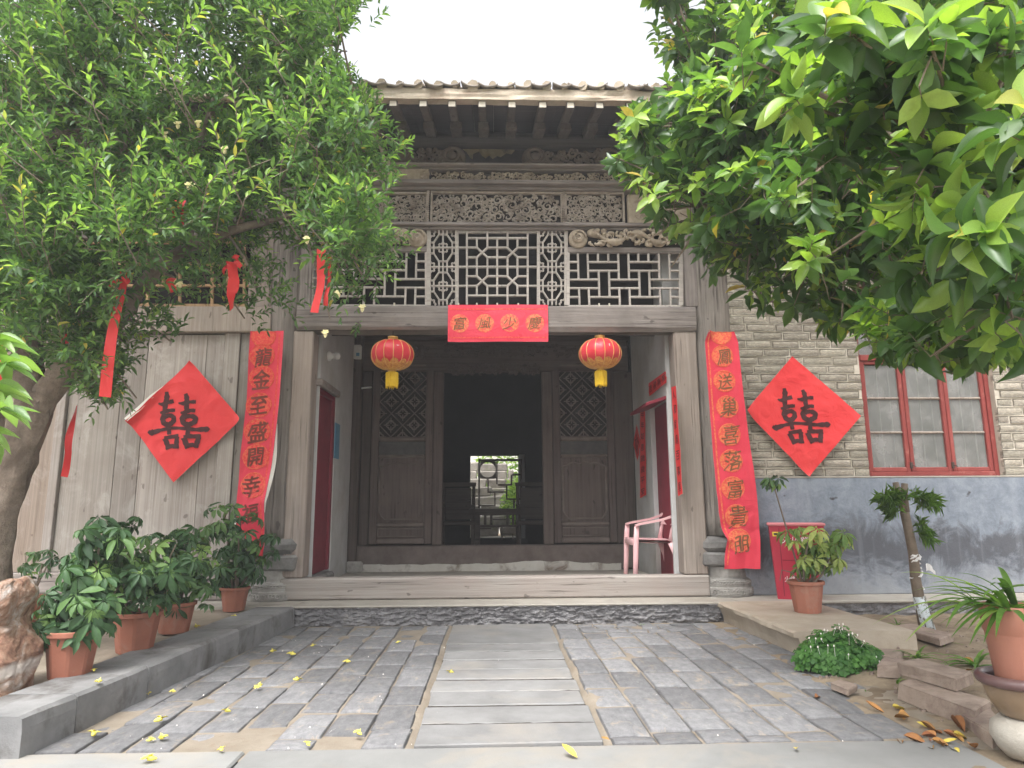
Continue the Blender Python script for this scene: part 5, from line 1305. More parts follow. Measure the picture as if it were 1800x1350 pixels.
lantern(690, 624, 'red lantern with yellow tassel hanging by the left porch post', .3); lantern(1055, 622, 'red lantern with yellow tassel hanging by the right porch post', 1.1)

# ================================================================== CHAIR
def plastic_chair():
    Yc = 6.88; z0 = ZFL; sx = lambda px: atY(px, 960, Yc).x; zz = lambda py: atY(1150, py, Yc).z
    xf, xb = sx(1112), sx(1168); seat = zz(948); arm = zz(920); topz = zz(884); wd = .235
    t = thing('plastic_chair', ((xf + xb) / 2, Yc, z0), 'pink plastic armchair standing sideways in the porch before the maroon door', 'chair')
    yn, yf_ = Yc - wd, Yc + wd; k = xb - xf
    m = MB(); m.grid(14, 12, lambda u, v: (xf - .02 + (k + .06) * u, yn + .02 + (2 * wd - .04) * v, seat + .012 - .02 * sin(pi * u) * sin(pi * v) - .012 * u)); m.grid(14, 12, lambda u, v: (xf - .02 + (k + .06) * u, yn + .02 + (2 * wd - .04) * v, seat - .012 - .02 * sin(pi * u) * sin(pi * v) - .012 * u), 0, True)
    m.box(xf - .032, xf - .018, yn + .01, yf_ - .01, seat - .05, seat + .012, .006); m.build('seat', 'plastic_pink', t, smooth=True)
    for y, s in ((yn, -1), (yf_, 1)):
        m = MB()                                    # front leg: flat channel running up into the arm
        m.tube([(xf - .035, y + .0, z0), (xf - .02, y, z0 + (seat - z0) * .6), (xf - .012, y, seat), (xf, y, arm - .02)], [.022, .026, .028, .024], 8, flat=(1, .55, 1)); m.build('leg', 'plastic_pink', t, smooth=True)
        m = MB(); m.tube([(xb + .10, y + s * .01, z0), (xb + .06, y, z0 + (seat - z0) * .6), (xb + .01, y - s * .01, seat - .02)], [.020, .025, .032], 8, flat=(1, .55, 1)); m.build('leg', 'plastic_pink', t, smooth=True)
        m = MB(); m.tube([(xb + .01, y - s * .02, seat - .01), (xb + .03, y - s * .02, seat + .1), (xb + .075, y - s * .03, arm + .05), (xb + .10, y - s * .04, topz - .05)], [.026, .020, .018, .018], 8, flat=(1, .6, 1)); m.build('back_post', 'plastic_pink', t, smooth=True)
        m = MB(); n = 14; pts = [(xf - .015, arm - .012), (xf + .03, arm + .004), (xf + k * .35, arm + .018), (xf + k * .75, arm + .04), (xb + .03, arm + .075), (xb + .10, topz - .055), (xb + .135, topz)]
        vs = []
        for (x, z) in pts: vs += [(x, y - .030, z - .012), (x, y + .030, z - .012), (x, y + .032, z + .008), (x, y - .032, z + .008)]
        fs = [(4 * i + a, 4 * i + (a + 1) % 4, 4 * i + 4 + (a + 1) % 4, 4 * i + 4 + a) for i in range(len(pts) - 1) for a in range(4)] + [(3, 2, 1, 0), tuple(4 * (len(pts) - 1) + a for a in range(4))]
        m.add(vs, fs); m.build('armrest', 'plastic_pink', t)
    m = MB(); m.grid(16, 14, lambda u, v: (xb + .02 + .11 * v - .05 * (1 - (2 * u - 1) ** 2) * .0 + .05 * (1 - (2 * u - 1) ** 2) * .6, yn + .02 + (2 * wd - .04) * u, seat + .14 + (topz - seat - .13 + .03 * (1 - (2 * u - 1) ** 2)) * v))
    m.grid(16, 14, lambda u, v: (xb + .036 + .11 * v + .03 * (1 - (2 * u - 1) ** 2), yn + .02 + (2 * wd - .04) * u, seat + .14 + (topz - seat - .13 + .03 * (1 - (2 * u - 1) ** 2)) * v), 0, True); m.build('backrest', 'plastic_pink', t, smooth=True)
plastic_chair()

# ================================================================== FIRE EQUIPMENT BOX
def fire_box():
    yb = atZ(1410, 1048, ZP).y; yb = min(yb, YB - .36); Yf_ = yb; q = lambda px, py: atY(px, py, Yf_)
    zt, zb = q(1400, 922).z, ZP; tl, tr = q(1354, 924).x, q(1443, 924).x; bl, br = q(1370, 1047).x, q(1433, 1047).x; d0, d1 = .22, .15
    t = thing('fire_equipment_box', ((bl + br) / 2, Yf_, zb), 'tapered red fire equipment bin with pale lid against the blue plaster wall', 'fire box')
    m = MB(); vs = []
    for z, xa, xb, d in ((zb, bl, br, d1), (zt - .012, tl, tr, d0)): vs += [(xa, Yf_ + (d0 - d) / 2, z), (xb, Yf_ + (d0 - d) / 2, z), (xb, Yf_ + d0 - (d0 - d) / 2, z), (xa, Yf_ + d0 - (d0 - d) / 2, z)]
    m.convex(vs, [(0, 1, 2, 3), (4, 5, 6, 7), (0, 1, 5, 4), (1, 2, 6, 5), (2, 3, 7, 6), (3, 0, 4, 7)]); m.build('body', 'fire_box_red', t)
    m = MB(); m.box(tl - .012, tr + .012, Yf_ - .012, Yf_ + d0 + .01, zt - .011, zt + .012, .006); m.build('lid', 'fire_box_lid', t)
    def fp(u, v, off=.002): xa, xb = bl + (tl - bl) * v, br + (tr - br) * v; return (xa + (xb - xa) * u, Yf_ + (d0 - d1) / 2 * (1 - v) - off, zb + (zt - zb) * v)
    for u in (.18, .84): m = MB(); m.tube([fp(u, .04, 0), fp(u, .95, 0)], .0035, 5); m.build('door_seam', 'maroon_door', t)
    m = MB(); m.tube([fp(.2, .52, 0), fp(.82, .52, 0)], .003, 5); m.build('door_seam', 'maroon_door', t)
    for txt, v, s, mat in (('灭火器箱', .79, .058, 'white_print'), ('火警119', .27, .05, 'white_print')):
        n = len(txt)
        for i, ch in enumerate(txt):
            V, F = glyph(ch); m = MB(); k = s * (.5 if ch.isdigit() else 1); m.add([fp(.22 + .58 * (i + .5) / n + x * k / .38, v + y * s / (zt - zb), .004) for x, y in V], F); m.build('character', mat, t)
    m = MB(); m.add([fp(.05, .84), fp(.17, .84), fp(.17, .90), fp(.05, .90)], [(0, 1, 2, 3)]); o = m.build('sticker', 'yellow_print', t)
    m = MB(); m.add([fp(.075, .855, .004), fp(.145, .855, .004), fp(.145, .885, .004), fp(.075, .885, .004)], [(0, 1, 2, 3)]); m.build('slot', 'dark_metal', t)
    t.rotation_euler.z = -radians(20)
fire_box()

# ================================================================== POTTED UMBRELLA PLANTS
def palm_leaf(n, L, W, droop, seed, pet):
    """petiole plus a whorl of leaflets"""
    rd = random.Random(seed); V, F = [], []; T, fs = leaf_geo(4, .25, .25, shape=1.25)
    for k in range(n):
        a = 2 * pi * (k + rd.uniform(-.15, .15)) / n; l = L * rd.uniform(.8, 1.1) * (1 - .12 * cos(a)); dr = droop + rd.uniform(-.1, .2)
        d = Vector((cos(a) * cos(dr), sin(a) * cos(dr), -sin(dr))); Mx = frame_mat(Vector((0, 0, 0)) + d * L * .12, d, Vector((0, 0, 1)), l, W * rd.uniform(.85, 1.1))
        o = len(V); V += (T @ Mx[:, :3].T + Mx[:, 3]).tolist(); F += [tuple(i + o for i in f) for f in fs]
    m = MB(); m.tube([(0, 0, 0), (-.012, .004, -pet * .5), (0, 0, -pet)], [.0035, .003, .004], 4); o = len(V); V += m.v; F += [tuple(i + o for i in f) for f in m.f]
    return V, F
PALM = {}
def palm(mat, k, n=8, L=.085, W=.032, pet=.07):
    key = (mat, k, n, L)
    if key not in PALM:
        V, F = palm_leaf(n, L, W, (.15, .35, .6, .25)[k % 4], k + 11, pet); me = bpy.data.meshes.new('leaf'); me.from_pydata(V, [], F); me.materials.append(MATS[mat]); me.polygons.foreach_set('use_smooth', [True] * len(F)); me.update(); PALM[key] = me
    return PALM[key]
def pot(t, x, y, z, r, h, mat='terracotta', sides=8):
    m = MB(); a0 = pi / 8
    oct_ = lambda t_, j: 1 / max(cos(((t_ + a0) % (2 * pi / sides)) - pi / sides), .5) * cos(pi / sides)
    prof = [(r * .72, 0), (r * .74, .01), (r * .95, h * .88), (r * 1.0, h * .885), (r * 1.02, h * .9), (r * 1.02, h * .985), (r * .99, h), (r * .93, h), (r * .90, h * .86)]
    m.lathe(prof, (x, y, z), 40, rfun=lambda t_, j: oct_(t_, j) if j < 3 else 1.0, capb=True); m.build('pot', mat, t)
    m = MB(); m.lathe([(.001, h * .87), (r * .5, h * .885), (r * .92, h * .865)], (x, y, z), 20, rfun=lambda t_, j: 1 + .03 * sin(t_ * 5)); m.build('soil', 'pot_soil', t)
def umbrella_plant(x, y, z, r, h, ph, spread, nleaf, label, seed, mat='leaf_schefflera', lean=(0, 0), L=.085, group='umbrella plants in terracotta pots', full=False):
    rd = random.Random(seed); t = thing('potted_plant', (x, y, z), label, 'potted plant', group); pot(t, x, y, z, r, h)
    ns = 5; stems = []
    for k in range(ns):
        a = rd.uniform(0, 6.28); q = rd.uniform(.5, 1.25) * spread; p0 = Vector((x + .3 * r * cos(a), y + .3 * r * sin(a), z + h * .85)); top = Vector((x + lean[0] + q * cos(a), y + lean[1] + q * sin(a) * .8, z + h + ph * (.45, .95, .7, .85, .6)[k]))
        pts = [p0 + (top - p0) * s + Vector((rd.uniform(-.02, .02), rd.uniform(-.02, .02), 0)) for s in (0, .3, .6)] + [top]
        m = MB(); m.tube(pts, [.010, .008, .007, .004], 6); m.build('stem', 'bark_grey', t, smooth=True); stems.append(pts)
    for i in range(nleaf):
        pts = rd.choice(stems); s = rd.uniform(.12, 1) ** .8 * 3; k = min(int(s), 2); p = pts[k] + (pts[k + 1] - pts[k]) * (s - k)
        a = rd.uniform(0, 6.28); out = Vector((cos(a), sin(a), rd.uniform(-.1, .9))).normalized(); tip = p + out * rd.uniform(.07, .17) + Vector((0, 0, .02))
        if full and rd.random() < .34: tip = Vector((x + lean[0] * .5 + cos(a) * rd.uniform(.5, 1.5) * r, y + sin(a) * rd.uniform(.5, 1.3) * r, z + h + rd.uniform(-.03, .2))); out = Vector((cos(a), sin(a), -.1))
        tip.z = min(tip.z, z + h + ph)
        sc = rd.uniform(.6, 1.2); nrm = (out * .6 + Vector((0, -.35, .8)) + rvec(rd) * .35).normalized()
        M = nrm.to_track_quat('Z', 'X').to_matrix().to_4x4() @ Matrix.Rotation(rd.uniform(0, 6.28), 4, 'Z') @ Matrix.Scale(sc, 4)
        link('leaf', palm(mat, i % 4, 8 if i % 3 else 7, L, L * .40), tip, t, M)
    return t
zb_ = ZP - .02
def pot_at(px0, px1, pyb, zz=zb_): c = atZ((px0 + px1) / 2, pyb - 8, zz); return c.x, c.y + .02, (px1 - px0) / 2 / CF * c.y * 1.04
x, y, r = pot_at(76, 158, 1200); umbrella_plant(x, y, zb_, r, .235, .50, .24, 125, 'nearest umbrella plant in a large terracotta pot beside the brown boulder', 1, lean=(-.04, .0), L=.098, full=True)
x, y, r = pot_at(196, 270, 1154); umbrella_plant(x, y, zb_, r, .23, .56, .22, 92, 'second umbrella plant from the boulder, pot rim fully clear', 2, lean=(.03, 0), L=.085)
x, y, r = pot_at(272, 334, 1120); umbrella_plant(x, y, zb_, r, .20, .52, .21, 100, 'third umbrella plant from the boulder, leaves hanging over its pot', 3, lean=(.04, -.05), L=.088, full=True)
x, y, r = pot_at(386, 432, 1082); umbrella_plant(x, y, zb_, r, .19, .66, .32, 120, 'farthest umbrella plant, standing by the left stone column base', 4, lean=(-.08, .0), L=.088, full=True)
c = atZ(20, 1110, zb_); umbrella_plant(c.x - .12, c.y + .3, zb_, .13, .2, .32, .12, 14, 'low umbrella plant half hidden behind the boulder', 6, L=.08)
# right one, leggy, standing on the concrete pad
c = atZ(1420, 1076, ZP); r = 29 / CF * c.y * 1.03
t = umbrella_plant(c.x, c.y, ZP, r, .235, .40, .18, 58, 'leggy umbrella plant with yellowing leaves in a terracotta pot on the concrete pad', 8, 'leaf_schefflera_pale', lean=(.12, 0), L=.092)
m = MB(); p = [Vector((c.x - .02, c.y, ZP + .2)), Vector((c.x - .10, c.y, ZP + .55)), Vector((c.x - .19, c.y + .02, ZP + .98))]; m.tube(p, [.008, .007, .005], 6); m.build('stem', 'bark_grey', t)
for k in range(5): link('leaf', palm('leaf_schefflera', k % 4, 7, .075, .03), p[2] + Vector((.05 * cos(k * 1.3), .05 * sin(k * 1.3), .01 * k)), t, Euler((.5 * cos(k), .6 * sin(k * 2), k)).to_matrix().to_4x4())
m = MB(); m.tube([(c.x - .03, c.y - .02, ZP + .2), (c.x - .12, c.y - .04, ZP + .30), (c.x - .2, c.y - .05, ZP + .32), (c.x - .22, c.y - .05, ZP + .24)], [.007, .006, .004, .003], 6); m.build('stem', 'bark_grey', t)

# ================================================================== SINGLE LARGE POT, BOWL, JAR (right edge)
def strap_leaves(t, c, n, L, wd, seed, up=.9, mat='leaf_strap', name='leaf', bias=None):
    rd = random.Random(seed)
    for k in range(n):
        a = rd.uniform(0, 6.28) if bias is None or rd.random() > .5 else bias + rd.uniform(-.8, .8); el = rd.uniform(.25, up) ; l = L * rd.uniform(.6, 1.1); m = MB(); N = 9; vs = []; fs = []
        for i in range(N + 1):
            s = i / N; e = el - 1.7 * s * rd.uniform(.9, 1.0) * (el * .6 + .5) * .75
            q = l * s
            hx = l * (s * cos(el) + .12 * s * s); hz = l * (s * sin(el) - .62 * s * s * (1.1 - el * .35)); w_ = wd * (1 - s ** 2.2) * (.75 + .5 * s if s < .5 else 1)
            for sg in (-1, 0, 1): vs.append((c[0] + hx * cos(a) - sg * w_ * sin(a), c[1] + hx * sin(a) + sg * w_ * cos(a), c[2] + hz + abs(sg) * w_ * .35))
        for i in range(N):
            for q in range(2): o = i * 3 + q; fs.append((o, o + 1, o + 4, o + 3))
        m.add(vs, fs); m.build(name, mat, t, smooth=True)
Yj = 2.62
cj = atZ(1852, 1352, 0); cj = Vector((cj.x, cj.y + .12, 0))
kx = lambda px, py: atY(px, py, cj.y).x
jar_top, bowl_top = atY(1800, 1262, cj.y).z, atY(1760, 1188, cj.y).z
jr, br, pr = (cj.x - kx(1750, 1300)) * 1.0, (cj.x - kx(1733, 1190)) / .96, (cj.x - kx(1729, 1070))
t = thing('upturned_jar', (cj.x, cj.y, 0), 'pale round stone jar carrying the brown bowl at the right edge', 'jar')
m = MB(); m.lathe([(jr * .62, 0), (jr * .82, jar_top * .22), (jr * .98, jar_top * .5), (jr * .93, jar_top * .8), (jr * .7, jar_top * .98), (.001, jar_top)], (cj.x, cj.y, .003), 36, capb=True); m.build('jar_body', 'jar_stone', t, smooth=True)
t = thing('brown_bowl', (cj.x, cj.y, jar_top), 'brown glazed bowl with a dark rim under the big flower pot', 'bowl')
bh = bowl_top - jar_top
m = MB(); m.lathe([(br * .45, .004), (br * .62, .02), (br * .86, bh * .5), (br * .93, bh * .84), (br * .93, bh * .88), (br * .85, bh * .88), (br * .6, bh * .3), (.001, bh * .25)], (cj.x, cj.y, jar_top), 48); m.build('bowl_body', 'bowl_glaze', t, smooth=True)
m = MB(); m.tube([(cj.x + br * .94 * cos(a), cj.y + br * .94 * sin(a), jar_top + bh * .92) for a in np.linspace(0, 2 * pi, 49)], .022, 10, cap=False); m.build('rim', 'bowl_rim', t, smooth=True)
m = MB(); m.lathe([(.001, bh * .6), (br * .84, bh * .66)], (cj.x, cj.y, jar_top), 24); m.build('soil', 'soil', t)
ptop = atY(1760, 1063, cj.y).z; pz = jar_top + bh * .62; phh = ptop - pz
t = thing('large_flower_pot', (cj.x, cj.y, pz), 'large salmon terracotta pot of strap-leaved lilies standing in the brown bowl', 'flower pot')
m = MB(); m.lathe([(pr * .68, 0), (pr * .74, phh * .2), (pr * .90, phh * .66), (pr * .905, phh * .68), (pr * .95, phh * .70), (pr * 1.0, phh * .985), (pr * .98, phh), (pr * .9, phh), (pr * .88, phh * .9)], (cj.x, cj.y, pz), 48, capb=True); m.build('pot', 'terracotta_pale', t, smooth=True)
m = MB(); m.lathe([(.001, phh * .93), (pr * .9, phh * .92)], (cj.x, cj.y, pz), 24); m.build('soil', 'pot_soil', t)
for k, (dx, dy) in enumerate(((0, 0), (-.09, .03), (.06, .05), (-.06, -.07))): strap_leaves(t, (cj.x + dx, cj.y + dy, ptop - .02), 11, .38, .016, 40 + k, 1.05, bias=pi)

# ================================================================== GARDEN STRIP ON THE RIGHT
def soil_pt(px, py):
    z = .05
    for _ in range(6): p = atZ(px, py, z); z = soil_z(p.x, p.y)
    return Vector((p.x, p.y, z))
def border_brick(quad, hgt, label, seed, z=None, name='border_brick'):
    """top-face corners as sight lines at one height"""
    zt = z; P4 = [atZ(px, py, zt) for px, py in quad]; random.seed(seed)
    c = sum(P4, Vector()) / 4; m = MB(); ins = .008; vs = []
    for zz, k in ((zt - hgt, 1.02), (zt - .008, 1.0), (zt, .96)):
        for p in P4: q = c + (p - c) * k; vs.append((q.x + random.uniform(-.005, .005), q.y + random.uniform(-.005, .005), zz + random.uniform(-.003, .003)))
    fs = [(3, 2, 1, 0), (8, 9, 10, 11)] + [(4 * l + i, 4 * l + (i + 1) % 4, 4 * l + 4 + (i + 1) % 4, 4 * l + 4 + i) for l in (0, 1) for i in range(4)]
    m.add(vs, fs); m2 = MB(); m2.v, m2.f, m2.mi = m.v, m.f, m.mi
    o = m2.build(name, 'old_brick', base=True, label=label, category='brick', group='loose bricks edging the garden strip'); return o
border_brick([(1578, 1199), (1710, 1248), (1738, 1228), (1600, 1190)][::1], .085, 'long brick with a broken dark end, lowest of the brick edging by the bowl', 1, .08)
border_brick([(1577, 1163), (1680, 1193), (1708, 1180), (1612, 1156)], .06, 'brick lying crooked on top of the long brick', 2, .142)
border_brick([(1541, 1170), (1580, 1172), (1590, 1158), (1552, 1156)], .06, 'short brick end between the clover and the brick pair', 3, .085)
border_brick([(1528, 1150), (1575, 1154), (1587, 1143), (1534, 1138)], .06, 'small brick nearest the clover clump', 4, .09)
border_brick([(1568, 1098), (1650, 1122), (1676, 1114), (1600, 1096)], .05, 'flat pale stone laid before the small tree', 5, .11, 'flat_stone')
border_brick([(1460, 1201), (1490, 1212), (1506, 1204), (1476, 1194)], .03, 'brick chip sunk in the soil by the clover', 6, .045)
border_brick([(1690, 1255), (1745, 1290), (1762, 1270), (1738, 1240)], .06, 'brick half hidden behind the long brick and the jar', 7, .05)

# clover clump
p = soil_pt(1492, 1190); cx, cy = p.x, p.y + .14
t = thing('clover_clump', (cx, cy, p.z), 'dense mound of green clover with tiny pale flowers at the pad corner', 'plant'); rd = random.Random(3)
V, F = [], []; TT, tf = leaf_geo(2, .2, .05, shape=1.5)
def clover_leaf():
    V, F = [], []
    for k in range(3):
        a = 2 * pi * k / 3; d = Vector((cos(a), sin(a), -.15)); Mx = frame_mat(Vector(), d, Vector((0, 0, 1)), .032, .034); o = len(V); V += (TT @ Mx[:, :3].T + Mx[:, 3]).tolist(); F += [tuple(i + o for i in f) for f in tf]
    return np.array(V), F
CV, CFa = clover_leaf(); Ms, tn = [], []
for i in range(1500):
    d = rvec(rd); d.z = abs(d.z); q = rd.uniform(.78, 1.0); q *= .92 + .35 * noise.noise(d * 2.2 + Vector((4, 1, 2))); p2 = Vector((cx + .235 * d.x * q, cy + .17 * d.y * q, p.z + .02 + .22 * d.z * q + .012 * rd.gauss(0, 1)))
    if i > 1050: p2 = Vector((cx + .20 + .13 * d.x, cy + .05 + .11 * d.y, p.z + .03 + .10 * d.z))
    n_ = (d + Vector((0, -.2, .7)) + rvec(rd) * .35).normalized(); A = n_.to_track_quat('Z', 'X').to_matrix() @ Matrix.Rotation(rd.uniform(0, 6), 3, 'Z') * rd.uniform(.7, 1.2)
    Ms.append(np.array([[*A[r_], p2[r_]] for r_ in range(3)])); tn.append(rd.random())
me, org = leaves_mesh('foliage', CV, CFa, Ms, tn, 'leaf_clover'); link('foliage', me, org, t, kind='stuff')
m = MB()
for k in range(34):
    d = rvec(rd); d.z = abs(d.z) + .1; d.normalize(); b = Vector((cx + .22 * d.x, cy + .16 * d.y, p.z + .21 * d.z)); e = b + Vector((rd.uniform(-.03, .03), rd.uniform(-.03, .01), rd.uniform(.01, .06))); m.tube([b, e], .0009, 3); m.lathe([(.001, 0), (.005, .004), (.003, .010), (.001, .012)], e, 6)
m.build('flowers', 'paper_back', t, kind='stuff')
def tuft(px, py, n, L, label, seed, wd=.011, mat='leaf_strap'):
    p = soil_pt(px, py); t = thing('strap_plant', p, label, 'plant', 'strap-leaved plants in the garden strip'); strap_leaves(t, p + Vector((0, 0, -.005)), n, L, wd, seed, 1.25, mat)
tuft(1612, 1158, 16, .20, 'strap-leaved plant in the soil in front of the small tree', 61); tuft(1715, 1172, 16, .22, 'strap-leaved plant growing beside the large flower pot', 62, .015)
tuft(1578, 1100, 9, .15, 'thin grassy tuft behind the clover', 63, .006); tuft(1665, 1130, 6, .22, 'tall thin grass stalks right of the small tree', 65, .004)
tuft(1524, 1218, 8, .05, 'tiny weed in the soil below the clover', 66, .005); tuft(1577, 1202, 5, .08, 'small weed against the long brick', 67, .006); tuft(1745, 1130, 10, .16, 'grassy tuft behind the large flower pot', 68, .007)
tuft(1130, 1100, 5, .05, 'tiny weed at the foot of the stone step', 69, .005)

# small pruned podocarpus
b = soil_pt(1626, 1108); Yt = b.y
tq = lambda px, py, dy=0: Vector((atY(px, py, Yt + dy).x, Yt + dy, atY(px, py, Yt + dy).z))
t = thing('pruned_yew', b, 'small pruned yew trunk with lime-washed foot and white wrapping', 'tree')
pts = [tq(1630, 1112), tq(1618, 1065), tq(1610, 1020), tq(1606, 975), tq(1597, 935), tq(1590, 900)]
m = MB(); m.tube(pts, [.052, .040, .037, .036, .033, .032], 14); m.v = [tuple(Vector(v) + Vector((.006 * fbm(v[0] * 30, v[1] * 30, v[2] * 14, 3), .006 * fbm(v[0] * 30, v[2] * 14, 5, 3), 0))) for v in m.v]; m.build('trunk', 'bark_grey', t, smooth=True)
m = MB(); m.tube([tq(1631, 1110), tq(1622, 1078), tq(1615, 1048)], [.056, .045, .042], 14); m.v = [tuple(Vector(v) + Vector((.006 * fbm(v[0] * 30, v[1] * 30, v[2] * 20, 3), -.002, 0))) for v in m.v]; m.build('lime_coat', 'lime_wash', t, smooth=True)
for p0, p1, r in ((tq(1591, 905), tq(1574, 848), .024), (tq(1592, 900), tq(1590, 850), .026)):
    m = MB(); m.tube([p0, (p0 + p1) / 2 + Vector((-.005, 0, 0)), p1], [r * 1.1, r, r * .9], 12); m.build('branch', 'bark_grey', t, smooth=True); m = MB(); m.lathe([(.001, 0), (r * .86, -.001)], (p1.x, p1.y, p1.z + .004), 12); m.build('cut_end', 'wood_rafter_end', t)
m = MB(); rd = random.Random(12)
for k in range(14):
    s = rd.random(); c_ = tq(1607 + 6 * s, 975 + 62 * s); a = rd.uniform(2.2, 7.0); q = [c_ + Vector((.041 * cos(a + e), .041 * sin(a + e), rd.uniform(-.008, .008) + .012 * e)) for e in (0, .4, .9, 1.3)]; m.tube(q, [.003, .009, .008, .002], 5, flat=(1, 1, .8))
c_ = tq(1617, 998); m.grid(5, 4, lambda u, v: (c_.x + .03 + .07 * u, c_.y - .03 + .01 * sin(u * 9), c_.z + .03 - .05 * u * u - .06 * v * (1 - u * .6) + .008 * sin(v * 7 + u * 5))); m.build('wrapping', 'bag_plastic', t)
Ms, tn = [], []
for px, py, s, n_ in ((1562, 880, .055, 260), (1572, 900, .045, 160), (1632, 885, .055, 260), (1612, 866, .045, 140), (1624, 935, .058, 280), (1590, 885, .03, 80)):
    c_ = tq(px, py, rd.uniform(-.04, .02))
    for k in range(n_ // 26):
        q = c_ + rvec(rd) * s * .9; dr = (rvec(rd) + (c_ - tq(1600, py)).normalized() * .8 + Vector((0, -.3, .2))).normalized()
        for e in range(14):
            d = (dr * 1.0 + rvec(rd)).normalized(); l = rd.uniform(.06, .11); Ms.append(frame_mat(q + dr * .012 * (e % 4), d, Vector((0, 0, 1)), l, .0085)); tn.append(rd.random())
me, org = leaves_mesh('needles', *LEAF2, Ms, tn, 'leaf_needle'); link('needles', me, org, t, kind='stuff')

# ================================================================== BOULDER
c = atZ(20, 1228, ZP - .02)
Sk = [(-60, 1240), (55, 1238), (65, 1210), (72, 1160), (72, 1146), (58, 1132), (54, 1112), (42, 1101), (48, 1082), (60, 1042), (55, 1024), (44, 1022), (10, 1048), (-30, 1080), (-75, 1140), (-80, 1200)]
pl_ = [atY(x, y, c.y) for x, y in Sk]; hgt0 = ZP - .03; cxm = sum(p.x for p in pl_) / len(pl_); zm = sum(p.z for p in pl_) / len(pl_)
m = MB(); n = 150; rings = 40; vs = []; fs = []
per = []                                        # resample the outline
tot = sum((pl_[i] - pl_[(i + 1) % len(pl_)]).length for i in range(len(pl_)))
for k in range(n):
    d = tot * k / n; i = 0
    while d > (pl_[i] - pl_[(i + 1) % len(pl_)]).length: d -= (pl_[i] - pl_[(i + 1) % len(pl_)]).length; i += 1
    a_, b_ = pl_[i], pl_[(i + 1) % len(pl_)]; per.append(a_ + (b_ - a_) * (d / max((b_ - a_).length, 1e-6)))
for j in range(rings):
    f = -1 + 2 * j / (rings - 1); sc = max(.03, (1 - abs(f) ** 4)) ** .5
    for q in per:
        x = cxm + (q.x - cxm) * sc; zz = zm + (q.z - zm) * (sc * .8 + .2 * min(1, sc + .4)); yy = c.y + .17 + f * .16
        vd = noise.voronoi(Vector((x * 8, yy * 8, zz * 6)))[0]; fac = (vd[1] - vd[0]); nn = Vector(((fac - .25) * (1.2 if x > cxm else -1.2), -fac * 1.6, 0)) + Vector((fbm(x * 7, yy * 7, zz * 7, 4), fbm(x * 7 + 9, yy * 7, zz * 7, 4), fbm(x * 7, yy * 7 + 5, zz * 7, 4)))
        x -= .15; vs.append(tuple(Vector((x, yy, max(zz, hgt0))) + nn * .022 + .05 * Vector((.15 * fbm(x * 16, zz * 16, yy * 9, 4), -abs(fbm(x * 6, zz * 6, 3, 4)), .2 * fbm(x * 18, zz * 18, 2, 3)))))
for j in range(rings - 1):
    for k in range(n): k2 = (k + 1) % n; fs.append((j * n + k, j * n + k2, (j + 1) * n + k2, (j + 1) * n + k))
fs += [tuple(range(n - 1, -1, -1)), tuple((rings - 1) * n + k for k in range(n))]
m.add(vs, fs); m.build('boulder', 'boulder', base=True, label='craggy orange-brown boulder with a white quartz band on the left kerb', category='boulder')

# ================================================================== TREES
def ytube(t, name, pts, rad, mat='bark', n=12, amp=.012):
    P_ = [Vector(p) for p in pts]; dn, dr = [], []
    for i in range(len(P_) - 1):
        p0, p1, p2, p3 = P_[max(i - 1, 0)], P_[i], P_[i + 1], P_[min(i + 2, len(P_) - 1)]
        for k in range(5):
            s = k / 5; dn.append(.5 * ((2 * p1) + (p2 - p0) * s + (2 * p0 - 5 * p1 + 4 * p2 - p3) * s * s + (3 * p1 - p0 - 3 * p2 + p3) * s ** 3)); dr.append(rad[i] * (1 - s) + rad[i + 1] * s)
    dn.append(P_[-1]); dr.append(rad[-1]); m = MB(); m.tube(dn, dr, n)
    if amp: m.v = [tuple(Vector(v) + Vector((fbm(v[0] * 14, v[1] * 14, v[2] * 5, 4), fbm(v[0] * 14 + 7, v[1] * 14, v[2] * 5, 4), 0)) * amp) for v in m.v]
    m.build(name, mat, t, smooth=True); return dn
# --- pomegranate on the left
YT1 = 4.15
q = lambda px, py, Y=YT1: atY(px, py, Y)
base = Vector((q(-30, 1100).x, YT1, 0.12))
tree = thing('pomegranate_tree', base, 'old pomegranate tree with narrow leaves and red ribbons by the plank wall', 'tree')
tr = ytube(tree, 'trunk', [base - Vector((0.02, 0, .1)), q(-15, 940), q(25, 830), q(50, 740), q(62, 690)], [.15, .112, .098, .108, .09], n=20, amp=.03)
ytube(tree, 'trunk', [q(-40, 1100, YT1 + .15), q(-25, 900, YT1 + .18), q(-15, 760, YT1 + .2), q(-30, 560, YT1 + .1)], [.12, .10, .10, .07], n=16, amp=.03)
l1 = ytube(tree, 'limb', [q(60, 720), q(110, 655, YT1 + .02), q(185, 590, YT1 + .05), q(245, 510, YT1 + .1), q(300, 455, YT1 + .12), q(380, 415, YT1 + .18), q(470, 388, YT1 + .25)], [.09, .076, .056, .046, .046, .036, .022], n=14, amp=.018)
l2 = ytube(tree, 'limb', [q(55, 730), q(50, 600), q(80, 480, YT1 - .1), q(130, 330, YT1 - .1), q(170, 150, YT1), q(200, -60, YT1 + .1)], [.09, .075, .06, .05, .04, .02], n=12)
l3 = ytube(tree, 'limb', [q(270, 480, YT1 + .1), q(262, 430, YT1 + .05), q(235, 370), q(220, 280), q(260, 120, YT1 + .1)], [.032, .026, .022, .018, .01], n=10)
l4 = ytube(tree, 'limb', [q(330, 440, YT1 + .13), q(345, 350, YT1 + .1), q(360, 220, YT1), q(430, 60, YT1 + .1)], [.022, .02, .016, .008], n=9)
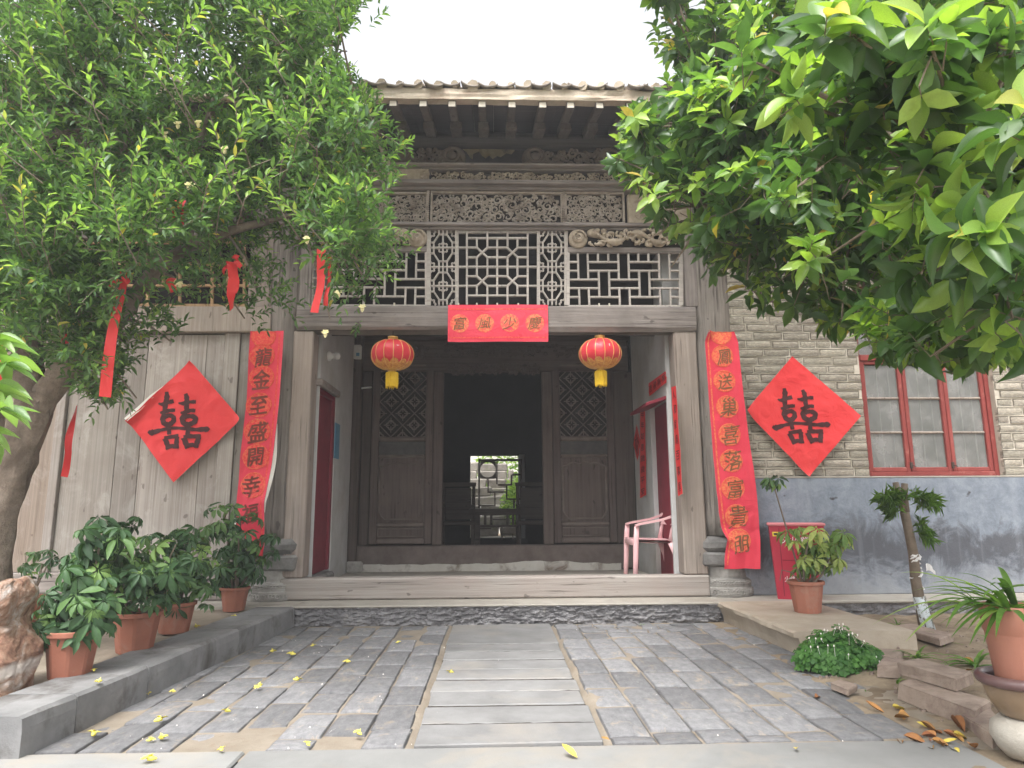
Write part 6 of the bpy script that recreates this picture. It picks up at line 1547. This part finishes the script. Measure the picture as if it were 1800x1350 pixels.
l5 = ytube(tree, 'limb', [q(400, 410, YT1 + .2), q(480, 330, YT1 + .3), q(560, 200, YT1 + .4), q(600, 60, YT1 + .4)], [.022, .018, .014, .006], n=9)
l6 = ytube(tree, 'limb', [q(460, 390, YT1 + .25), q(540, 370, YT1 + .3), q(620, 330, YT1 + .35), q(680, 300, YT1 + .4)], [.018, .014, .010, .004], n=8)
limbs = l1[6:] + l2[6:] + l3 + l4 + l5 + l6
POLY1 = [(-320, -260), (690, -260), (640, 0), (600, 60), (605, 120), (650, 150), (660, 190), (715, 260), (725, 280), (690, 330), (655, 360), (705, 430), (700, 470), (640, 520), (650, 585), (600, 560), (520, 560), (470, 585), (400, 540), (330, 560), (340, 600), (260, 590), (215, 620), (235, 700), (205, 745), (130, 700), (60, 640), (-60, 690), (-320, 600)]
rd = random.Random(77); clumps = []
tries = 0
while len(clumps) < 235 and tries < 6000:
    tries += 1; px, py = rd.uniform(-320, 720), rd.uniform(-260, 740)
    if not pinpoly(px, py, POLY1): continue
    if px < -60 and rd.random() < .6: continue
    if py > 560 and rd.random() < .4: continue
    clumps.append((atY(px, py, rd.uniform(3.35, 5.0) if py < 480 else rd.uniform(3.7, 4.9)), rd.uniform(.24, .40)))
for px, py, Y in ((690, 275, 4.5), (660, 230, 4.6), (640, 160, 4.7), (600, 150, 4.6), (610, 400, 4.6), (670, 440, 4.7), (620, 520, 4.6), (580, 560, 4.5), (640, 320, 4.5), (430, 560, 4.4), (330, 520, 4.3), (215, 650, 4.3), (190, 720, 4.3), (240, 700, 4.3), (300, 600, 4.3), (560, 60, 4.4), (600, 20, 4.5), (540, 120, 4.4), (610, 90, 4.5), (480, 150, 4.2)): clumps.append((atY(px, py, Y), .19))
lv = []; tw = MB()
for c, r in clumps:
    near = min(limbs, key=lambda p: (p - c).length)
    tw.tube([near, near + (c - near) * .5 + Vector((0, 0, .04)), c], [.011, .008, .005], 5)
    ns = int(36 * (r / .3) ** 2)
    for s in range(ns):
        d = rvec(rd); d = (d + Vector((0, -.1, .25))).normalized(); st_ = c + d * r * rd.uniform(.1, .75); dirv = (d * .8 + Vector((0, 0, .35)) + rvec(rd) * .45).normalized()
        L = rd.uniform(.12, .24); tip = st_ + dirv * L; px, py, _ = proj(tip)
        if not pinpoly(px + rd.gauss(0, 22), py + rd.gauss(0, 22), POLY1): continue
        if py > 420 and px > 215 and rd.random() < .55: continue
        dens = noise.noise(tip * 2.6)
        if dens < -.34 and rd.random() < .6: continue
        young = rd.random() < .38; nl = rd.randint(9, 14)
        if rd.random() < .5: tw.tube([st_, tip], [.0022, .0012], 3, cap=False)
        side = dirv.orthogonal().normalized(); side.rotate(Quaternion_(dirv, rd.uniform(0, 6.28)))
        for k in range(nl):
            f = (k + .5) / nl; p = st_ + dirv * L * f + Vector((0, 0, -.02 * f * f)); sg = side.copy(); sg.rotate(Quaternion_(dirv, k * 2.4))
            ld = (sg * .85 + dirv * (.55 + .5 * f) + rvec(rd) * .25).normalized(); l = rd.uniform(.040, .076) * (1 if f < .85 else .75)
            up_ = Vector((0, 0, 1)) + rvec(rd) * .6
            tone = rd.uniform(0, .62) + (.38 * f if young else .08 * f)
            lv.append((frame_mat(p, ld, up_, l, l * rd.uniform(.26, .38)), l, 1.0 if rd.random() < .006 else min(tone, .97)))
for k in range(64):
    if k < 14: px, py = ((130, 160), (320, 170), (170, 300), (110, 50), (480, 60), (400, 110), (250, 60), (60, 110), (420, 230), (500, 250), (690, 270), (650, 200), (620, 400), (560, 300))[k]
    else:
        px, py = rd.uniform(-30, 690), rd.uniform(-20, 430)
        if not pinpoly(px + 25, py, POLY1): continue
    st_ = atY(px, py, rd.uniform(3.1, 3.5) if px < 560 else rd.uniform(4.1, 4.5)); dirv = (Vector((rd.uniform(-.9, .9), -.25, rd.uniform(.2, 1))) + (Vector((.6, 0, 0)) if px > 560 else Vector())).normalized(); L = rd.uniform(.16, .30); tw.tube([st_ - dirv * .12 + Vector((0, .12, 0)), st_, st_ + dirv * L], [.004, .003, .0015], 4, cap=False)
    side = dirv.orthogonal().normalized()
    for j in range(rd.randint(11, 17)):
        f = (j + .5) / 15; sg = side.copy(); sg.rotate(Quaternion_(dirv, j * 2.4)); l = rd.uniform(.045, .07); lv.append((frame_mat(st_ + dirv * L * f, (sg * .8 + dirv * (.6 + .5 * f) + rvec(rd) * .2).normalized(), Vector((0, 0, 1)) + rvec(rd) * .5, l, l * rd.uniform(.28, .36)), l, rd.uniform(.62, 1)))
crown(tree, *LEAF3, lv, 'leaf_pomegranate'); print('pomegranate leaves', len(lv))
tw.build('twigs', 'bark', tree, kind='stuff')
for k, (px, py) in enumerate(((313, 218), (290, 236), (349, 216), (332, 325), (345, 328), (645, 330), (540, 420), (316, 500), (305, 495), (147, 570), (572, 585), (637, 540), (595, 515), (500, 30), (490, 108), (395, 262))):
    c = atY(px, py, 3.62 if py < 480 else 3.95); m = MB()
    for e in range(6):
        a = e * 1.047; Mx = frame_mat(c, Vector((cos(a), sin(a) * .6 - .5, .6 * sin(a) + .15)).normalized(), Vector((0, -1, .3)), .026, .02); m.add((LEAF2[0] @ Mx[:, :3].T + Mx[:, 3]).tolist(), LEAF2[1])
    m.lathe([(.004, -.03), (.010, -.02), (.012, -.008), (.006, 0)], c, 8); m.build('flower', 'flower_cream', tree)

# --- broad-leaved osmanthus on the right
TB = Vector((3.75, 3.6, .06))
tree2 = thing('osmanthus_tree', TB, 'broad-leaved glossy osmanthus tree overhanging from the right edge', 'tree')
tk = ytube(tree2, 'trunk', [TB - Vector((0, 0, .15)), TB + Vector((.03, 0, .7)), TB + Vector((-.02, .05, 1.4)), TB + Vector((.0, .05, 2.2))], [.13, .11, .10, .08], n=16, amp=.02)
lm = []
for ends in ([(2.6, 3.3, 2.1), (1.9, 3.4, 2.35), (1.3, 3.7, 2.6)], [(2.5, 3.0, 2.5), (1.8, 2.7, 2.6)], [(2.5, 3.6, 2.9), (1.9, 4.0, 3.2), (1.55, 4.2, 3.4)], [(2.6, 2.7, 1.9), (2.0, 2.3, 2.0), (1.6, 2.1, 2.0)], [(2.7, 4.0, 2.2), (2.3, 4.4, 2.3), (1.9, 4.6, 2.4)], [(2.6, 3.5, 3.3), (2.0, 3.2, 3.7)]):
    P_ = [tk[9]] + [Vector(e) for e in ends]; lm += ytube(tree2, 'limb', P_, [.028, .016, .009, .004][:len(P_)], 'bark_grey', 9, .008)
POLY2 = [(1120, -200), (1125, 20), (1175, 50), (1175, 110), (1210, 150), (1140, 185), (1105, 220), (1088, 300), (1098, 330), (1150, 370), (1185, 450), (1225, 475), (1300, 495), (1300, 555), (1350, 530), (1420, 560), (1490, 590), (1540, 600), (1560, 650), (1600, 630), (1680, 660), (1760, 640), (1900, 640), (2100, 500), (2100, -200)]
rd = random.Random(5); cl = []; tries = 0
while len(cl) < 235 and tries < 8000:
    tries += 1; px, py = rd.uniform(1080, 1960), rd.uniform(-180, 640)
    if not pinpoly(px, py, POLY2): continue
    f = min(1, max(0, (px - 1100) / 750)); near = 3.5 - 1.75 * f; far = 4.7 - .2 * f
    Y = near + (far - near) * rd.random() ** 1.0
    if py > 540: Y = max(Y, 2.5)
    cl.append((atY(px, py, Y), rd.uniform(.20, .34)))
for px, py, Y in ((1105, 215, 3.9), (1090, 280, 3.8), (1120, 320, 3.9), (1140, 420, 3.9), (1180, 470, 3.8), (1310, 510, 3.5), (1480, 560, 3.1), (1560, 600, 2.9), (1640, 610, 2.8), (1720, 620, 2.7), (1190, 50, 4.2), (1225, 110, 4.2), (1200, 10, 4.2), (1215, 80, 4.0)): cl.append((atY(px, py, Y), .16))
# near sprays that show large
for px, py, Y in ((1360, 130, 2.1), (1420, 60, 1.9), (1480, 110, 1.8), (1600, 70, 1.6), (1620, 330, 1.75), (1660, 320, 1.8), (1720, 90, 1.7), (1760, 380, 1.7), (1540, 340, 2.3), (1440, 460, 2.5), (1560, 440, 2.2), (1790, 220, 1.5), (1560, 200, 1.75), (1610, 230, 1.8), (1520, 160, 1.8), (1660, 180, 1.7), (1590, 280, 1.9), (1500, 300, 2.0), (1560, 130, 1.7), (1640, 90, 1.5), (1720, 380, 1.6), (1500, 60, 1.55), (1380, 170, 1.75), (1330, 110, 1.95), (1460, 250, 1.9), (1620, 480, 2.0), (1700, 460, 1.9), (1780, 560, 1.9), (1780, 90, 1.6), (1500, 230, 2.2), (1700, 250, 1.9), (1400, 330, 2.6)): cl.append((atY(px, py, Y), .12))
lv = []; tw = MB()
for c, r in cl:
    near = min(lm, key=lambda p: (p - c).length); tw.tube([near, near + (c - near) * .5 + Vector((0, 0, .06)), c], [.009, .007, .004], 5)
    for s in range(max(4, int(17 * (r / .28) ** 2))):
        d = rvec(rd); d = (d + Vector((0, -.15, .15))).normalized(); tip = c + d * r * rd.uniform(.25, 1); px, py, kk = proj(tip)
        if not pinpoly(px + rd.gauss(0, 10), py + rd.gauss(0, 10) + 12, POLY2): continue
        if noise.noise(tip * 2.3) < -.38 and rd.random() < .6: continue
        ax = (d * .7 + Vector((0, -.1, .4)) + rvec(rd) * .5).normalized(); young = rd.random() < .38
        b = tip - ax * rd.uniform(.06, .12); tw.tube([c + (b - c) * .3, b, tip], [.0028, .0024, .0018], 4, cap=False)
        side = ax.orthogonal().normalized(); ph = rd.uniform(0, 6.28)
        for k in range(rd.randint(6, 9)):
            f = k / 8; sg = side.copy(); sg.rotate(Quaternion_(ax, ph + k * 2.4)); p = tip - ax * .07 * f
            ld = (sg * (.55 + .6 * f) + ax * (.75 - .75 * f) + Vector((0, 0, -.22)) + rvec(rd) * .18).normalized(); l = rd.uniform(.085, .14) * (1 if not young else .85)
            tone = rd.uniform(0, .66) if not young else rd.uniform(.66, 1); lv.append((frame_mat(p, ld, ax + Vector((0, 0, .5)) + rvec(rd) * .3, l, l * rd.uniform(.38, .52)), l, 1.0 if rd.random() < .012 else min(tone, .97)))
crown(tree2, *LEAF3, lv, 'leaf_osmanthus', LEAF5); print('osmanthus leaves', len(lv))
tw.build('twigs', 'bark_grey', tree2, kind='stuff')
for px, py in ((1720, 185), (1560, 90), (1640, 130)):
    pass
# --- near foliage at the left edge
sb_ = Vector((-1.62, 1.72, 0)); sh = thing('laurel_shrub', sb_, 'pale large-leaved shrub poking in at the left edge', 'shrub'); rd = random.Random(15); me = None
ytube(sh, 'stem', [sb_, sb_ + Vector((.03, 0, .6)), sb_ + Vector((.0, .02, 1.2)), sb_ + Vector((.05, 0, 1.7))], [.022, .018, .013, .007], 'bark_grey', 8, .003)
V5, F5 = LEAF5; me = bpy.data.meshes.new('leaf'); me.from_pydata(V5.tolist(), [], F5); me.materials.append(MATS['leaf_osmanthus_near']); me.polygons.foreach_set('use_smooth', [True] * len(F5)); me.update()
for px, py in ((-15, 600), (5, 640), (-20, 690), (0, 720), (-40, 760), (-60, 620), (-90, 700)):
    c = atY(px, py, 1.72 + rd.uniform(-.1, .15)); m = MB(); m.tube([(sb_.x + .02, sb_.y, c.z - .12), (c.x, c.y, c.z)], .004, 5); m.build('twig', 'bark_grey', sh); ph = rd.uniform(0, 6)
    for k in range(7):
        a = ph + k * 2.4; ld = Vector((cos(a) * .9 + .35, sin(a) * .7, .25 - .12 * k + rd.uniform(-.1, .1))).normalized(); l = rd.uniform(.08, .115); Mx = frame_mat(c, ld, Vector((0, -.4, 1)), l, l * .36); link('leaf', me, Mx[:, 3], sh, Matrix(((*Mx[0, :3], 0), (*Mx[1, :3], 0), (*Mx[2, :3], 0), (0, 0, 0, 1))))

# ================================================================== RIBBONS on the pomegranate
def ribbon(pts, w_, label, Y, twist=.3, knot=False, seed=1):
    P_ = [atY(x, y, Y) for x, y in pts]; c = P_[-1]; t = thing('red_ribbon', (c.x, Y, c.z), label, 'ribbon', 'red wish ribbons tied in the pomegranate tree')
    W_ = w_ / CF * Y; m = MB(); n = 24
    def pos(u, v, off=0.):
        s = v * (len(P_) - 1); i = min(int(s), len(P_) - 2); p = P_[i] + (P_[i + 1] - P_[i]) * (s - i); a = twist * sin(v * 4 + seed); d = (P_[i + 1] - P_[i]).normalized(); sx = Vector((-d.z, 0, d.x)) * -1
        q = p + sx * W_ * (u - .5) * cos(a) + Vector((0, W_ * (u - .5) * sin(a), 0)); return (q.x, q.y - off + .02 * sin(v * 6 + seed), q.z)
    m.grid(3, n, pos); m.grid(3, n, lambda u, v: pos(u, v, -.0012), 0, True); m.build('tail', 'red_ribbon', t, smooth=True)
    if knot:
        for s in (-1, 1):
            m = MB(); k0 = P_[0]; m.grid(4, 8, lambda u, v: (k0.x + s * (.006 + .038 * v + .015 * sin(u * 6)), k0.y - .01 - .03 * sin(v * pi), k0.z + W_ * .9 * (u - .5) * (.4 + v) - .02 * v + .02 * s)); m.build('bow', 'red_ribbon', t, smooth=True)
ribbon([(213, 490), (206, 540), (196, 620), (182, 697)], 19, 'longest wide red ribbon hanging straight down before the plank wall', 3.72, .25, True, 1)
ribbon([(132, 712), (126, 760), (121, 795), (109, 838)], 11, 'thin twisted red ribbon hanging low beside the trunk', 4.3, 1.0, False, 2)
ribbon([(317, 352), (314, 375), (308, 398)], 21, 'short wide red ribbon tag high in the foliage', 3.6, .2, False, 3)
ribbon([(410, 462), (412, 492), (404, 515), (408, 545)], 20, 'crumpled red ribbon hanging beside the main limb', 3.95, .9, True, 4)
ribbon([(566, 440), (562, 500), (554, 551)], 15, 'broad red ribbon at the crown edge by the porch lattice', 4.05, .3, False, 5)
ribbon([(580, 452), (577, 500), (573, 538)], 8, 'narrow red ribbon hanging next to the broad one by the lattice', 4.1, .4, False, 6)
ribbon([(108, 588), (112, 604)], 14, 'scrap of red ribbon on the dark fork of the trunk', 3.85, .2, False, 7)
ribbon([(4, 590), (2, 650), (-2, 705)], 12, 'red ribbon cut by the left edge of the picture', 3.8, .3, False, 8)
ribbon([(304, 488), (300, 500), (303, 512)], 12, 'tiny red ribbon end beside cream flowers', 3.9, .3, False, 9)

# ================================================================== FALLEN FLOWERS AND LEAVES
rd = random.Random(8)
fl = []
for k in range(3):
    m = MB()
    for e in range(6): a = e * 1.047 + k; Mx = frame_mat(Vector((.004, 0, .008)), Vector((cos(a) * .7 + .5, sin(a) * .7, .25)).normalized(), Vector((0, 0, 1)), .026, .013); m.add((LEAF2[0] @ Mx[:, :3].T + Mx[:, 3]).tolist(), LEAF2[1])
    m.tube([(.006, 0, .008), (-.008, 0, .009), (-.024, .003, .008)], [.007, .009, .003], 7); fl.append(m.mesh('fallen_flower', 'flower_yellow', True, (0, 0, 0))[0])
spots = [(371, 1167), (479, 1147), (512, 1152), (551, 1136), (455, 1209), (397, 1252), (283, 1268), (264, 1303), (285, 1300), (262, 1338), (523, 1197), (610, 1165), (304, 1217), (163, 1294), (630, 1291), (540, 1310), (260, 1222), (390, 1320), (791, 1183), (700, 1130)]
ORD = 'first second third fourth fifth sixth seventh eighth ninth tenth eleventh twelfth thirteenth fourteenth fifteenth sixteenth seventeenth eighteenth'.split()
left_ = sorted([s for s in spots if s[1] < 1313 and s[0] <= 760], key=lambda s: s[1]); near_ = sorted([s for s in spots if s[1] >= 1313])
for px, py in spots:
    c = atZ(px, py, .012); nb = 'the cross slab' if py > 1313 else ('the stone path' if px > 760 else 'the left pavers')
    link('fallen_flower', rd.choice(fl), c, None, Euler((rd.uniform(-.3, .3), rd.uniform(-.3, .3), rd.uniform(0, 6))).to_matrix().to_4x4() @ Matrix.Scale(rd.uniform(.7, 1.25), 4),
         label='dropped yellow flower on the left pavers, %s counted from the stone step' % ORD[left_.index((px, py))] if (px, py) in left_ else ('dropped yellow flower on the near cross slab, %s from the kerb' % ORD[near_.index((px, py))] if py >= 1313 else 'single dropped yellow flower on the stone path'), category='flower', group='fallen flowers on the paving')
for px, py, s_ in ((174, 1200, .8), (165, 1180, .7), (412, 1085, 1.0), (345, 1103, 1.0)): link('fallen_flower', rd.choice(fl), atZ(px, py, ZP + .006 if py > 1150 else ZP - .012), None, Matrix.Rotation(rd.uniform(0, 6), 4, 'Z') @ Matrix.Scale(s_, 4), label='dropped yellow flower %s' % {174: 'on the kerb edge before the nearest pot', 165: 'on soil right of the nearest pot', 412: 'on soil before the farthest pot', 345: 'on soil between the third and farthest pots'}[px], category='flower', group='fallen flowers on the kerb')
def dry(px, py, L, label, mat='dry_leaf', z=None):
    c = soil_pt(px, py) if z is None else atZ(px, py, z); V, F = leaf_geo(5, rd.uniform(.15, .55), rd.uniform(-.35, -.05), shape=.95); m = MB(); Mx = frame_mat(Vector((0, 0, .004)), Vector((cos(q_ := rd.uniform(0, 6.28)), sin(q_), rd.uniform(-.05, .15))), Vector((rd.uniform(-.5, .5), rd.uniform(-.6, .1), 1)), L * .8, L * .32); m.add((V @ Mx[:, :3].T + Mx[:, 3]).tolist(), F)
    me, _ = m.mesh('fallen_leaf', mat, True, (0, 0, 0)); link('fallen_leaf', me, c, None, None, label=label, category='leaf', group='dead leaves on the garden strip')
dpts = sorted((rd.uniform(1630, 1745), rd.uniform(1286, 1316)) for i in range(15))
for i, (px, py) in enumerate(dpts): dry(px, py, rd.uniform(.07, .12), 'curled brown dead leaf in the drift before the jar, %s from the left' % ORD[i])
for px, py, s_ in ((1650, 1308, 'left of'), (1672, 1318, 'nearest the slab in'), (1700, 1300, 'right in')): dry(px, py, .09, 'yellow dead leaf %s the brown drift before the jar' % s_, 'leaf_yellow')
for px, py, s_ in ((1555, 1254, 'farthest'), (1590, 1272, 'nearest'), (1572, 1262, 'middle')): dry(px, py, .1, s_ + ' of three brown dead leaves on bare soil left of the long brick')
dry(1590, 1250, .11, 'yellow dead leaf on bare soil left of the long brick', 'leaf_yellow'); dry(1641, 1283, .08, 'pale yellow leaf lying alone under the long brick', 'leaf_yellow')
dry(1440, 1228, .08, 'single brown leaf at the paver edge below the clover'); dry(1580, 1308, .08, 'brown leaf on the soil just behind the cross slab')
for px, py, s_ in ((1712, 1165, 'farthest'), (1725, 1180, 'rightmost'), (1698, 1180, 'leftmost')): dry(px, py, .07, s_ + ' dead leaf under the strap plant beside the flower pot')
dry(1015, 1334, .10, 'fresh yellow-green leaf on the near cross slab', 'leaf_yellow', .008); dry(1400, 1316, .06, 'yellow leaf tip in a joint of the right pavers', 'leaf_yellow', .008); dry(1072, 1302, .05, 'small reddish leaf beside the end of the stone path', 'dry_leaf', .01)
m = MB()                                         # tiny petals and grit, past counting
for k in range(120):
    x = rd.uniform(-2, 1.9); y = rd.uniform(2.6, YS); s_ = rd.uniform(.0015, .0045)
    if x > .2 and rd.random() < .75: continue
    m.convex([(x - s_, y - s_, .004), (x + s_, y - s_, .004), (x, y + s_, .004), (x, y, .006 + s_)], [(0, 1, 2), (0, 1, 3), (1, 2, 3), (2, 0, 3)])
m.build('petal_litter', 'paper_back', kind='stuff')

m = MB()                                         # grit, crumbs and small stones on the bare soil, past counting
for k in range(420):
    x, y = rd.uniform(1.75, 3.6), rd.uniform(2.9, 5.6); s_ = rd.choice((.004, .006, .009, .016)) * rd.uniform(.6, 1.3); z = soil_z(x, y)
    if x < 3.0 and y > 4.62: continue
    q = [(x + s_ * rd.uniform(.5, 1.2) * cos(a), y + s_ * rd.uniform(.5, 1.2) * sin(a), z - .003) for a in (0, 1.2, 2.5, 3.8, 5)]
    t5 = [(x + (u - x) * .6, y + (v - y) * .6, z + s_ * rd.uniform(.5, .9)) for u, v, _ in q]
    m.convex(q + t5, [(9, 8, 7, 6, 5)] + [(i, (i + 1) % 5, 5 + (i + 1) % 5, 5 + i) for i in range(5)])
m.build('soil_grit', 'old_brick', kind='stuff')

# the faint haze added to stand in for lens glare and lift the shadows
hz = MB(); hz.box(-125, 125, -125, 125, -1.1, 7.4, 0); hm = bpy.data.materials.new('glare_haze'); hm.use_nodes = True; ht = hm.node_tree; ht.nodes.clear()
ho = ht.nodes.new('ShaderNodeOutputMaterial'); hv = ht.nodes.new('ShaderNodeVolumePrincipled'); hv.inputs['Density'].default_value = .0056; hv.inputs['Color'].default_value = (.93, .94, .96, 1); hv.inputs['Anisotropy'].default_value = .2
ht.links.new(hv.outputs[0], ho.inputs['Volume']); MATS['glare_haze'] = hm; hz.build('glare_haze', 'glare_haze', kind='stuff')
